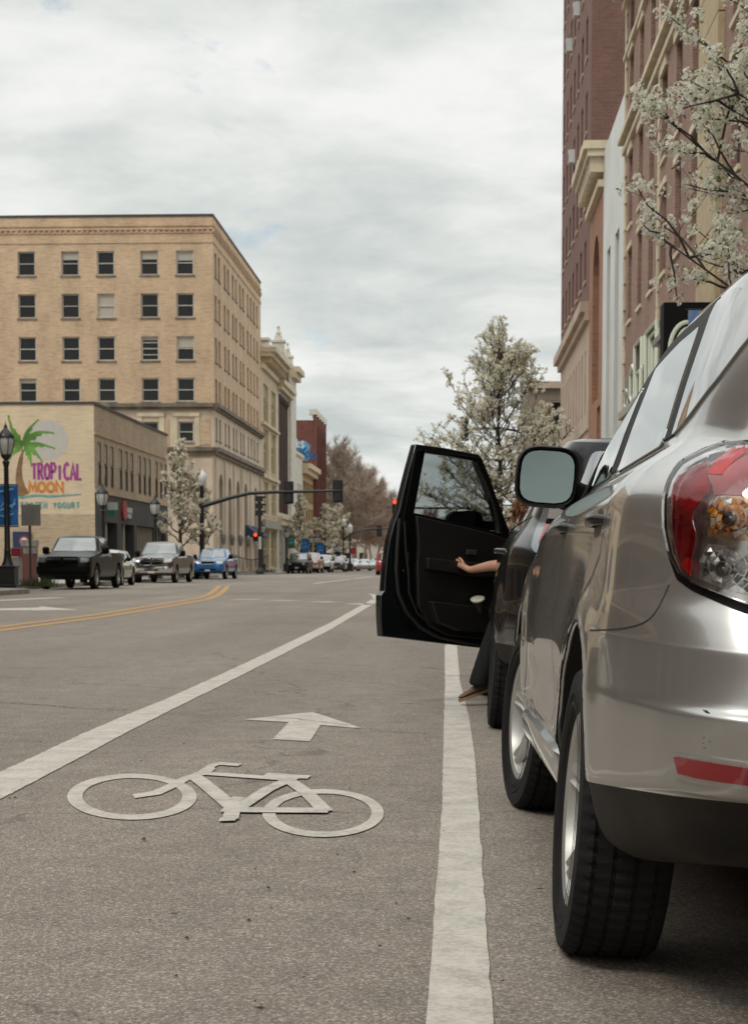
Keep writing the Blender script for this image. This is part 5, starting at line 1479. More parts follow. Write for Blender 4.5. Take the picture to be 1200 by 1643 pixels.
far = [
    ('suv_car', SV, 'black boxy four wheel drive car parked beside the cream storefront', 478, 156, dict(paint=PBLACK, h=1.8, hwr=.74, hwb=.84, belt=1.15, grille=(.7, .95, .40), lampm=M_LAMPG, lampx=(.5, .68))),
    ('pickup_truck', PK, 'copper red pickup truck half hidden behind the black boxy car', 497, 165, dict(paint=PREDV, lamp=(.9, 1.1), lampx=(.56, .93), grille=(.84, 1.12, .5), bumper=(.5, .74, M_CHROME), cat='pickup truck')),
    ('suv_car', SV, 'white estate car parked behind the copper red pickup', 516, 176, dict(paint=PWHITE, lampm=M_LAMPG, bumper=(.34, .6, M_TRIM))),
    ('minivan', SV, 'plum grey minivan with a black roof box', 540, 187, dict(paint=PPURP, h=1.75, nose=3.75, roofbox=True, cat='minivan', wb=2.9)),
    ('sedan_car', SD, 'white saloon car parked next after the minivan', 563, 205, dict(paint=PWHITE, bumper=(.3, .5, PREDT))),
    ('sedan_car', SD, 'dull silver saloon car small in the distance', 583, 228, dict(paint=PSILV)),
    ('sedan_car', SD, 'pale teal saloon car approaching far down the road', 603, 215, dict(paint=PTEAL, group=None)),
]
for nm, base, lab, px, Y, ex in far:
    generic_car({**base, 'name': nm, 'label': lab, 'loc': (at_ground(px, Y)[0], Y + 3.6, 0), 'glass': GL2, 'rot': (0, 0, math.pi - .03), **ex})
generic_car({**SV, 'name': 'suv_car', 'label': 'red tall car seen beyond the left edge of the open door', 'cat': 'car', 'loc': (at_ground(622, 140)[0], 140, 0), 'paint': PREDT, 'rot': (0, 0, 0), 'group': None})
generic_car({**SV, 'name': 'suv_car', 'label': 'pale green white car seen past the auburn hair in the nearer parking lane', 'cat': 'car', 'loc': (1.35, 20.5, -.06), 'paint': PTEAL, 'rot': (0, R(3), 0), 'group': 'cars parked in the near parking lane', 'glass': GL2})

# ------------------------------------------------------------------ the silver wagon in the foreground
HR = thing('parked_wagon', 'silver estate car parked closest to the camera with dirty black bumper cladding', 'car', (1.103, 4.401, -.061), (0, R(4), R(1.4)), 'cars parked in the near parking lane')
bpy.context.view_layer.update()
low = [(.33, .075, -.04, -.05), (.38, .04, .02, .0), (.455, .018, .055, .03), (.47, .010, .062, .03), (.56, .004, .072, .03), (.635, .0, .082, .03), (.655, .000, .084, .03), (.675, .001, .070, .02), (.73, .001, .060, .01), (.775, .001, .058, 0), (.785, .002, .055, 0),
       (.83, .005, .034, 0), (.875, .010, .010, 0), (.95, .012, -.006, 0), (1.04, .018, -.018, -.02), (1.10, .050, -.03, -.05), (1.15, .115, -.05, -.08), (1.172, .14, -.06, -.09)]
C = []


def flat(x, y, n, bz, p9, **k): C.append(dict(x=x, y=y, n=n, belt=bz, flat=1, P9=p9, fi=k.pop('fi', .35), **k))


hw = .872
flat(0, 3.56, (0, 1), .90, (0, 3.44, .93), nw=1); flat(.42, 3.53, (0, 1), .90, (0, 3.36, .94), nw=1); flat(.70, 3.40, (.4, .9), .90, (0, 3.2, .97), nw=.8, fi=.6); flat(.83, 3.12, (.95, .3), .93, (0, 3.0, 1.0), nw=.3, fi=.8)
flat(.853, 2.62, (1, 0), 1.00, (0, 2.62, 1.06), fi=1); flat(.858, 2.25, (1, 0), 1.07, (0, 2.35, 1.12), fi=1)
G = lambda y, be, p7, p9, **k: C.append(dict(x=k.pop('x', hw), y=y, n=k.pop('n', (1, 0)), belt=be, P7=p7, P9=p9, **k))
G(2.02, 1.13, (.70, 2.02, 1.165), (0, 2.25, 1.16), bul=0, x=.862)
G(1.5, 1.165, (.655, 1.5, 1.352), (0, 1.70, 1.40)); G(1.0, 1.18, (.596, .98, 1.545), (0, 1.08, 1.63)); G(.3, 1.195, (.594, .3, 1.590), (0, .3, 1.675)); G(-.3, 1.205, (.602, -.3, 1.585), (0, -.3, 1.675))
G(-.50, 1.205, (.59, -.55, 1.568), (0, -.48, 1.66), tw=.1, x=.862); G(-.70, 1.20, (.565, -.68, 1.548), (0, -.54, 1.65), tw=.4, x=.812, n=(.92, -.4), bul=.02)
G(-.82, 1.19, (.52, -.75, 1.54), (0, -.58, 1.65), tw=.7, x=.765, n=(.8, -.6), bul=.02); G(-.91, 1.18, (.44, -.79, 1.54), (0, -.62, 1.645), tw=.9, x=.665, n=(.35, -.9), fi=.6, bul=.01)
G(-.955, 1.17, (.25, -.83, 1.55), (0, -.66, 1.64), tw=1, x=.38, n=(.1, -1), fi=.35, bul=0); G(-.965, 1.17, (0, -.84, 1.55), (0, -.70, 1.635), tw=1, x=0, n=(0, -1), fi=.35, bul=0)
D = body_grid(C, low, .70, .31, 6, 4, hw)
for wy in (0, 2.615):
    rr_ = np.hypot(D[..., 1] - wy, D[..., 2] - .375); k = np.exp(-((rr_ - .43) / .085) ** 2) * .013 * (D[..., 2] < .98) * (D[..., 0] > .5); D[..., 0] += k
tl_ = np.clip((-.50 - D[..., 1]) / .38, 0, 1); zz_ = D[..., 2]; D[..., 2] = np.where(zz_ < .56, zz_ + tl_ * .062 * np.clip((.56 - zz_) / .14, 0, 1), zz_)
# shallow scallop in the doors above the sill
dz = np.exp(-((D[..., 2] - .56) / .10) ** 2) * np.clip((D[..., 1] - .55) / .2, 0, 1) * np.clip((2.1 - D[..., 1]) / .2, 0, 1); D[..., 0] -= dz * .020 * (D[..., 0] > .5)
cut = []
for wy in (0, 2.615):
    for s_ in (1, -1): a, b = sorted((s_ * .52, s_ * 1.2)); cut.append(('cyl', (a, b, wy, .375, .418)))
hbody, HB = car_shell_mesh('body', D, [M_SILVER, M_UNDER, M_CLAD], HR, cut,
    clad=[((0, -.4, .460), (0, .075, 1), lambda c: c.z + .075 * (c.y + .4) < .460 and c.y < -.30, 2), ((0, 0, .40), (0, 0, 1), lambda c: c.z < .40, 2)], angle=40)
HMI = (Matrix.Translation(HR.location) @ HR.rotation_euler.to_matrix().to_4x4()).inverted()


def onb(px, py, bvh=None, mi=None):
    bvh = bvh or HB; mi = mi or HMI
    o = mi @ Vector((0, 0, CAMH)); d = (mi.to_3x3() @ ray(px, py)).normalized(); h = bvh.ray_cast(o, d)
    if h[0] is None: h = bvh.find_nearest(o + d * 4.2)
    return h[0]


def bl(px, py): q = onb(px, py); return ((q.x - q.y) / 1.41421, q.z)
def lft(px, py): q = onb(px, py); return (q.y, q.z)


# window band
patch('window_surround', HB, [(1.98, 1.178), (1.5, 1.338), (1.0, 1.520), (.7, 1.540), (-.1, 1.545), (-.165, 1.545), (-.285, 1.222), (.86, 1.200), (1.6, 1.186)], 'L', M_TRIM, HR, off=.0035, grid=.07, skirt=.008)
patch('window_surround', HB, [(1.98, 1.178), (1.5, 1.338), (1.0, 1.520), (.7, 1.540), (-.1, 1.545), (-.165, 1.545), (-.285, 1.222), (.86, 1.200), (1.6, 1.186)], 'R', M_TRIM, HR, off=.0035, grid=.07, skirt=.008)
for v in 'LR':
    patch('side_window', HB, [(1.76, 1.180), (1.40, 1.305), (1.08, 1.425), (.985, 1.455), (.975, 1.186)], v, M_CGLASS, HR, off=.0065, grid=.07, skirt=.006, round_=.02)
    patch('side_window', HB, [(.76, 1.190), (.77, 1.480), (.30, 1.500), (-.02, 1.498), (-.145, 1.207)], v, M_CGLASS, HR, off=.0065, grid=.07, skirt=.006, round_=.02)
    patch('quarter_window', HB, [(-.275, 1.216), (-.170, 1.530), (-.42, 1.530), (-.66, 1.47), (-.68, 1.42), (-.56, 1.32), (-.42, 1.25)], v, M_CGLASS, HR, off=.0065, grid=.06, skirt=.006, round_=.03)
    line_on('door_gap', HB, [[(.845, 1.18), (.84, .9), (.85, .42)], [(-.25, 1.20), (-.27, 1.08), (-.22, .95), (.02, .845), (.30, .73), (.44, .58), (.47, .42)], [(2.02, 1.12), (2.02, .9), (2.06, .66), (2.10, .42)], [(2.08, .425), (1.2, .420), (.48, .420)]], v, M_SEAM, HR, wd=.006, off=.0012)
    line_on('roof_moulding', HB, [[(1.95, 1.195), (1.5, 1.375), (1.0, 1.572), (.5, 1.600), (-.2, 1.596), (-.6, 1.565)]], v, M_TRIM, HR, wd=.013, off=.003)
    for y0 in (-.17, .80):
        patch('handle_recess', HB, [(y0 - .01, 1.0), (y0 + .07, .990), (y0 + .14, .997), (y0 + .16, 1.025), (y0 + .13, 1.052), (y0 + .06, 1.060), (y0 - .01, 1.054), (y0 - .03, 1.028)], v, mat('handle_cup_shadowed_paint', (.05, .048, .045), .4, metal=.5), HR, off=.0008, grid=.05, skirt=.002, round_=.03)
        s_ = -1 if v == 'L' else 1
        x = .864 if y0 > 0 else .868; mb = MB(); mb.tube([(s_ * (x - .03), y0 - .03, 1.030), (s_ * (x + .002), y0 - .01, 1.031), (s_ * (x + .010), y0 + .06, 1.030), (s_ * (x + .004), y0 + .13, 1.027), (s_ * (x - .03), y0 + .15, 1.025)], [.010, .013, .014, .013, .010], 10); mb.build('door_handle', mat('handle_smoked', (.016, .015, .014), .25, spec=.4), HR, smooth=60)
line_on('bumper_gap', HB, [[lft(*p) for p in [(947, 1011), (966, 1011), (985, 1010), (1002, 1008), (1018, 1004.5), (1031, 1000), (1042, 993), (1050, 984), (1057, 973), (1063, 961), (1068, 950), (1073, 938)]]], 'L', M_SEAM, HR, wd=.0034, off=.0008, n=3)
# sill strip
for s_ in (-1, 1):
    mb = MB(); sec = [(.800, .438), (.842, .436), (.862, .424), (.866, .405), (.858, .365), (.846, .338), (.800, .330)]; ysl = [.44, .50, .60, 1.3, 1.95, 2.06, 2.14]; inn = [.03, .010, 0, 0, 0, .012, .035]
    mb.add([(s_ * (x - dd), y, z) for y, dd in zip(ysl, inn) for x, z in sec], [(i * 7 + k, i * 7 + k + 1, (i + 1) * 7 + k + 1, (i + 1) * 7 + k) for i in range(6) for k in range(6)] + [tuple(range(7)), tuple(range(42, 49))])
    mb.build('side_sill', M_SILVER, HR, smooth=28)
# wheel-arch inner lips
for wy in (0, 2.615):
    for s_ in (-1, 1):
        mb = MB(); pts = []
        for k in range(25):
            a = R(4 + 172 * k / 24); y, z = wy + .421 * math.cos(a), .375 + .421 * math.sin(a)
            h = HB.ray_cast(Vector((s_ * 3, y, z)), Vector((-s_, 0, 0))); pts.append((h[0].x - s_ * .010 if h[0] else s_ * .85, y, z))
        mb.tube(pts, .007, 6); mb.build('wheel_arch_lip', M_SILVER, HR, smooth=60)
# tail lamp, built from nested lens patches on the corner
V = 'BL'
ext = [(.38, 1.16), (.385, .86)]
lamp_out = [bl(*p) for p in [(1066, 800), (1074, 768), (1092, 741), (1130, 722), (1165, 709), (1197, 706)]] + ext + [bl(*p) for p in [(1197, 985), (1150, 966), (1110, 948), (1086, 930), (1073, 895), (1066, 850)]]
lo = patch('tail_light', HB, lamp_out, V, M_TRIM, HR, off=.002, grid=.03, skirt=.01, round_=.008)
lamp_in = [bl(*p) for p in [(1072, 802), (1080, 772), (1097, 747), (1133, 728), (1166, 716), (1197, 713)]] + [(.372, 1.15), (.375, .875)] + [bl(*p) for p in [(1197, 970), (1152, 952), (1118, 937), (1094, 918), (1080, 888), (1072, 848)]]
patch('chrome_housing', HB, lamp_in, V, mat('lamp_housing_silver', (.42, .40, .38), .12, metal=.8, coat=1, var=.5, vscale=25), lo, off=.0035, grid=.02, skirt=.003)
patch('red_lens', HB, [bl(*p) for p in [(1080, 792), (1088, 764), (1120, 748), (1140, 740), (1136, 762), (1142, 790), (1132, 800), (1118, 812), (1112, 832), (1120, 862), (1112, 896), (1110, 924), (1098, 912), (1086, 880), (1080, 840)]], V, M_REDLENS, lo, off=.0055, grid=.015, skirt=.003, round_=.012)
patch('bright_red_lens', HB, [bl(*p) for p in [(1136, 762), (1150, 742), (1165, 728), (1180, 719), (1197, 717), (1197, 728), (1182, 740), (1168, 752), (1160, 764)]], V, M_REDHOT, lo, off=.0060, grid=.02, skirt=.003, round_=.006)
patch('upper_red_lens', HB, [bl(*p) for p in [(1137, 764), (1160, 765), (1168, 753), (1184, 741), (1197, 733)]] + [(.37, 1.12), (.37, 1.045)] + [bl(*p) for p in [(1197, 797), (1165, 795), (1148, 796), (1144, 780)]], V, M_PINKLENS, lo, off=.0052, grid=.02, skirt=.003)
patch('red_lens_end', HB, [bl(*p) for p in [(1094, 905), (1110, 926), (1113, 900), (1107, 894)]], V, M_REDHOT, lo, off=.0065, grid=.02, skirt=.003)


def facet_disc(name, c, rx, rz, mats, cm, parent, seed, poly):
    """cluster of little tilted mirror facets behind a lamp lens, arranged round a bulb"""
    rg = random.Random(seed); cc = onb(*c)
    nrm = Vector((-.62, -.78, 0)); tx = Vector((.78, -.62, 0)); tz = Vector((0, 0, 1))
    cx, cz = (cc.x - cc.y) / 1.41421, cc.z; mb = MB()
    from mathutils.geometry import intersect_point_tri_2d
    def inside(u, v):
        r_ = False; n = len(poly)
        for i in range(n):
            (x1, y1), (x2, y2) = poly[i], poly[(i + 1) % n]
            if (y1 > v) != (y2 > v) and u < (x2 - x1) * (v - y1) / (y2 - y1) + x1: r_ = not r_
        return r_
    def onlamp(u, v, lift):
        h = HB.ray_cast(Vector((u * .70711 - 4, -u * .70711 - 4, v)), Vector((1, 1, 0)).normalized())
        if h[0] is None: return None
        n0 = h[1] if h[1].y < 0 else -h[1]
        return h[0] + n0 * lift
    rings = [(.0165, .0265, 9), (.0280, .0385, 13), (.0400, .0505, 17), (.0520, .0630, 22), (.0645, .0760, 27)]
    for ringi, (ra, rb_, n) in enumerate(rings):
        for k in range(n):
            a0 = 2 * math.pi * (k + .5 * (ringi % 2)) / n; a1 = a0 + 2 * math.pi / n * .90; am = (a0 + a1) / 2 + rg.uniform(-.25, .25) * (a1 - a0); rm = ra + (rb_ - ra) * rg.uniform(.3, .7)
            P2 = [(rr_ * math.cos(a) * rx + cx, rr_ * math.sin(a) * rz + cz) for rr_, a in ((ra, a0), (ra, a1), (rb_, a1), (rb_, a0))]
            if not all(inside(*q) for q in P2): continue
            vs = [onlamp(u, v, .0058) for u, v in P2] + [onlamp(rm * math.cos(am) * rx + cx, rm * math.sin(am) * rz + cz, rg.uniform(.0085, .0115))]
            if any(q is None for q in vs): continue
            mi = 0 if rg.random() < .5 else (1 if rg.random() < .6 else 2)
            for q in range(4):
                mb.add([vs[q], vs[(q + 1) % 4], vs[4]], [(0, 1, 2)], mi if rg.random() < .75 else rg.randrange(3))
    o = mb.build(name, mats, parent)
    o_ = Vector((cx * .70711 - 4, -cx * .70711 - 4, cz)); h = HB.ray_cast(o_, Vector((1, 1, 0)).normalized()); n0 = h[1] if h[1].y < 0 else -h[1]; p = h[0] + n0 * .0058
    x_ = n0.orthogonal().normalized(); y_ = n0.cross(x_); b2 = MB(); vs = []
    for rr_, dd in ((.0135, 0), (.0135, .006), (.011, .007), (.008, .001), (.003, .004)):
        vs += [p + (x_ * math.cos(2 * math.pi * k / 14) + y_ * math.sin(2 * math.pi * k / 14)) * rr_ + n0 * dd for k in range(14)]
    b2.add(vs, [(i * 14 + k, i * 14 + (k + 1) % 14, (i + 1) * 14 + (k + 1) % 14, (i + 1) * 14 + k) for i in range(4) for k in range(14)] + [tuple(range(56, 70))])
    b2.build('bulb_cap', cm, o, smooth=40)


pu = [bl(*p) for p in [(1133, 830), (1143, 805), (1152, 798), (1197, 798)]] + [(.36, 1.04), (.36, .975)] + [bl(*p) for p in [(1197, 868), (1138, 862)]]
patch('indicator_backing', HB, pu, V, mat('amber_backing', (.46, .27, .14), .15, metal=.6, coat=1, var=.6, vscale=60), lo, off=.0050, grid=.02, skirt=.003)
facet_disc('indicator_facets', (1172, 833), 1.05, 1.0, [M_AMBER, M_CLEARF, mat('deep_amber', (.28, .07, .015), .12, metal=.4)], mat('bulb_dark_amber', (.05, .018, .012), .2, coat=1), lo, 5, pu)
pu = [bl(*p) for p in [(1124, 898), (1138, 873), (1197, 880)]] + [(.362, .965), (.362, .89)] + [bl(*p) for p in [(1197, 955), (1160, 944), (1125, 930)]]
patch('reverse_lamp_backing', HB, pu, V, mat('grey_backing', (.50, .49, .46), .14, metal=.5, coat=1, var=.6, vscale=60), lo, off=.0050, grid=.02, skirt=.003)
facet_disc('reverse_lamp_facets', (1161, 914), 1.08, 1.0, [M_CLEARF, M_DKFACET, mat('mid_facets', (.60, .59, .56), .12, metal=.5)], mat('bulb_clear_dark', (.16, .15, .14), .1, metal=.5), lo, 9, pu)
patch('clear_cover', HB, lamp_in, V, M_COVER, lo, off=.016, grid=.02, skirt=.008, round_=.004)
# right-hand lamp, mirrored outline
patch('tail_light', HB, lamp_out, 'BR', M_REDLENS, HR, off=.004, grid=.05, skirt=.02)
# bumper reflector
refl = [bl(1086, 1214), bl(1140, 1222), bl(1197, 1230), (.46, .535), (.46, .505), bl(1197, 1258), bl(1120, 1247), bl(1093, 1240)]
patch('reflector_recess', HB, [bl(1079, 1206), bl(1140, 1215), bl(1197, 1223), (.48, .545), (.48, .495), bl(1197, 1266), bl(1118, 1256), bl(1085, 1247)], V, M_SILVER, HR, off=.006, grid=.03, skirt=.01)
patch('reflector', HB, refl, V, M_REFL, HR, off=.011, grid=.03, skirt=.008)
patch('scuff_mark', HB, [bl(*p) for p in [(1126, 1139), (1134, 1140), (1139, 1145), (1132, 1144)]], V, M_SEAM, HR, off=.001, grid=.05, skirt=.0005)
for k, p in enumerate([(1128, 1184), (1127, 1193), (1129, 1201), (1137, 1190)]):
    a = bl(*p); patch('scuff_mark', HB, [(a[0], a[1]), (a[0] + .003, a[1] + .0006), (a[0] + .0028, a[1] + .0018), (a[0] - .001, a[1] + .001)], V, M_SEAM, HR, off=.001, grid=.05, skirt=.0005)
# tail gate: window, gap, plate recess
patch('rear_window', HB, [(-.60, 1.24), (.60, 1.24), (.42, 1.50), (-.42, 1.50)], 'B', M_CGLASS, HR, off=.005, grid=.08, skirt=.01, round_=.05)
line_on('tailgate_gap', HB, [[(-.50, .86), (.50, .86)], [(-.50, .86), (-.46, 1.17)], [(.50, .86), (.46, 1.17)]], 'B', M_SEAM, HR)
mb = MB(); mb.box(-.17, .17, -1.00, -.985, .90, 1.02); mb.build('licence_plate', M_PLATE, HR)
mb = MB(); mb.tube([(-.42, -.55, .30), (-.42, -.98, .285)], .035, 14); mb.tube([(-.52, -.62, .30), (-.49, -.62, .30), (-.45, -.62, .30), (.1, -.62, .30)], [.03, .075, .092, .092], 18); mb.build('exhaust', mat('exhaust_steel', (.16, .14, .12), .45, metal=.8, var=.4), HR, smooth=40)
mb = MB(); mb.box(-.50, .72, -.60, 3.2, .30, .38); mb.tube([(-.7, 0, .30), (.7, 0, .30)], .05, 10); mb.lathe([(.001, -.2), (.10, -.16), (.12, 0), (.10, .16), (.001, .2)], (0, 0, .30), 14); mb.build('underbody', M_UNDER, HR)
# front end
for s_ in (-1, 1): patch('headlight', HB, sorted_q if False else [(s_ * .46, .74), (s_ * .80, .80), (s_ * .80, .90), (s_ * .50, .87)][::s_], 'F', M_LAMPG, HR, off=.008, grid=.08, skirt=.02, round_=.02)
patch('grille', HB, [(-.40, .72), (.40, .72), (.43, .87), (-.43, .87)], 'F', M_TRIM, HR, off=.008, grid=.1, skirt=.02, round_=.03)
patch('windshield', HB, [(-.64, 1.17), (.64, 1.17), (.55, 1.53), (-.55, 1.53)], 'F', M_CGLASS, HR, off=.006, grid=.1, skirt=.01, round_=.04)
mirror_parts(HR, -.850, 1.86, 1.222, -1, .205, .200, M_TRIM, sheared=-.02, arm=[(-.80, 1.93, 1.185), (-.74, 1.93, 1.160), (-.68, 1.93, 1.14)], dp=.12, arm_r=.056, gs=(.87, .87), tilt=(-.05, .07))
mirror_parts(HR, .850, 1.86, 1.222, 1, .205, .200, M_TRIM, sheared=-.02, arm=[(.80, 1.93, 1.185), (.74, 1.93, 1.160), (.68, 1.93, 1.14)], dp=.12, arm_r=.052, gs=(.84, .84), tilt=(.06, .08))
for v in 'LR': patch('mirror_sail', HB, [(2.12, 1.09), (1.86, 1.125), (1.58, 1.170), (1.60, 1.300), (1.98, 1.195)], v, M_TRIM, HR, off=.010, grid=.06, skirt=.01, round_=.02)
mb = MB()
for s_ in ():
    mb.add([(s_ * .725, 1.60, 1.168), (s_ * .735, 2.05, 1.120), (s_ * .715, 1.99, 1.185), (s_ * .688, 1.72, 1.275), (s_ * .70, 1.62, 1.178), (s_ * .76, 1.90, 1.15)], [(0, 5, 3), (5, 2, 3), (5, 1, 2), (0, 3, 4), (0, 1, 5)])

for wy, tr_ in ((0, True), (2.615, True)):
    for s_ in (-1, 1):
        w_o = wheel(HR, (s_ * (.872 - .1125) + (.028 if wy and s_ < 0 else 0), wy, .345), .345, .225, .232, s_, 'five', tread=(s_ < 0))
        if wy: w_o.rotation_euler = (0, 0, R(7.5))

# ------------------------------------------------------------------ dark sports utility car with the open door
SU = thing('open_door_car', 'dark slate four wheel drive car with its driver door swung open', 'car', (1.073, 10.429, -.063), (0, R(4), R(.6)), 'cars parked in the near parking lane')
C = []; hw = .905
flat(0, 3.50, (0, 1), .98, (0, 3.4, 1.0), nw=1); flat(.45, 3.47, (0, 1), .98, (0, 3.3, 1.01), nw=1); flat(.74, 3.36, (.4, .9), .98, (0, 3.15, 1.03), nw=.8); flat(.87, 3.1, (.95, .3), 1.0, (0, 3.0, 1.06), nw=.3)
flat(hw, 2.62, (1, 0), 1.04, (0, 2.62, 1.10)); flat(hw, 2.3, (1, 0), 1.08, (0, 2.4, 1.13), fi=.6)
G(2.2, 1.12, (.76, 2.2, 1.15), (0, 2.4, 1.17), bul=0); G(1.85, 1.13, (.67, 1.85, 1.35), (0, 2.0, 1.42)); G(1.5, 1.13, (.585, 1.5, 1.555), (0, 1.55, 1.63)); G(.6, 1.14, (.590, .6, 1.585), (0, .6, 1.655)); G(-.2, 1.14, (.605, -.2, 1.595), (0, -.2, 1.66))
G(-.48, 1.15, (.615, -.5, 1.595), (0, -.45, 1.655), x=.890, tw=.1, bul=0); G(-.66, 1.15, (.605, -.66, 1.59), (0, -.5, 1.65), x=.840, n=(.9, -.4), tw=.4, bul=.0); G(-.79, 1.15, (.575, -.74, 1.585), (0, -.55, 1.645), x=.770, n=(.75, -.65), tw=.8, bul=.0)
G(-.87, 1.15, (.48, -.79, 1.585), (0, -.6, 1.64), x=.62, n=(.2, -1), tw=1, fi=.6, bul=.02); G(-.895, 1.15, (.25, -.81, 1.59), (0, -.64, 1.635), x=.32, n=(0, -1), tw=1, fi=.4, bul=0); G(-.90, 1.15, (0, -.82, 1.59), (0, -.68, 1.63), x=0, n=(0, -1), tw=1, fi=.4, bul=0)
low2 = [(.40, .05, -.02, -.04), (.46, .02, .05, .02), (.56, .0, .08, .04), (.66, -.004, .08, .04), (.74, .005, .02, .0), (.86, .004, .0, 0), (.96, .012, 0, 0), (1.06, .058, -.01, -.03), (1.12, .098, -.02, -.06)]
D = body_grid(C, low2, .70, .38, 4, 4, hw)
for wy in (0, 2.62):
    rr_ = np.hypot(D[..., 1] - wy, D[..., 2] - .39); k = np.exp(-((rr_ - .46) / .07) ** 2) * .028 * (D[..., 2] < 1.0) * (D[..., 0] > .5); D[..., 0] += k
cut = [('cyl', (*sorted((s_ * .55, s_ * 1.25)), wy, .39, .445)) for wy in (0, 2.62) for s_ in (-1, 1)] + [('box', (-1.4, -.22, .95, 2.10, .46, 1.475))]
PSL = mat('dark_slate_paint', (.006, .0072, .008), .22, spec=.45, coat=.7)
sbody, SB = car_shell_mesh('body', D, [PSL, M_UNDER, M_CLAD], SU, cut, clad=[((0, 0, .50), (0, 0, 1), lambda c: c.z < .50, 2)], angle=36)
for p in sbody.data.polygons:
    c = p.center
    if -1.0 < c.x < -.2 and .949 <= c.y <= 2.101 and .455 <= c.z <= 1.48:
        n_ = p.normal
        if abs(c.y - .95) < .004 or abs(c.y - 2.10) < .004 or abs(c.z - .46) < .004 or abs(c.z - 1.475) < .004 or abs(c.x + .22) < .004: p.material_index = 1
SMI = (Matrix.Translation(SU.location) @ SU.rotation_euler.to_matrix().to_4x4()).inverted()
ob2 = lambda px, py: onb(px, py, SB, SMI)
def bl2(px, py): q = ob2(px, py); return ((q.x - q.y) / 1.41421, q.z)


for v in 'LR':
    if v == 'R': patch('side_window', SB, [(2.0, 1.17), (1.62, 1.52), (1.0, 1.55), (1.0, 1.17)], v, M_CGLASS, SU, off=.005, grid=.1, skirt=.006, round_=.02)
    patch('side_window', SB, [(.90, 1.17), (.90, 1.55), (.12, 1.56), (.02, 1.17)], v, M_CGLASS, SU, off=.005, grid=.1, skirt=.006, round_=.02)
    patch('quarter_window', SB, [(-.05, 1.17), (.04, 1.55), (-.40, 1.54), (-.50, 1.18)], v, M_CGLASS, SU, off=.005, grid=.1, skirt=.006, round_=.02)
    line_on('door_gap', SB, [[(.9, 1.16), (.9, .52)], [(.0, 1.16), (.02, .98), (.30, .84), (.5, .6), (.52, .5)]], v, M_SEAM, SU, wd=.008, off=.002)
    s_ = -1 if v == 'L' else 1
    for y0 in (.12,):
        mb = MB(); mb.tube([(s_ * .87, y0 - .02, 1.0), (s_ * .925, y0, 1.0), (s_ * .93, y0 + .14, 1.0), (s_ * .87, y0 + .17, 1.0)], .015, 8); mb.build('door_handle', PSL, SU, smooth=60)
    # tall lamp clusters set in the rear pillars
tl = [bl2(*p) for p in [(884, 792), (912, 796), (908, 815), (903, 850), (893, 872), (878, 892), (858, 886), (853, 876), (862, 845), (874, 812)]]
for v in ('BL', 'BR'):
    lo2 = patch('tail_light', SB, tl, v, mat('lamp_bezel_grey', (.22, .24, .25), .25, metal=.6, coat=1), SU, off=.006, grid=.03, skirt=.02, round_=.01)
    patch('amber_lens', SB, [bl2(*p) for p in [(890, 796), (910, 799), (908, 808), (887, 805)]], v, M_AMBER, lo2, off=.012, grid=.04, skirt=.01)
    patch('clear_lens', SB, [bl2(*p) for p in [(884, 813), (906, 814), (903, 834), (880, 832)]], v, M_LAMPG, lo2, off=.012, grid=.04, skirt=.01, round_=.01)
    patch('dark_band', SB, [bl2(*p) for p in [(886, 807), (908, 809), (906, 813), (884, 812)]], v, M_TRIM, lo2, off=.0125, grid=.04, skirt=.01)
    patch('dark_band', SB, [bl2(*p) for p in [(880, 833), (903, 835), (901, 841), (877, 840)]], v, M_TRIM, lo2, off=.0125, grid=.04, skirt=.01)
    patch('red_lens', SB, [bl2(*p) for p in [(876, 842), (900, 843), (896, 862), (882, 880), (868, 880), (866, 872)]], v, M_REDLENS, lo2, off=.012, grid=.04, skirt=.01, round_=.008)
patch('rear_window', SB, [(-.60, 1.19), (.60, 1.19), (.50, 1.54), (-.50, 1.54)], 'B', M_CGLASS, SU, off=.005, grid=.1, skirt=.01, round_=.04)
patch('rear_bumper', SB, [(-.80, .50), (.80, .50), (.80, .68), (-.80, .68)], 'B', M_CLAD, SU, off=.02, grid=.08, skirt=.03, round_=.03)
patch('windshield', SB, [(-.66, 1.19), (.66, 1.19), (.58, 1.56), (-.58, 1.56)], 'F', M_CGLASS, SU, off=.006, grid=.1, skirt=.01, round_=.04)
for s_ in (-1, 1): patch('headlight', SB, [(s_ * .5, .80), (s_ * .80, .82), (s_ * .80, .95), (s_ * .52, .95)][::s_], 'F', M_LAMPG, SU, off=.008, grid=.08, skirt=.02, round_=.02)
patch('grille', SB, [(-.44, .76), (.44, .76), (.46, .94), (-.46, .94)], 'F', M_TRIM, SU, off=.008, grid=.1, skirt=.02, round_=.03)
mb = MB(); mb.box(-.72, .72, -.6, 3.2, .30, .42); mb.build('underbody', M_UNDER, SU)
mb = MB(); mb.box(-.16, .16, -.93, -.915, .74, .86); mb.build('licence_plate', M_PLATE, SU)
mb = MB(); mb.box(-.70, -.25, 1.15, 1.62, .62, .76); mb.obox((-.47, 1.10, 1.05), (.21, 0, 0), (0, .07, -.012), (0, -.05, .30)); mb.build('seat', M_CLOTH, SU, bevel=.04)
for wy in (0, 2.62):
    for s_ in (-1, 1): wheel(SU, (s_ * (.905 - .11), wy, .37), .37, .235, .225, s_, 'six', tread=(s_ < 0 and wy == 0))
mirror_parts(SU, 1.0, 2.0, 1.2, 1, .22, .17, M_TRIM)

# the open door, in its own plane through the hinge
HG = Vector((.30, 12.52, 0)); DU = Vector((-.80, -.60, 0)).normalized(); DN = Vector((DU.y, -DU.x, 0))   # DN faces away from the camera?
if DN.y > 0: DN = -DN                                                                                    # DN points at the camera side (door inside)


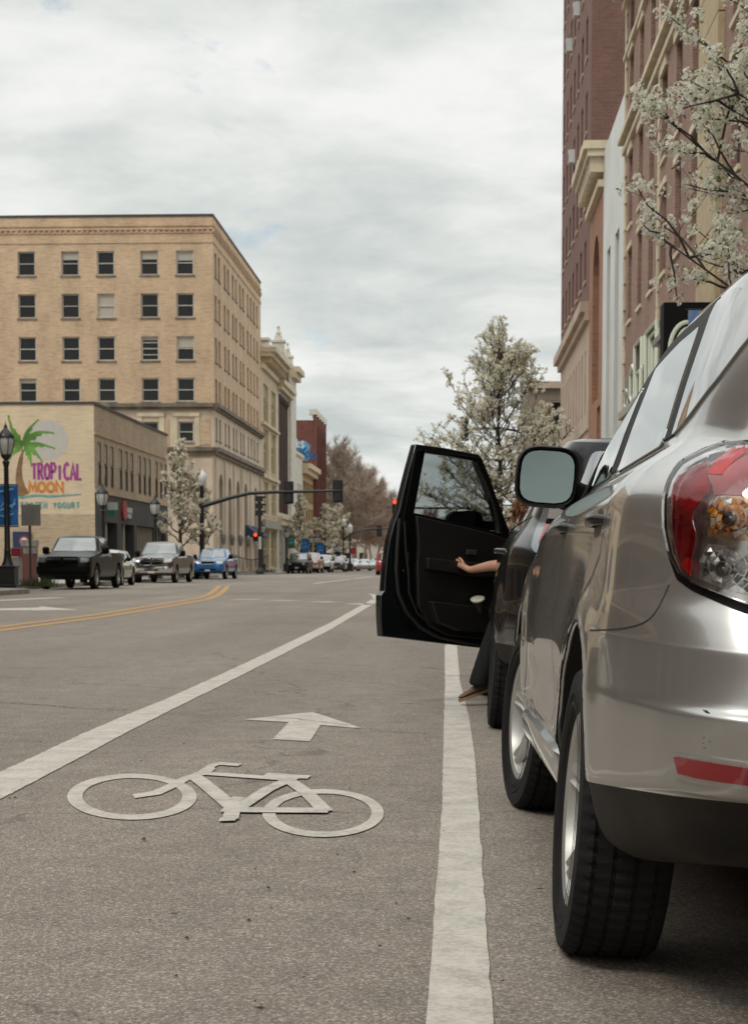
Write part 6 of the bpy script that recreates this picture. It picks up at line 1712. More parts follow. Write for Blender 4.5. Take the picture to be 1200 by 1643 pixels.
def dp(px, py, off=0.0):
    d = ray(px, py); o = Vector((0, 0, CAMH)); k = (HG + DN * off - o).dot(DN) / d.dot(DN); q = o + d * k
    return ((q - HG).dot(DU), q.z)


def D3(a, z, off=0.0): return SMI @ (HG + DU * a + Vector((0, 0, z)) + DN * off)
dz_ = lambda x, y: dp(600 + x / 4.695, 700 + y / 4.695)
outer = [dz_(*p) for p in [(315, 58), (560, 92), (790, 138), (818, 172), (880, 330), (950, 530), (1040, 760), (1045, 900), (1020, 1200), (960, 1500), (930, 1600), (775, 1592), (500, 1560), (250, 1530), (60, 1508), (50, 1350), (50, 1200), (78, 1165), (84, 1060), (96, 930), (118, 780), (152, 655), (190, 560), (215, 440), (260, 260)]]
hole = [dz_(*p) for p in [(372, 120), (560, 148), (770, 190), (830, 330), (895, 500), (935, 660), (940, 728), (850, 706), (640, 655), (460, 612), (292, 575), (325, 380)]]


def ring_panel(name, outer_, hole_, off0, off1, m, parent, smooth=30):
    bm = bmesh.new(); allv = []
    for lp in (outer_, hole_):
        if not lp: continue
        vs = [bm.verts.new((p[0], p[1], 0)) for p in lp]; allv.append(vs)
        for i in range(len(vs)): bm.edges.new((vs[i], vs[(i + 1) % len(vs)]))
    bmesh.ops.triangle_fill(bm, use_beauty=True, use_dissolve=False, edges=bm.edges[:])
    fl = [[v.index for v in f.verts] for f in (bm.verts.index_update() or bm.faces)]
    co = [(v.co.x, v.co.y) for v in bm.verts]; n = len(co); bm.free()
    mb = MB(); vs = [D3(a, z, off0) for a, z in co] + [D3(a, z, off1) for a, z in co]; fs = [tuple(f) for f in fl] + [tuple(i + n for i in f[::-1]) for f in fl]
    b = 0
    for lp in (outer_, hole_):
        if not lp: continue
        k = len(lp); fs += [(b + i, b + (i + 1) % k, n + b + (i + 1) % k, n + b + i) for i in range(k)]; b += k
    mb.add(vs, fs); return mb.build(name, m, parent, smooth=smooth, bevel=.006)


def shrink(poly, t, c=None, grow=None):
    c = c or (sum(p[0] for p in poly) / len(poly), sum(p[1] for p in poly) / len(poly)); return [(c[0] + (p[0] - c[0]) * t, c[1] + (p[1] - c[1]) * t) for p in poly]


def arcp(z): return [dz_(*p) for p in z]


door = ring_panel('driver_door', outer, hole, -.06, 0.0, PSL, SU)
ring_panel('door_shell_edge', arcp([(300, 100), (790, 160), (940, 540), (1030, 780), (960, 1500), (820, 1560), (440, 1520), (230, 1400), (150, 1150), (160, 900), (200, 640), (250, 400)]), arcp([(372, 118), (560, 146), (772, 188), (832, 330), (897, 500), (937, 660), (942, 730), (850, 708), (640, 657), (460, 614), (290, 577), (325, 380)]), .001, .022, M_TRIM, door)
ring_panel('inner_trim_panel', arcp([(285, 600), (460, 640), (640, 682), (850, 735), (1010, 790), (1000, 1150), (930, 1500), (800, 1530), (520, 1500), (380, 1430), (300, 1280), (290, 1000), (300, 800)]), None, .023, .055, M_INT, door)
ring_panel('armrest', arcp([(340, 915), (560, 940), (800, 960), (960, 985), (950, 1060), (700, 1060), (540, 1030), (345, 1000)]), None, .056, .095, M_INT, door)
ring_panel('door_pocket', arcp([(345, 1240), (600, 1270), (930, 1300), (900, 1480), (560, 1460), (400, 1400)]), None, .056, .13, M_INT, door)
gl = MB(); gl.add([D3(a, z, -.028) for a, z in hole], [tuple(range(len(hole)))]); gl.build('door_window', M_CLEAR, door)
mb = MB(); sl = arcp([(175, 620), (160, 800), (150, 1000), (165, 1180), (230, 1330), (330, 1440), (470, 1510), (700, 1555), (820, 1570)]); mb.tube([D3(a, z, .026) for a, z in sl], .013, 8)
sl = arcp([(205, 640), (215, 850), (235, 1020), (240, 1180), (300, 1330), (400, 1420), (560, 1470)]); mb.tube([D3(a, z, .036) for a, z in sl], .008, 8); mb.build('rubber_seal', M_RUBBER, door, smooth=60)
mb = MB(); a, z = dz_(233, 900); mb.obox(D3(a, z, .03), (DU * .008), Vector((0, 0, .028)), DN * .006)
for q in [(197, 1012), (232, 1020)]: a, z = dz_(*q); mb.obox(D3(a, z, .03), DU * .006, Vector((0, 0, .006)), DN * .005)
mb.build('door_latch', M_CHROME, door)
mb = MB(); a, z = dz_(690, 875); mb.obox(D3(a, z, .062), DU * .04, Vector((0, 0, .018)), DN * .008); mb.build('inner_handle', mat('handle_dark_grey', (.05, .05, .05), .3), door, bevel=.005)
mb = MB(); a, z = dz_(870, 1330); mb.lathe([(.085, 0), (.085, .012), (.075, .014), (.07, .006), (.001, .006)], (0, 0, 0), 24, 'x'); 
rotm = Matrix((DN, DU, Vector((0, 0, 1)))).transposed(); cc = HG + DU * a + Vector((0, 0, z)) + DN * .135
mb.v = [SMI @ (rotm @ v + cc) for v in mb.v]; mb.build('speaker_grille', M_INT, door, smooth=30)
# outside mirror of that door, seen through its glass
mo = MB(); n = 20; q = [dz_(*p) for p in [(640, 640), (655, 590), (690, 562), (800, 556), (870, 566), (905, 600), (900, 680), (870, 715), (800, 720), (720, 690), (645, 670)]]
ca = sum(p[0] for p in q) / len(q); cz_ = sum(p[1] for p in q) / len(q)
vs = [];
for (off, sc) in ((-.12, .96), (-.125, 1.0), (-.17, .98), (-.21, .7)): vs += [D3(ca + (p[0] - ca) * sc, cz_ + (p[1] - cz_) * sc, off) for p in q]
k = len(q); mo.add(vs, [(i * k + j, i * k + (j + 1) % k, (i + 1) * k + (j + 1) % k, (i + 1) * k + j) for i in range(3) for j in range(k)] + [tuple(range(3 * k, 4 * k)), tuple(range(k))])
mo.obox(D3(dz_(915, 670)[0], dz_(915, 670)[1], -.11), DU * .05, Vector((0, 0, .03)), DN * .05)
mo = mo.build('door_mirror', M_TRIM, door, smooth=45)
gm_ = MB(); q2 = [dz_(*p) for p in [(655, 640), (668, 600), (695, 575), (840, 568), (855, 590), (820, 690), (800, 700), (720, 678), (660, 660)]]; gm_.add([D3(p[0], p[1], -.1185) for p in q2], [tuple(range(len(q2)))]); gm_.build('mirror_glass', mat('mirror_dim', (.10, .12, .12), .12, metal=.6), mo)

# takeaway cup standing in the door pocket
def W3(a, z, off): return HG + DU * a + Vector((0, 0, z)) + DN * off
a, z = dz_(726, 1210); cp = W3(a, z, .10)
t = thing('paper_cup', 'dark takeaway cup with cream lid standing in the door pocket', 'cup', (cp.x, cp.y, cp.z - .11), (R(24), R(-8), 0))
mb = MB(); mb.lathe([(.001, 0), (.031, 0), (.042, .105), (.038, .105)], (0, 0, 0), 24); mb.build('cup_body', mat('cup_sleeve', (.012, .010, .008), .7, var=.5, vscale=25, vcol=(.03, .028, .008)), t, smooth=40)
mb = MB(); mb.lathe([(.046, .102), (.047, .112), (.043, .114), (.041, .109), (.001, .109)], (0, 0, 0), 28); mb.build('lid', mat('cream_lid', (.60, .57, .47), .5), t, smooth=40)

# ------------------------------------------------------------------ the driver
PS = thing('person', 'person in dark clothes leaning out of the car with one foot on the road', 'person', (.62, 11.8, .45))
PO = PS.location


def skin_mesh(name, chains, m, parent, sub=2):
    """chains: list of [(point, radius)...]; first point of first chain is the root; a later chain may start on an existing point"""
    vs = []; ed = []; rad_ = []
    def vid(p):
        for i, q in enumerate(vs):
            if (q - p).length < 1e-4: return i
        vs.append(p); rad_.append(None); return len(vs) - 1
    for ch in chains:
        prev = None
        for (p, r_) in ch:
            i = vid(Vector(p) - PO);
            if rad_[i] is None: rad_[i] = r_
            if prev is not None: ed.append((prev, i))
            prev = i
    me = bpy.data.meshes.new(name); me.from_pydata([tuple(v) for v in vs], ed, []); me.materials.append(m)
    o = bpy.data.objects.new(name, me); COL.objects.link(o)
    s = o.modifiers.new('s', 'SKIN'); s.use_smooth_shade = True
    if not me.skin_vertices: me.attributes
    if len(me.skin_vertices) == 0:
        with bpy.context.temp_override(object=o, active_object=o): bpy.ops.mesh.customdata_skin_add()
    sv = o.data.skin_vertices[0].data
    for i, r_ in enumerate(rad_): sv[i].radius = (r_, r_) if not hasattr(r_, '__len__') else r_; sv[i].use_root = (i == 0)
    ss = o.modifiers.new('u', 'SUBSURF'); ss.levels = sub; ss.render_levels = sub
    dg = bpy.context.evaluated_depsgraph_get(); me2 = bpy.data.meshes.new_from_object(o.evaluated_get(dg), depsgraph=dg)
    o.modifiers.clear(); o.data = me2; me2.name = name
    for p in me2.polygons: p.use_smooth = True
    if parent: o.parent = parent
    return o


pel = Vector((.66, 11.74, .80)); kneeL = atY(803, 992, 12.0); ankL = atY(768, 1098, 12.0)
sh = Vector((.50, 11.86, 1.06)); elb = atY(812, 906, 12.00); fmid = atY(786, 908, 12.06); wr = atY(754, 914.5, 12.13); palm = atY(744, 910, 12.16); kn = atY(737, 906, 12.19)
headc = atY(848, 812, 11.74)
neck = Vector((.55, 11.80, 1.15))
ch = [[(pel, .13), (Vector((.64, 11.76, .95)), .12), (Vector((.60, 11.79, 1.06)), .13), (neck, .055), (headc + Vector((.03, .02, -.07)), .050), (headc + Vector((0, 0, -.03)), .072), (headc + Vector((-.005, 0, .03)), .080), (headc + Vector((0, .0, .09)), .055)],
      [(Vector((.60, 11.79, 1.06)), .13), (sh, .055), (sh.lerp(elb, .5), .046), (elb, .041), (fmid, .037), (wr, .024), (palm, (.034, .018)), (kn, (.032, .014))],
      [(Vector((.60, 11.79, 1.06)), .13), (Vector((.80, 11.90, 1.05)), .055), (Vector((.86, 12.1, .92)), .043), (Vector((.74, 12.30, .95)), .035), (Vector((.70, 12.38, .98)), .028)],
      [(pel, .13), (Vector((.60, 11.80, .76)), .09), (kneeL, .065), (ankL, .042)], [(pel, .13), (Vector((.74, 11.90, .76)), .09), (Vector((.72, 12.30, .78)), .065), (Vector((.72, 12.40, .52)), .045)]]
# fingers: rooted in the palm, unequal and slightly curled; the thumb leaves the side
fx = (kn - wr).normalized(); up_ = Vector((0, 0, 1)); lat = fx.cross(up_).normalized(); upv = lat.cross(fx).normalized()
for k, (of, ln) in enumerate([(.018, .058), (.006, .066), (-.006, .062), (-.018, .048)]):
    b0 = kn + upv * of; b1 = b0 + fx * ln * .45 + Vector((0, .008, .004)); b2 = b1 + fx * ln * .32 + Vector((.0, .014, -.003)); b3 = b2 + fx * ln * .2 + Vector((.002, .012, -.006))
    ch.append([(kn, (.032, .014)), (b0 + fx * .004, .0090), (b1, .0088), (b2, .0080), (b3, .0062)])
t0 = palm + upv * .020 - lat * .010
ch.append([(palm, (.034, .018)), (t0, .011), (t0 + fx * .022 + upv * .018, .0100), (t0 + fx * .042 + upv * .024 + Vector((0, .01, 0)), .0085), (t0 + fx * .054 + upv * .026 + Vector((0, .018, 0)), .0065)])
body_p = skin_mesh('body', ch, M_SKIN, PS, 2)
skin_mesh('trousers', [[(pel + Vector((0, 0, -.02)), .145), (Vector((.60, 11.80, .755)), .105), (kneeL + Vector((.01, 0, 0)), .082), (kneeL.lerp(ankL, .5), .074), (ankL + Vector((0, 0, .015)), .070), (ankL + Vector((-.006, 0, -.02)), .068)],
                       [(pel + Vector((0, 0, -.02)), .145), (Vector((.74, 11.90, .755)), .10), (Vector((.72, 12.30, .78)), .078), (Vector((.72, 12.40, .5)), .06)]], M_CLOTH, PS, 2)
skin_mesh('shirt', [[(pel + Vector((0, 0, .02)), .140), (Vector((.64, 11.76, .95)), .135), (Vector((.60, 11.79, 1.07)), .145), (Vector((.56, 11.80, 1.12)), .07)], [(Vector((.60, 11.79, 1.07)), .145), (sh, .068), (sh.lerp(elb, .55), .058)],
                    [(Vector((.60, 11.79, 1.07)), .145), (Vector((.80, 11.90, 1.05)), .068), (Vector((.84, 12.02, .97)), .056)]], M_SHIRT, PS, 2)
# face details
for dx, dz2, r_, mm, nm in [(-.03, .008, .010, mat('eye_white', (.6, .58, .55), .3), 'eye'), (.03, .008, .010, mat('eye_white', (.6, .58, .55), .3), 'eye')]:
    mb = MB(); c = headc - PO + Vector((-.036, .062, dz2 + .01)) + Vector((.86, .5, 0)) * dx; mb.lathe([(.001, -r_), (r_ * .8, -r_ * .6), (r_, 0), (r_ * .8, r_ * .6), (.001, r_)], c, 10, 'x'); mb.build(nm, mm, PS, smooth=60)
mb = MB(); c = headc - PO; FD = Vector((-.5, .86, 0)); FS = Vector((.86, .5, 0)); mb.tube([c + FD * .075 + Vector((0, 0, .02)), c + FD * .098 + Vector((0, 0, -.018)), c + FD * .08 + Vector((0, 0, -.022))], [.007, .012, .006], 8); mb.build('nose', M_SKIN, PS, smooth=60)
mb = MB(); mb.tube([c + FD * .074 - FS * .022 + Vector((0, 0, -.045)), c + FD * .082 + Vector((0, 0, -.043)), c + FD * .074 + FS * .022 + Vector((0, 0, -.045))], [.003, .006, .003], 8); mb.build('mouth', mat('lips', (.38, .13, .10), .5), PS, smooth=60)
mb = MB(); rg = random.Random(21)
for i in range(520):
    a = rg.uniform(0, 2 * math.pi); e = rg.uniform(-.1, 1.5); st = headc + Vector((.012 + .082 * math.cos(a) * math.cos(e), .004 + .088 * math.sin(a) * math.cos(e), .03 + .088 * math.sin(e)))
    if R(80) < a < R(160) and e < .7: continue
    o_ = (st - headc); o_.z *= .3; o_.normalize(); L_ = rg.uniform(.10, .21); pts = [st]; ph = rg.uniform(0, 6)
    for j in range(1, 7):
        q = j / 6; pts.append(st + o_ * (.028 * q + .012 * math.sin(ph + q * 9)) + Vector((.010 * math.sin(ph * 2 + q * 8) - .008 * q, .012 * math.cos(ph + q * 10), -L_ * q ** 1.15 + .012)))
    mb.tube([p - PO for p in pts], [.006, .006, .0055, .005, .0045, .003, .0015], 4, cap=False)
mb.lathe([(.002, .115), (.05, .108), (.082, .075), (.093, .03), (.092, -.01), (.08, -.045), (.06, -.07)], headc - PO + Vector((.012, -.014, 0)), 16)
mb.build('hair', M_HAIR, PS, smooth=60)
# shoe
toe = atY(739, 1122, 11.98); heel = atY(776, 1108, 12.06)
fd = (toe - heel); L_ = .25; fd.normalize(); sd = Vector((0, 1, 0)) - fd * fd.y; sd.normalize(); un = fd.cross(sd); un = un if un.z > 0 else -un
hp = heel - fd * .06; vs = []; n = 14
for (q, w_, h0, h1) in [(0, .018, .004, .045), (.06, .032, 0, .065), (.2, .036, 0, .075), (.4, .036, 0, .062), (.6, .040, 0, .045), (.82, .042, .002, .034), (.95, .030, .006, .024), (1.0, .008, .012, .018)]:
    for k in range(n):
        a = 2 * math.pi * k / n; vs.append(hp + fd * L_ * q + sd * w_ * math.cos(a) + un * ((h0 + h1) / 2 + (h1 - h0) / 2 * math.sin(a)))
mb = MB(); mb.add([v - PO for v in vs], [(i * n + k, i * n + (k + 1) % n, (i + 1) * n + (k + 1) % n, (i + 1) * n + k) for i in range(7) for k in range(n)] + [tuple(range(n))]); sh_ = mb.build('shoe', M_SHOE, PS, smooth=60)
vs = []
for (q, w_) in [(0, .022), (.08, .034), (.25, .034), (.45, .034), (.65, .042), (.85, .043), (.96, .030), (1.01, .010)]:
    for s_ in (1, -1):
        for h in (-.016, .004): vs.append(hp + fd * L_ * q + sd * w_ * s_ + un * h)
mb = MB(); mb.add([v - PO for v in vs], [f for i in range(7) for f in [(4 * i, 4 * i + 1, 4 * i + 5, 4 * i + 4), (4 * i + 2, 4 * i + 6, 4 * i + 7, 4 * i + 3), (4 * i, 4 * i + 4, 4 * i + 6, 4 * i + 2), (4 * i + 1, 4 * i + 3, 4 * i + 7, 4 * i + 5)]] + [(0, 2, 3, 1), (28, 29, 31, 30)]); mb.build('sole', M_SOLE, sh_)

# ------------------------------------------------------------------ street furniture


def street_lamp(px, Y, ht, label, group, globe=M_LGLASS, base_z=.15, sc=1.0, banner=None, arms=True, X=None):
    x = atY(px, 903, Y).x if X is None else X
    t = thing('street_lamp', label, 'street lamp', (x, Y, base_z), group=group)
    s = sc; mb = MB()
    mb.box(-.33 * s, .33 * s, -.33 * s, .33 * s, 0, .10 * s); mb.box(-.27 * s, .27 * s, -.27 * s, .27 * s, .10 * s, .62 * s); mb.box(-.31 * s, .31 * s, -.31 * s, .31 * s, .62 * s, .68 * s)
    mb.build('base', M_BLACK, t, bevel=.015)
    mb = MB(); hp_ = ht - 1.05 * s
    mb.lathe([(.2 * s, .68 * s), (.13 * s, .85 * s), (.10 * s, 1.1 * s), (.115 * s, 1.15 * s), (.095 * s, 1.2 * s), (.075 * s, hp_ - .3), (.12 * s, hp_ - .15), (.07 * s, hp_ - .08), (.14 * s, hp_), (.18 * s, hp_ + .06 * s)], (0, 0, 0), 12)
    mb.build('post', M_BLACK, t, smooth=35)
    mb = MB(); z = hp_ + .06 * s
    mb.lathe([(.14 * s, z), (.23 * s, z + .22 * s), (.255 * s, z + .42 * s), (.23 * s, z + .55 * s)], (0, 0, 0), 12); g_ = mb.build('lantern_glass', globe, t, smooth=60)
    mb = MB(); mb.lathe([(.27 * s, z + .53 * s), (.26 * s, z + .60 * s), (.17 * s, z + .70 * s), (.08 * s, z + .80 * s), (.05 * s, z + .84 * s), (.06 * s, z + .88 * s), (.02 * s, z + .95 * s), (.004, z + 1.05 * s)], (0, 0, 0), 12)
    mb.lathe([(.17 * s, z - .02), (.16 * s, z + .03 * s)], (0, 0, 0), 12)
    for k in range(6):
        a = math.pi * k / 3; mb.tube([(.145 * s * math.cos(a), .145 * s * math.sin(a), z), (.24 * s * math.cos(a), .24 * s * math.sin(a), z + .22 * s), (.265 * s * math.cos(a), .265 * s * math.sin(a), z + .42 * s), (.25 * s * math.cos(a), .25 * s * math.sin(a), z + .56 * s)], .011 * s, 5)
    mb.build('lantern_cap', M_BLACK if globe is not M_GLOBE else M_GLOBE, t, smooth=35)
    return t


def banner(t_label, x0, x1, Y, z0, z1, m, group, arm_to=None, mark=None, mm=None):
    t = thing('street_banner', t_label, 'banner', ((x0 + x1) / 2, Y, z0), group=group)
    mb = MB(); n = 8; vs = []
    for i in range(n + 1):
        for j in range(5):
            vs.append((x0 + (x1 - x0) * j / 4, Y + .03 * math.sin(i * 1.1 + j * .8), z0 + (z1 - z0) * i / n))
    b = [(v[0], v[1] + .006, v[2]) for v in vs]; k = 5; N_ = len(vs)
    fs = [(i * k + j, i * k + j + 1, (i + 1) * k + j + 1, (i + 1) * k + j) for i in range(n) for j in range(4)]
    mb.add(vs + b, fs + [tuple(N_ + q for q in f[::-1]) for f in fs]); c = mb.build('banner_cloth', m, t, world=True, smooth=60)
    mb = MB(); e = arm_to if arm_to is not None else (x0 - .12 if abs(x0) > abs(x1) else x1 + .12)
    lo_, hi_ = min(e, x0), max(e, x1)
    mb.tube([(lo_, Y + .02, z1 + .03), (hi_, Y + .02, z1 + .03)], .022, 6); mb.tube([(lo_, Y + .02, z0 - .03), (hi_, Y + .02, z0 - .03)], .022, 6); mb.build('banner_arm', M_BLACK, t, world=True)
    if mark:
        mb = MB()
        for i, (pts, wd) in enumerate(mark): strip(mb, [(x0 + (x1 - x0) * a, z0 + (z1 - z0) * b_) for a, b_ in pts], wd, lambda u, v, l: Vector((u, Y - .045 - i * .001, v)))
        mb.build('banner_print', mm or M_BLUEL, c, world=True)
    return t


L1 = street_lamp(13, 57.5, 5.15, 'tall black street lamp with square plinth at the far left kerb', 'black lantern street lamps', sc=1.02)
swirl = [([(.05, .45), (.3, .62), (.55, .5), (.5, .35), (.7, .42), (.95, .55)], .05), ([(.1, .8), (.35, .95), (.6, .85), (.9, .92)], .05), ([(.15, .25), (.4, .3), (.7, .22), (.9, .3)], .04)]
a, b = atY(-40, 843, 57.5), atY(29, 779, 57.5)
wm = [([(.45, .42), (.5, .62), (.56, .44)], .03), ([(.60, .44), (.66, .56), (.72, .46), (.68, .42)], .03), ([(.74, .44), (.78, .54), (.84, .46)], .03), ([(.86, .42), (.94, .66)], .03)]
banner('blue printed banner hanging on the tall lamp at the far left', a.x, b.x, 57.55, a.z, b.z, M_BLUE, 'blue banners on lamp posts', mark=wm + swirl, mm=M_BLUEL)
street_lamp(166, 80, 4.25, 'black street lamp before the charcoal shop front above the black pickup', 'black lantern street lamps')
street_lamp(250, 93, 4.2, 'black street lamp before the charcoal shop front beside the pear tree', 'black lantern street lamps')
street_lamp(421, 150, 4.2, 'thin black street lamp beside the side mounted red signal', 'black lantern street lamps')
street_lamp(460, 165, 4.0, 'thin black street lamp at the green banner', 'black lantern street lamps')
street_lamp(499, 182, 3.7, 'thin black street lamp between the two distant blue banners, left one', 'black lantern street lamps')
street_lamp(506.5, 190, 3.8, 'thin black street lamp just right of the first distant blue banner', 'black lantern street lamps')
street_lamp(551, 195, 5.6, 'pale globe street lamp far down the road, left of the pair', 'white globe street lamps', globe=M_GLOBE)
street_lamp(561.5, 175, 4.6, 'pale globe street lamp far down the road, right of the pair', 'white globe street lamps', globe=M_GLOBE)
for (x0, x1, y0, y1, Y, m, lab) in [(484, 496.5, 888, 865, 182, M_BLUE, 'first of two small distant blue banners above the parked cars'), (507.5, 520.5, 891, 872, 186, M_BLUE, 'second of two small distant blue banners above the parked cars'), (535, 546, 889, 877, 200, mat('banner_faded', (.16, .22, .27), .7), 'small faded grey blue banner before the distant blossom tree'), (462, 473, 879, 860, 166, M_GREEN, 'dark green banner on a thin lamp post by the cream building')]:
    a, b = atY(x0, y0, Y), atY(x1, y1, Y); banner(lab, a.x, b.x, Y, a.z, b.z, m, 'blue banners on lamp posts' if m is M_BLUE else None, mark=[([(.2, .3), (.5, .5), (.8, .4)], .08), ([(.3, .75), (.7, .7)], .07)], mm=M_BLUEL)
street_lamp(0, 15.5, 4.6, 'black street lamp on the near right pavement beside the parked cars', 'black lantern street lamps', base_z=.02, X=3.0)
banner('large blue banner on the near right pavement lamp', 3.15, 3.9, 15.5, 2.6, 4.2, M_BLUE, 'blue banners on lamp posts', arm_to=3.0, mark=swirl)

# traffic signals


def signal_head(parent, c, facing, lit=None, n=3, s=1.0, plate=True):
    """facing: -1 shows its lenses to the camera, +1 its back"""
    mb = MB(); c = Vector(c); h = .36 * n * s
    mb.box(c.x - .18 * s, c.x + .18 * s, c.y - .12, c.y + .12, c.z - h / 2, c.z + h / 2)
    if plate: mb.box(c.x - .30 * s, c.x + .30 * s, c.y - .01, c.y + .01, c.z - h / 2 - .12 * s, c.z + h / 2 + .12 * s)
    for k in range(n):
        z = c.z + h / 2 - .18 * s - .36 * s * k
        y0, y1 = (c.y - .12, c.y - .34) if facing < 0 else (c.y + .12, c.y + .34)
        v = []
        for yy in (y0, y1):
            for j in range(9): a = R(-20 + 220 * j / 8); v.append((c.x + .15 * s * math.cos(a), yy, z + .15 * s * math.sin(a)))
        mb.add(v, [(j, j + 1, 10 + j, 9 + j) for j in range(8)])
    o = mb.build('signal_head', M_SIGB, parent, world=True)
    for k in range(n):
        z = c.z + h / 2 - .18 * s - .36 * s * k; y = c.y - .125 if facing < 0 else c.y + .125
        lb = MB(); lb.lathe([(.14 * s, 0), (.10 * s, facing * .03), (.001, facing * .045)], (c.x, y, z), 16, 'y')
        lb.build('signal_lens', M_REDL if lit == k else M_LENSD, o, world=True, smooth=60)
    return o


Ym = 108
T1 = thing('traffic_signal_mast', 'traffic signal mast with long curved arm carrying two signal backs over the road', 'traffic signal', (atY(325, 903, Ym).x, Ym, .15))
mb = MB(); p0 = atY(325, 903, Ym); mb.tube([(p0.x, Ym, .15), (p0.x, Ym, atY(325, 778, Ym).z)], [.16, .12], 10); mb.lathe([(.3, .15), (.3, .3), (.18, .5)], (p0.x, Ym, 0), 10); mb.build('pole', M_BLACK, T1, world=True, smooth=40)
mb = MB(); arm = [atY(px, py, Ym) for px, py in [(325, 812), (345, 806), (368, 799), (400, 791.5), (440, 789.5), (500, 788.5), (548, 787.5)]]; mb.tube(arm, [.14, .13, .12, .11, .10, .085, .07], 10); mb.build('mast_arm', M_BLACK, T1, world=True, smooth=40)
for px, py in ((463, 790.5), (542, 788.5)): signal_head(T1, atY(px, py, Ym + .1), +1, s=1.0)
mb = MB(); c = atY(325, 767, Ym); mb.lathe([(.10, -.42), (.24, -.20), (.27, .05), (.20, .28), (.08, .38), (.03, .5), (.002, .6)], c, 14); mb.build('globe', M_GLOBE, T1, world=True, smooth=60)
T2 = thing('traffic_signal_post', 'black corner signal post with side facing heads and a lit red light', 'traffic signal', (atY(416, 903, 128).x, 128, .15))
mb = MB(); p0 = atY(417, 903, 128); mb.tube([(p0.x, 128, .15), (p0.x, 128, atY(417, 797, 128).z)], .13, 8); mb.lathe([(.3, .15), (.3, .35), (.16, .6)], (p0.x, 128, 0), 10)
for q in (800, 812, 823): 
    c = atY(417, q, 128); mb.box(c.x - .3, c.x + .22, 127.8, 128.2, c.z - .18, c.z + .18); mb.box(c.x + .22, c.x + .42, 127.85, 128.15, c.z + .02, c.z + .15)
mb.build('post', M_SIGB, T2, world=True)
signal_head(T2, atY(410.5, 861.5, 127.8), -1, lit=0, n=2, s=.85, plate=False)
mb = MB(); a, b = atY(415, 881, 127.7), atY(419.5, 861, 127.7); mb.box(a.x, b.x, 127.7, 127.73, a.z, b.z); mb.build('sign_plate', M_PLATE, T2, world=True)
Yr = 128
T3 = thing('traffic_signal_mast', 'traffic signal mast from the right kerb with one lit red light beside the open door', 'traffic signal', (4.2, Yr, .02))
mb = MB(); mb.tube([(4.2, Yr, .02), (4.2, Yr, 6.2)], [.16, .12], 10); mb.lathe([(.3, .02), (.3, .3), (.18, .5)], (4.2, Yr, 0), 10); mb.build('pole', M_BLACK, T3, world=True, smooth=40)
e = atY(633, 815.5, Yr); mb = MB(); mb.tube([(4.2, Yr, e.z - .35), (3.2, Yr, e.z - .05), (1.5, Yr, e.z), (e.x - .1, Yr, e.z + .02)], [.12, .11, .09, .07], 8); mb.build('mast_arm', M_BLACK, T3, world=True, smooth=40)
signal_head(T3, atY(633.5, 813.5, Yr - .1), -1, lit=0, s=.98, plate=False)
Yn = 76.6
T4 = thing('traffic_signal_post', 'dark traffic signal backs half hidden inside the right hand blossom tree', 'traffic signal', (3.1, Yn, .02))
mb = MB(); mb.tube([(3.1, Yn, .02), (3.1, Yn, 6.3)], [.10, .07], 10); q = atY(741, 688, Yn); mb.tube([(3.1, Yn, q.z - .2), (1.8, Yn, q.z), (q.x, Yn, q.z)], [.05, .045, .04], 8); mb.build('pole', M_BLACK, T4, world=True, smooth=40)
signal_head(T4, (q.x + .12, Yn, q.z), +1, s=.9, plate=False)
Yf = 240
T5 = thing('traffic_signal_mast', 'thin curved signal mast far down the road before the bare trees', 'traffic signal', (atY(551, 903, Yf).x, Yf, .15))
mb = MB(); p0 = atY(552, 903, Yf); mb.tube([(p0.x, Yf, .15), (p0.x, Yf, atY(552, 863, Yf).z)], .16, 8); mb.tube([atY(px, py, Yf) for px, py in [(552, 866), (562, 856), (580, 850.5), (600, 848.5), (640, 847.5)]], [.14, .13, .12, .11, .09], 8); mb.build('mast', M_BLACK, T5, world=True, smooth=40)
signal_head(T5, atY(608.5, 852, Yf + .1), +1, s=1.1)

# signs and boxes at the left corner
t = thing('road_sign', 'square grey road sign seen from behind on a dark pole', 'road sign', (atY(49, 903, 60).x, 60, .15))
mb = MB(); x = atY(49, 903, 60).x; mb.tube([(x, 60.03, .15), (x, 60.03, atY(49, 808, 60).z)], .045, 8); mb.build('pole', M_FRAMED, t, world=True)
mb = MB(); a, b = atY(34.5, 843.5, 59.9), atY(65, 809, 59.9); mb.box(a.x, b.x, 59.93, 59.96, a.z, b.z); mb.build('sign_plate', M_GREYS, t, world=True, bevel=.01)
t = thing('newspaper_box', 'white newspaper vending box with red top near the tall lamp', 'vending box', (atY(25, 903, 66).x, 66, .15))
mb = MB(); a, b = atY(19, 934, 66), atY(31, 894, 66); mb.box(a.x, b.x, 66, 66.5, .15, b.z); mb.build('cabinet', mat('box_offwhite', (.36, .33, .30), .5, var=.2), t, world=True, bevel=.02)
mb = MB(); a, b = atY(19, 893, 66), atY(33, 879, 66); mb.box(a.x, b.x, 65.95, 66.5, a.z, b.z); mb.build('top_panel', mat('box_red', (.22, .02, .03), .5), t, world=True, bevel=.02)
t = thing('brick_red_cabinet', 'brick red utility cabinet behind the grey road sign pole', 'cabinet', (atY(42, 903, 70).x, 70, .15))
mb = MB(); a, b = atY(31, 934, 70), atY(54, 888, 70); mb.box(a.x, b.x, 70, 70.8, .15, b.z); mb.build('cabinet', mat('cabinet_brick_red', (.16, .055, .045), .7, var=.2), t, world=True, bevel=.02)
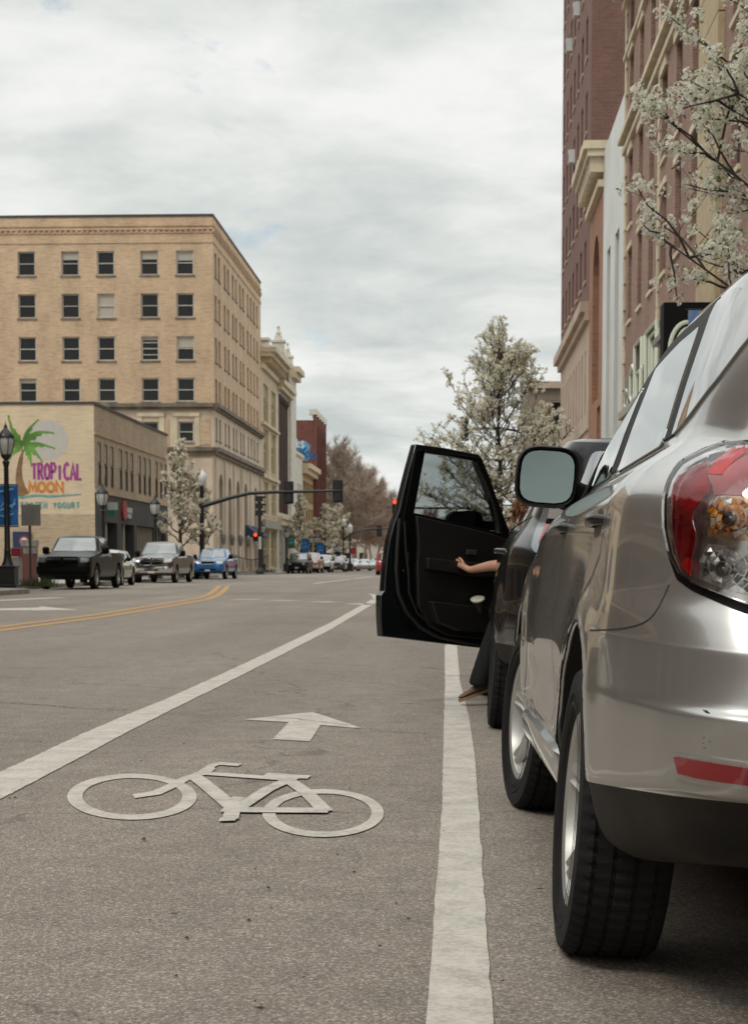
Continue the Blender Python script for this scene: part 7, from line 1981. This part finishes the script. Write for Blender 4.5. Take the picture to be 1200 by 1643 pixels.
mb = MB(); a, b = atY(36, 888, 69.9), atY(56, 866, 69.9); mb.box(a.x, b.x, 70.0, 70.5, a.z, b.z - .25); mb.box(a.x - .05, b.x + .02, 69.95, 70.55, b.z - .25, b.z); mb.build('coin_head', mat('cabinet_grey', (.30, .27, .25), .5, var=.4, vscale=6), t, world=True, bevel=.01)
t = thing('wall_poster', 'navy poster with a red and white round emblem on the mural wall', 'poster', (atY(38, 866, 94.8).x, 94.85, 2))
mb = MB(); a, b = atY(21, 880, 94.8), atY(50, 853, 94.8); mb.box(a.x, b.x, 94.85, 94.93, a.z, b.z); mb.build('poster_board', mat('poster_navy', (.012, .03, .08), .5), t, world=True)
mb = MB(); c = atY(39, 868, 94.8); mb.lathe([(.001, 0), (.27, 0)], (c.x, 94.84, c.z), 20, 'y', 0); mb.lathe([(.001, -.01), (.18, -.01)], (c.x, 94.84, c.z), 20, 'y', 1); mb.build('emblem', [mat('sign_red', (.35, .03, .03), .5), M_WHITES], t, world=True)
t = thing('litter_bin', 'dark green litter bin on the pavement behind the blue pickup', 'bin', (atY(373, 903, 112).x, 112, .15))
mb = MB(); mb.lathe([(.24, 0), (.30, 1.0), (.33, 1.02), (.33, 1.10), (.24, 1.18), (.10, 1.32), (.001, 1.34)], (0, 0, 0), 16); mb.build('bin_body', mat('bin_green', (.015, .03, .022), .5), t, smooth=35)
mb = MB(); mb.lathe([(.31, .5), (.315, .56)], (0, 0, 0), 16); mb.build('band', M_BLACK, t)
t = thing('iron_railing', 'low black iron railing by the arched entrance of the office block', 'railing', (-15.8, 139, .15))
mb = MB()
for i in range(26): mb.box(-16.9 + i * .1, -16.87 + i * .1, 139, 139.03, .15, 1.5 - .35 * math.sin(i * .12))
mb.build('bars', M_BLACK, t, world=True)
mb = MB(); mb.tube([(-16.9 + i * .26, 139, 1.52 - .35 * math.sin(i * .312)) for i in range(11)], .03, 6); mb.build('top_rail', M_BLACK, t, world=True)
for (x, y, w_, d_) in [(-13.9, 60.6, .9, .7), (-15.3, 146, 1.2, 4)]:
    mb = MB(); rg = random.Random(int(y))
    for i in range(500):
        c = Vector((x + rg.uniform(-w_, w_) * .6, y + rg.uniform(-d_, d_) * .6, .15)); a = rg.uniform(0, 6.28); l = rg.uniform(.12, .38)
        mb.add([c, c + Vector((.02 * math.cos(a), .02 * math.sin(a), 0)), c + Vector((.12 * math.cos(a + 1), .12 * math.sin(a + 1), l))], [(0, 1, 2)])
    tag(mb.build('kerbside_grass', M_GRASS), 'tuft of green grass growing at the kerb' if y < 100 else 'green verge grass beyond the cross street', 'grass', kind='stuff')


# ------------------------------------------------------------------ trees
def curve_pts(a, b, up, n, rg, wob):
    m_ = a.lerp(b, .5) + Vector((0, 0, -up)); out_ = []
    for i in range(n + 1):
        t = i / n; q = a * (1 - t) ** 2 + m_ * 2 * t * (1 - t) + b * t * t
        if 0 < i < n: q += Vector((rg.uniform(-wob, wob), rg.uniform(-wob, wob), rg.uniform(-wob, wob)))
        out_.append(q)
    return out_


def make_tree(base, ht, rmax, z0, env, nl, ns, nt_, seed, r0, wood, twr=.004, wob=.06, lf_=.42, up=.35, nt_len=.4):
    """returns wood MB and list of (point, direction, weight) for blossom clusters. env(t) -> relative radius at crown height t"""
    rg = random.Random(seed); mb = MB(); tips = []
    top = base + Vector((rg.uniform(-.1, .1) * rmax, 0, ht * .97))
    tr = [base.lerp(top, i / 8) + Vector((rg.uniform(-wob, wob), rg.uniform(-wob, wob), 0)) * (1 if 0 < i < 8 else 0) for i in range(9)]
    mb.tube(tr, [r0 * 1.25] + [r0 * (1 - i / 8.6) for i in range(1, 9)], 9)

    def trunk(t): f_ = t * 8; i = min(7, int(f_)); return tr[i].lerp(tr[i + 1], f_ - i)
    for k in range(nl):
        t0 = (z0 / ht) + (1 - z0 / ht) * (k / nl) ** .9 * .82
        a = k * 2.39996 + rg.uniform(-.4, .4); te = min(1.0, (k + .5) / nl * .85 + rg.uniform(.10, .34)); r_ = rmax * env(te) * rg.uniform(.78, 1.02)
        s = trunk(t0); e = Vector((base.x + r_ * math.cos(a), base.y + r_ * math.sin(a), base.z + z0 + (ht - z0) * te))
        if e.z < s.z + .1: e.z = s.z + .1 + .3 * rg.random()
        P_ = curve_pts(s, e, -up * (e - s).length * .0 + (e - s).length * .12, 7, rg, wob)
        rb = r0 * lf_ * (1 - .55 * k / nl); mb.tube(P_, [rb * (1 - i / 7.8) + twr for i in range(8)], 6, cap=False)
        for j in range(ns):
            q = rg.uniform(.22, 1.0); f_ = q * 7; i = min(6, int(f_)); p = P_[i].lerp(P_[i + 1], f_ - i); tg = (P_[i + 1] - P_[i]).normalized()
            d = Vector((rg.gauss(0, 1), rg.gauss(0, 1), rg.gauss(.35, .7))).normalized() + tg * .9; d.normalize(); l = (e - s).length * rg.uniform(.16, .36) * (1.15 - q * .6)
            e2 = p + d * l; P2 = curve_pts(p, e2, -.08 * l, 4, rg, wob * .4); mb.tube(P2, [rb * .34 * (1 - i2 / 4.6) + twr for i2 in range(5)], 4, cap=False)
            tips.append((e2, d, 1)); tips.append((P2[2], d, .7)); tips.append((P2[3], d, .8))
            for m_ in range(nt_):
                q2 = rg.uniform(.2, 1); f2_ = q2 * 4; i2 = min(3, int(f2_)); p2 = P2[i2].lerp(P2[i2 + 1], f2_ - i2)
                d2 = (d * .7 + Vector((rg.gauss(0, .7), rg.gauss(0, .7), rg.gauss(.3, .5)))).normalized(); e3 = p2 + d2 * l * nt_len * rg.uniform(.5, 1.1)
                mb.tube([p2, p2.lerp(e3, .5) + Vector((rg.uniform(-1, 1), rg.uniform(-1, 1), rg.uniform(-1, 1))) * wob * .2, e3], [twr * 1.1, twr, twr * .6], 3, cap=False)
                tips.append((e3, d2, 1)); tips.append((p2.lerp(e3, .55), d2, .5))
    return mb, tips


def np_mesh(name, V, loops, sizes, mi, mats, parent):
    me = bpy.data.meshes.new(name); me.vertices.add(len(V)); me.vertices.foreach_set('co', V.astype(np.float32).ravel())
    me.loops.add(len(loops)); me.loops.foreach_set('vertex_index', loops.astype(np.int32))
    st = np.concatenate([[0], np.cumsum(sizes)[:-1]]); me.polygons.add(len(sizes)); me.polygons.foreach_set('loop_start', st.astype(np.int32))
    me.polygons.foreach_set('material_index', mi.astype(np.int32))
    for m in mats: me.materials.append(m)
    me.update(calc_edges=True); o = bpy.data.objects.new(name, me); COL.objects.link(o)
    if parent: o.parent = parent
    return o


def cluster_template(rg, nf, rc, fs, fine, m5):
    """one flower cluster: every face its own polygon"""
    V = []; sz = []; mi = []
    for i in range(nf):
        n_ = Vector((rg.gauss(0, 1), rg.gauss(0, 1), rg.gauss(.15, 1))).normalized(); c = n_ * rc * rg.uniform(.5, 1.0)
        n_ = (n_ + Vector((rg.gauss(0, .35), rg.gauss(0, .35), rg.gauss(0, .35)))).normalized()
        x = n_.orthogonal().normalized(); y = n_.cross(x); s_ = fs * rg.uniform(.75, 1.25); ph = rg.uniform(0, 6)
        if fine:
            for k in range(5):
                a = ph + 2 * math.pi * k / 5; q = [(0, 0), (.62, -.42), (1.0, -.2), (1.0, .2), (.62, .42)]
                V += [c + (x * math.cos(a) + y * math.sin(a)) * s_ * u + (y * math.cos(a) - x * math.sin(a)) * s_ * v + n_ * s_ * .28 * u for u, v in q]; sz.append(5); mi.append(0)
            V += [c + n_ * .003 + (x * math.cos(q) + y * math.sin(q)) * s_ * .2 for q in (0, 2.1, 4.2)]; sz.append(3); mi.append(1)
        else:
            V += [c + (x * math.cos(ph + 2 * math.pi * k / m5) + y * math.sin(ph + 2 * math.pi * k / m5)) * s_ for k in range(m5)]; sz.append(m5); mi.append(0 if rg.random() < .7 else 1)
    return np.array([tuple(v) for v in V]), np.array(sz), np.array(mi)


def leaf_template(rg, rc, fs, fine):
    V = []; sz = []
    for i in range(4 if fine else 3):
        n_ = Vector((rg.gauss(0, 1), rg.gauss(0, 1), rg.gauss(.5, 1))).normalized(); c = n_ * rc * .7; x = n_.orthogonal().normalized(); s_ = fs * (1.3 if fine else 1.0)
        V += [c, c + x * s_ * .5 + n_ * s_ * .7, c + n_ * s_ * 1.9, c - x * s_ * .5 + n_ * s_ * .7]; sz.append(4)
    return np.array([tuple(v) for v in V]), np.array(sz), np.zeros(len(sz), int)


def scatter(name, T, pts, seed, mats, parent, off):
    r = np.random.RandomState(seed); Vs = []; S = []; M = []
    which = r.randint(0, len(T), len(pts))
    for k, (V, sz, mi) in enumerate(T):
        P_ = pts[which == k]; n = len(P_)
        if not n: continue
        a = r.uniform(0, 2 * np.pi, n); b = r.uniform(-.6, .6, n); sc = r.uniform(.7, 1.2, n); ca, sa, cb, sb = np.cos(a), np.sin(a), np.cos(b), np.sin(b)
        X = V[None, :, 0] * sc[:, None]; Y = V[None, :, 1] * sc[:, None]; Z = V[None, :, 2] * sc[:, None]
        Y2 = Y * cb[:, None] - Z * sb[:, None]; Z2 = Y * sb[:, None] + Z * cb[:, None]
        X3 = X * ca[:, None] - Y2 * sa[:, None]; Y3 = X * sa[:, None] + Y2 * ca[:, None]
        Q = np.stack([X3, Y3, Z2], -1) + P_[:, None, :]; Vs.append(Q.reshape(-1, 3)); S.append(np.tile(sz, n)); M.append(np.tile(mi, n))
    V = np.concatenate(Vs) - np.array(off); return np_mesh(name, V, np.arange(len(V)), np.concatenate(S), np.concatenate(M), mats, parent)


def pear_tree(label, base, ht, rmax, z0, env, nl, ns, nt_, seed, r0, rcl, nf, fs, keep, leaf, pm, group, fine=False, twr=.004, wob=.06, wood=M_BARK, cat='tree', lf_=.42):
    t = thing('pear_tree', label, cat, base, group=group); bv = Vector(base)
    wmb, tips = make_tree(bv, ht, rmax, z0, env, nl, ns, nt_, seed, r0, wood, twr, wob, lf_=lf_)
    wmb.build('trunk', wood, t, world=True, smooth=60)
    rg = random.Random(seed + 1); T = [cluster_template(rg, nf, rcl, fs, fine, 5) for _ in range(10)]; TL = [leaf_template(rg, rcl, fs, fine) for _ in range(6)]
    pts = np.array([tuple(p) for p, d, w_ in tips if rg.random() < keep * w_])
    scatter('crown', T, pts, seed + 2, pm, t, base)
    lp = pts[np.random.RandomState(seed).rand(len(pts)) < leaf * 3]; scatter('leaves', TL, lp, seed + 3, [M_LEAF], t, base)
    return t


env_p = lambda t: (1 - t) ** .62 * min(1, .62 + 1.4 * t) + .04
env_q = lambda t: float(np.interp(t, [0, .15, .34, .45, .62, .73, .84, .95, 1], [.7, .95, 1.05, 1.0, .82, .64, .50, .30, .12]))
env_r = lambda t: max(.0, 1 - (2 * t - .8) ** 2 * .8) ** .5 if t < 1 else 0
env_w = lambda t: max(.25, 1 - (t - .35) ** 2 * 1.3)
BP = [M_PETAL, M_STAM]
pear_tree('white blossoming pear tree overhanging from the upper right corner', (3.95, 12.8, .02), 6.6, 2.70, 1.6, env_w, 92, 20, 4, 31, .10, .050, 18, .0130, .84, .34, BP, 'white blossoming pear trees', fine=True, twr=.0024, wob=.05, lf_=.24)
pear_tree('tall conical blossoming pear tree behind the open car door', (1.60, 75, .02), 10.35, 3.5, 1.7, env_q, 66, 15, 4, 5, .15, .112, 6, .046, .36, .06, [M_PETALF, M_PETALD], 'white blossoming pear trees', twr=.007, wob=.10, lf_=.20)
pear_tree('broad blossoming pear tree behind the black door mirror', (4.5, 100, .02), 9.2, 3.6, 1.9, env_r, 26, 11, 3, 15, .17, .17, 5, .08, .6, .05, [M_PETALD, M_PETALF], 'white blossoming pear trees', twr=.012, wob=.12, lf_=.3)
pear_tree('small blossoming pear tree between the charcoal shop and the tan office block', (atY(292, 903, 98).x, 98, .15), 7.25, 1.75, 1.7, env_p, 30, 11, 4, 8, .13, .12, 5, .055, .45, .04, [M_PETALD, M_PETALF], 'white blossoming pear trees', twr=.010, wob=.08, lf_=.3)
for i, (px, Y, h_, r_, lab) in enumerate([(323, 113, 6.2, 1.7, 'thin blossoming pear tree in front of the limestone corner'), (522, 196, 6.8, 3.0, 'distant blossoming pear tree above the white parked car'), (541, 206, 7.8, 3.0, 'distant blossoming pear tree right of the red brick block'), (483, 200, 8.0, 1.9, 'thin distant blossoming tree before the narrow pale building')]):
    pear_tree(lab, (atY(px, 903, Y).x, Y, .15), h_, r_, 1.6, env_p, 20, 8, 3, 40 + i, .12, .19, 5, .09, .6 if i != 0 else .2, .04, [M_PETALD, M_PETALF], 'white blossoming pear trees', twr=.014, wob=.1, lf_=.3)

# far bare trees
protos = []
env_b = lambda t: max(.1, 1 - (2 * t - .75) ** 2 * .75) ** .5 if t < 1 else .2


def bare(seed, lab, loc, sc, dens, m):
    t = thing('bare_tree', lab, 'tree', loc, group='bare trees at the end of the street')
    wmb, tips = make_tree(Vector((0, 0, 0)), 18, 7.0, 4.5, env_b, 30, 20, dens, seed, .34, m, .020, .25, nt_len=.75)
    wmb.build('trunk', m, t); 
    rg = random.Random(seed + 3); cb = MB()
    for (p, d, w_) in tips:
        for k in range(2):
            e = p + (d + Vector((rg.gauss(0, .7), rg.gauss(0, .7), rg.gauss(.3, .6)))).normalized() * rg.uniform(.4, 1.1); x = d.orthogonal().normalized() * .022
            cb.add([p - x, p + x, e], [(0, 1, 2)])
    cb.build('crown', M_TWIG if m is M_TWIG else M_BARKF, t); t.scale = (sc, sc, sc); return t


b1 = bare(101, 'tallest bare tree rising just right of the red brick block', (atY(541, 903, 262).x, 262, 0), 1.0, 4, M_BARKF)
b2 = bare(202, 'dense brown bare tree closing the street beside the lit red signal', (atY(606, 903, 300).x, 300, 0), .78, 7, M_TWIG)


def again(src, lab, px, Y, sc, rz):
    c = copy_tree(src); c.location = (atY(px, 903, Y).x, Y, 0); c.scale = (sc, sc, sc); c.rotation_euler = (0, 0, rz); c['label'] = lab; return c


again(b1, 'pale bare tree standing behind the mast arm signal back', 566, 285, .93, 1.2)
again(b1, 'bare tree filling in behind the tallest one at the red brick block', 552, 305, 1.02, 2.7)
again(b2, 'brown bare tree left of the thin far signal mast', 571, 270, .70, 2.0)
again(b2, 'brown bare tree behind the far globe lamps', 585, 285, .80, .6)
again(b2, 'brown bare tree above the pale teal saloon', 618, 330, .70, 4.0)
again(b2, 'brown bare tree mostly hidden behind the open door', 636, 340, .62, 5.0)
again(b2, 'lower brown bare tree at the end of the kerb line', 595, 350, .80, 3.1)
again(b1, 'bare tree on the right hand pavement far beyond the cross street', 770, 330, .62, 1.9)
again(b2, 'brown bare tree far beyond the open door near the vanishing point', 690, 360, .62, 2.2)
B = thing('long_brick_building', 'long low orange brick building beyond the cross street on the right', 'building', (10, 260, 0))
f = Facade((XF_R + 1.5, 330), (0, -1), (-1, 0), 136, 0, 9)
w_ = [f.add(2 + i * 5.6, 4.4 + i * 5.6, z0, z0 + 2.2, depth=.25, back=1) for i in range(24) for z0 in (1.2, 5.2)]
f.wall('wall', [M_ORANGE, M_GLASS], B)
shell(B, XF_R + 1.5, XF_R + 20, 194, 330, 0, 9, M_ORANGE, skip=('-x',))
bars('cornice', M_CREAMS, B, [(f, 0, 136, 8.6, 9.1, .002, .4)])
for i, (px, Y, w_, h_, lab) in enumerate([(720, 430, 60, 6, 'wide pale building closing the view at the far end of the road'), (575, 420, 26, 8, 'pale low building glimpsed between the bare tree trunks'), (612, 440, 20, 5.5, 'long low building at the very end of the street')]):
    x = atY(px, 903, Y).x; t = thing('distant_building', lab, 'building', (x, Y, 0))
    f = Facade((x - w_ / 2, Y), (1, 0), (0, -1), w_, 0, h_)
    for k in range(int(w_ / 4)): f.add(1.2 + k * 4, 3.0 + k * 4, 1, 3.2, depth=.3, back=1)
    f.wall('wall', [mat('distant_pale_wall', (.42, .38, .33), .8, var=.2), M_DARK], t); shell(t, x - w_ / 2, x + w_ / 2, Y, Y + 14, 0, h_, mat('distant_pale_wall', (.42, .38, .33)), skip=('-y',))
t = thing('stop_sign', 'tiny red stop sign far down the road', 'road sign', (atY(566.5, 903, 200).x, 200, .15))
mb = MB(); c = atY(566.5, 884, 200); mb.tube([(c.x, 200.04, .15), (c.x, 200.04, c.z)], .04, 6); mb.build('pole', M_GREYS, t, world=True)
mb = MB(); mb.prism([(.38 * math.cos(R(22.5 + 45 * k)), .38 * math.sin(R(22.5 + 45 * k))) for k in range(8)], c, (1, 0, 0), (0, 0, 1), (0, -.02, 0)); mb.build('sign_plate', mat('sign_red', (.35, .03, .03), .5), t, world=True)
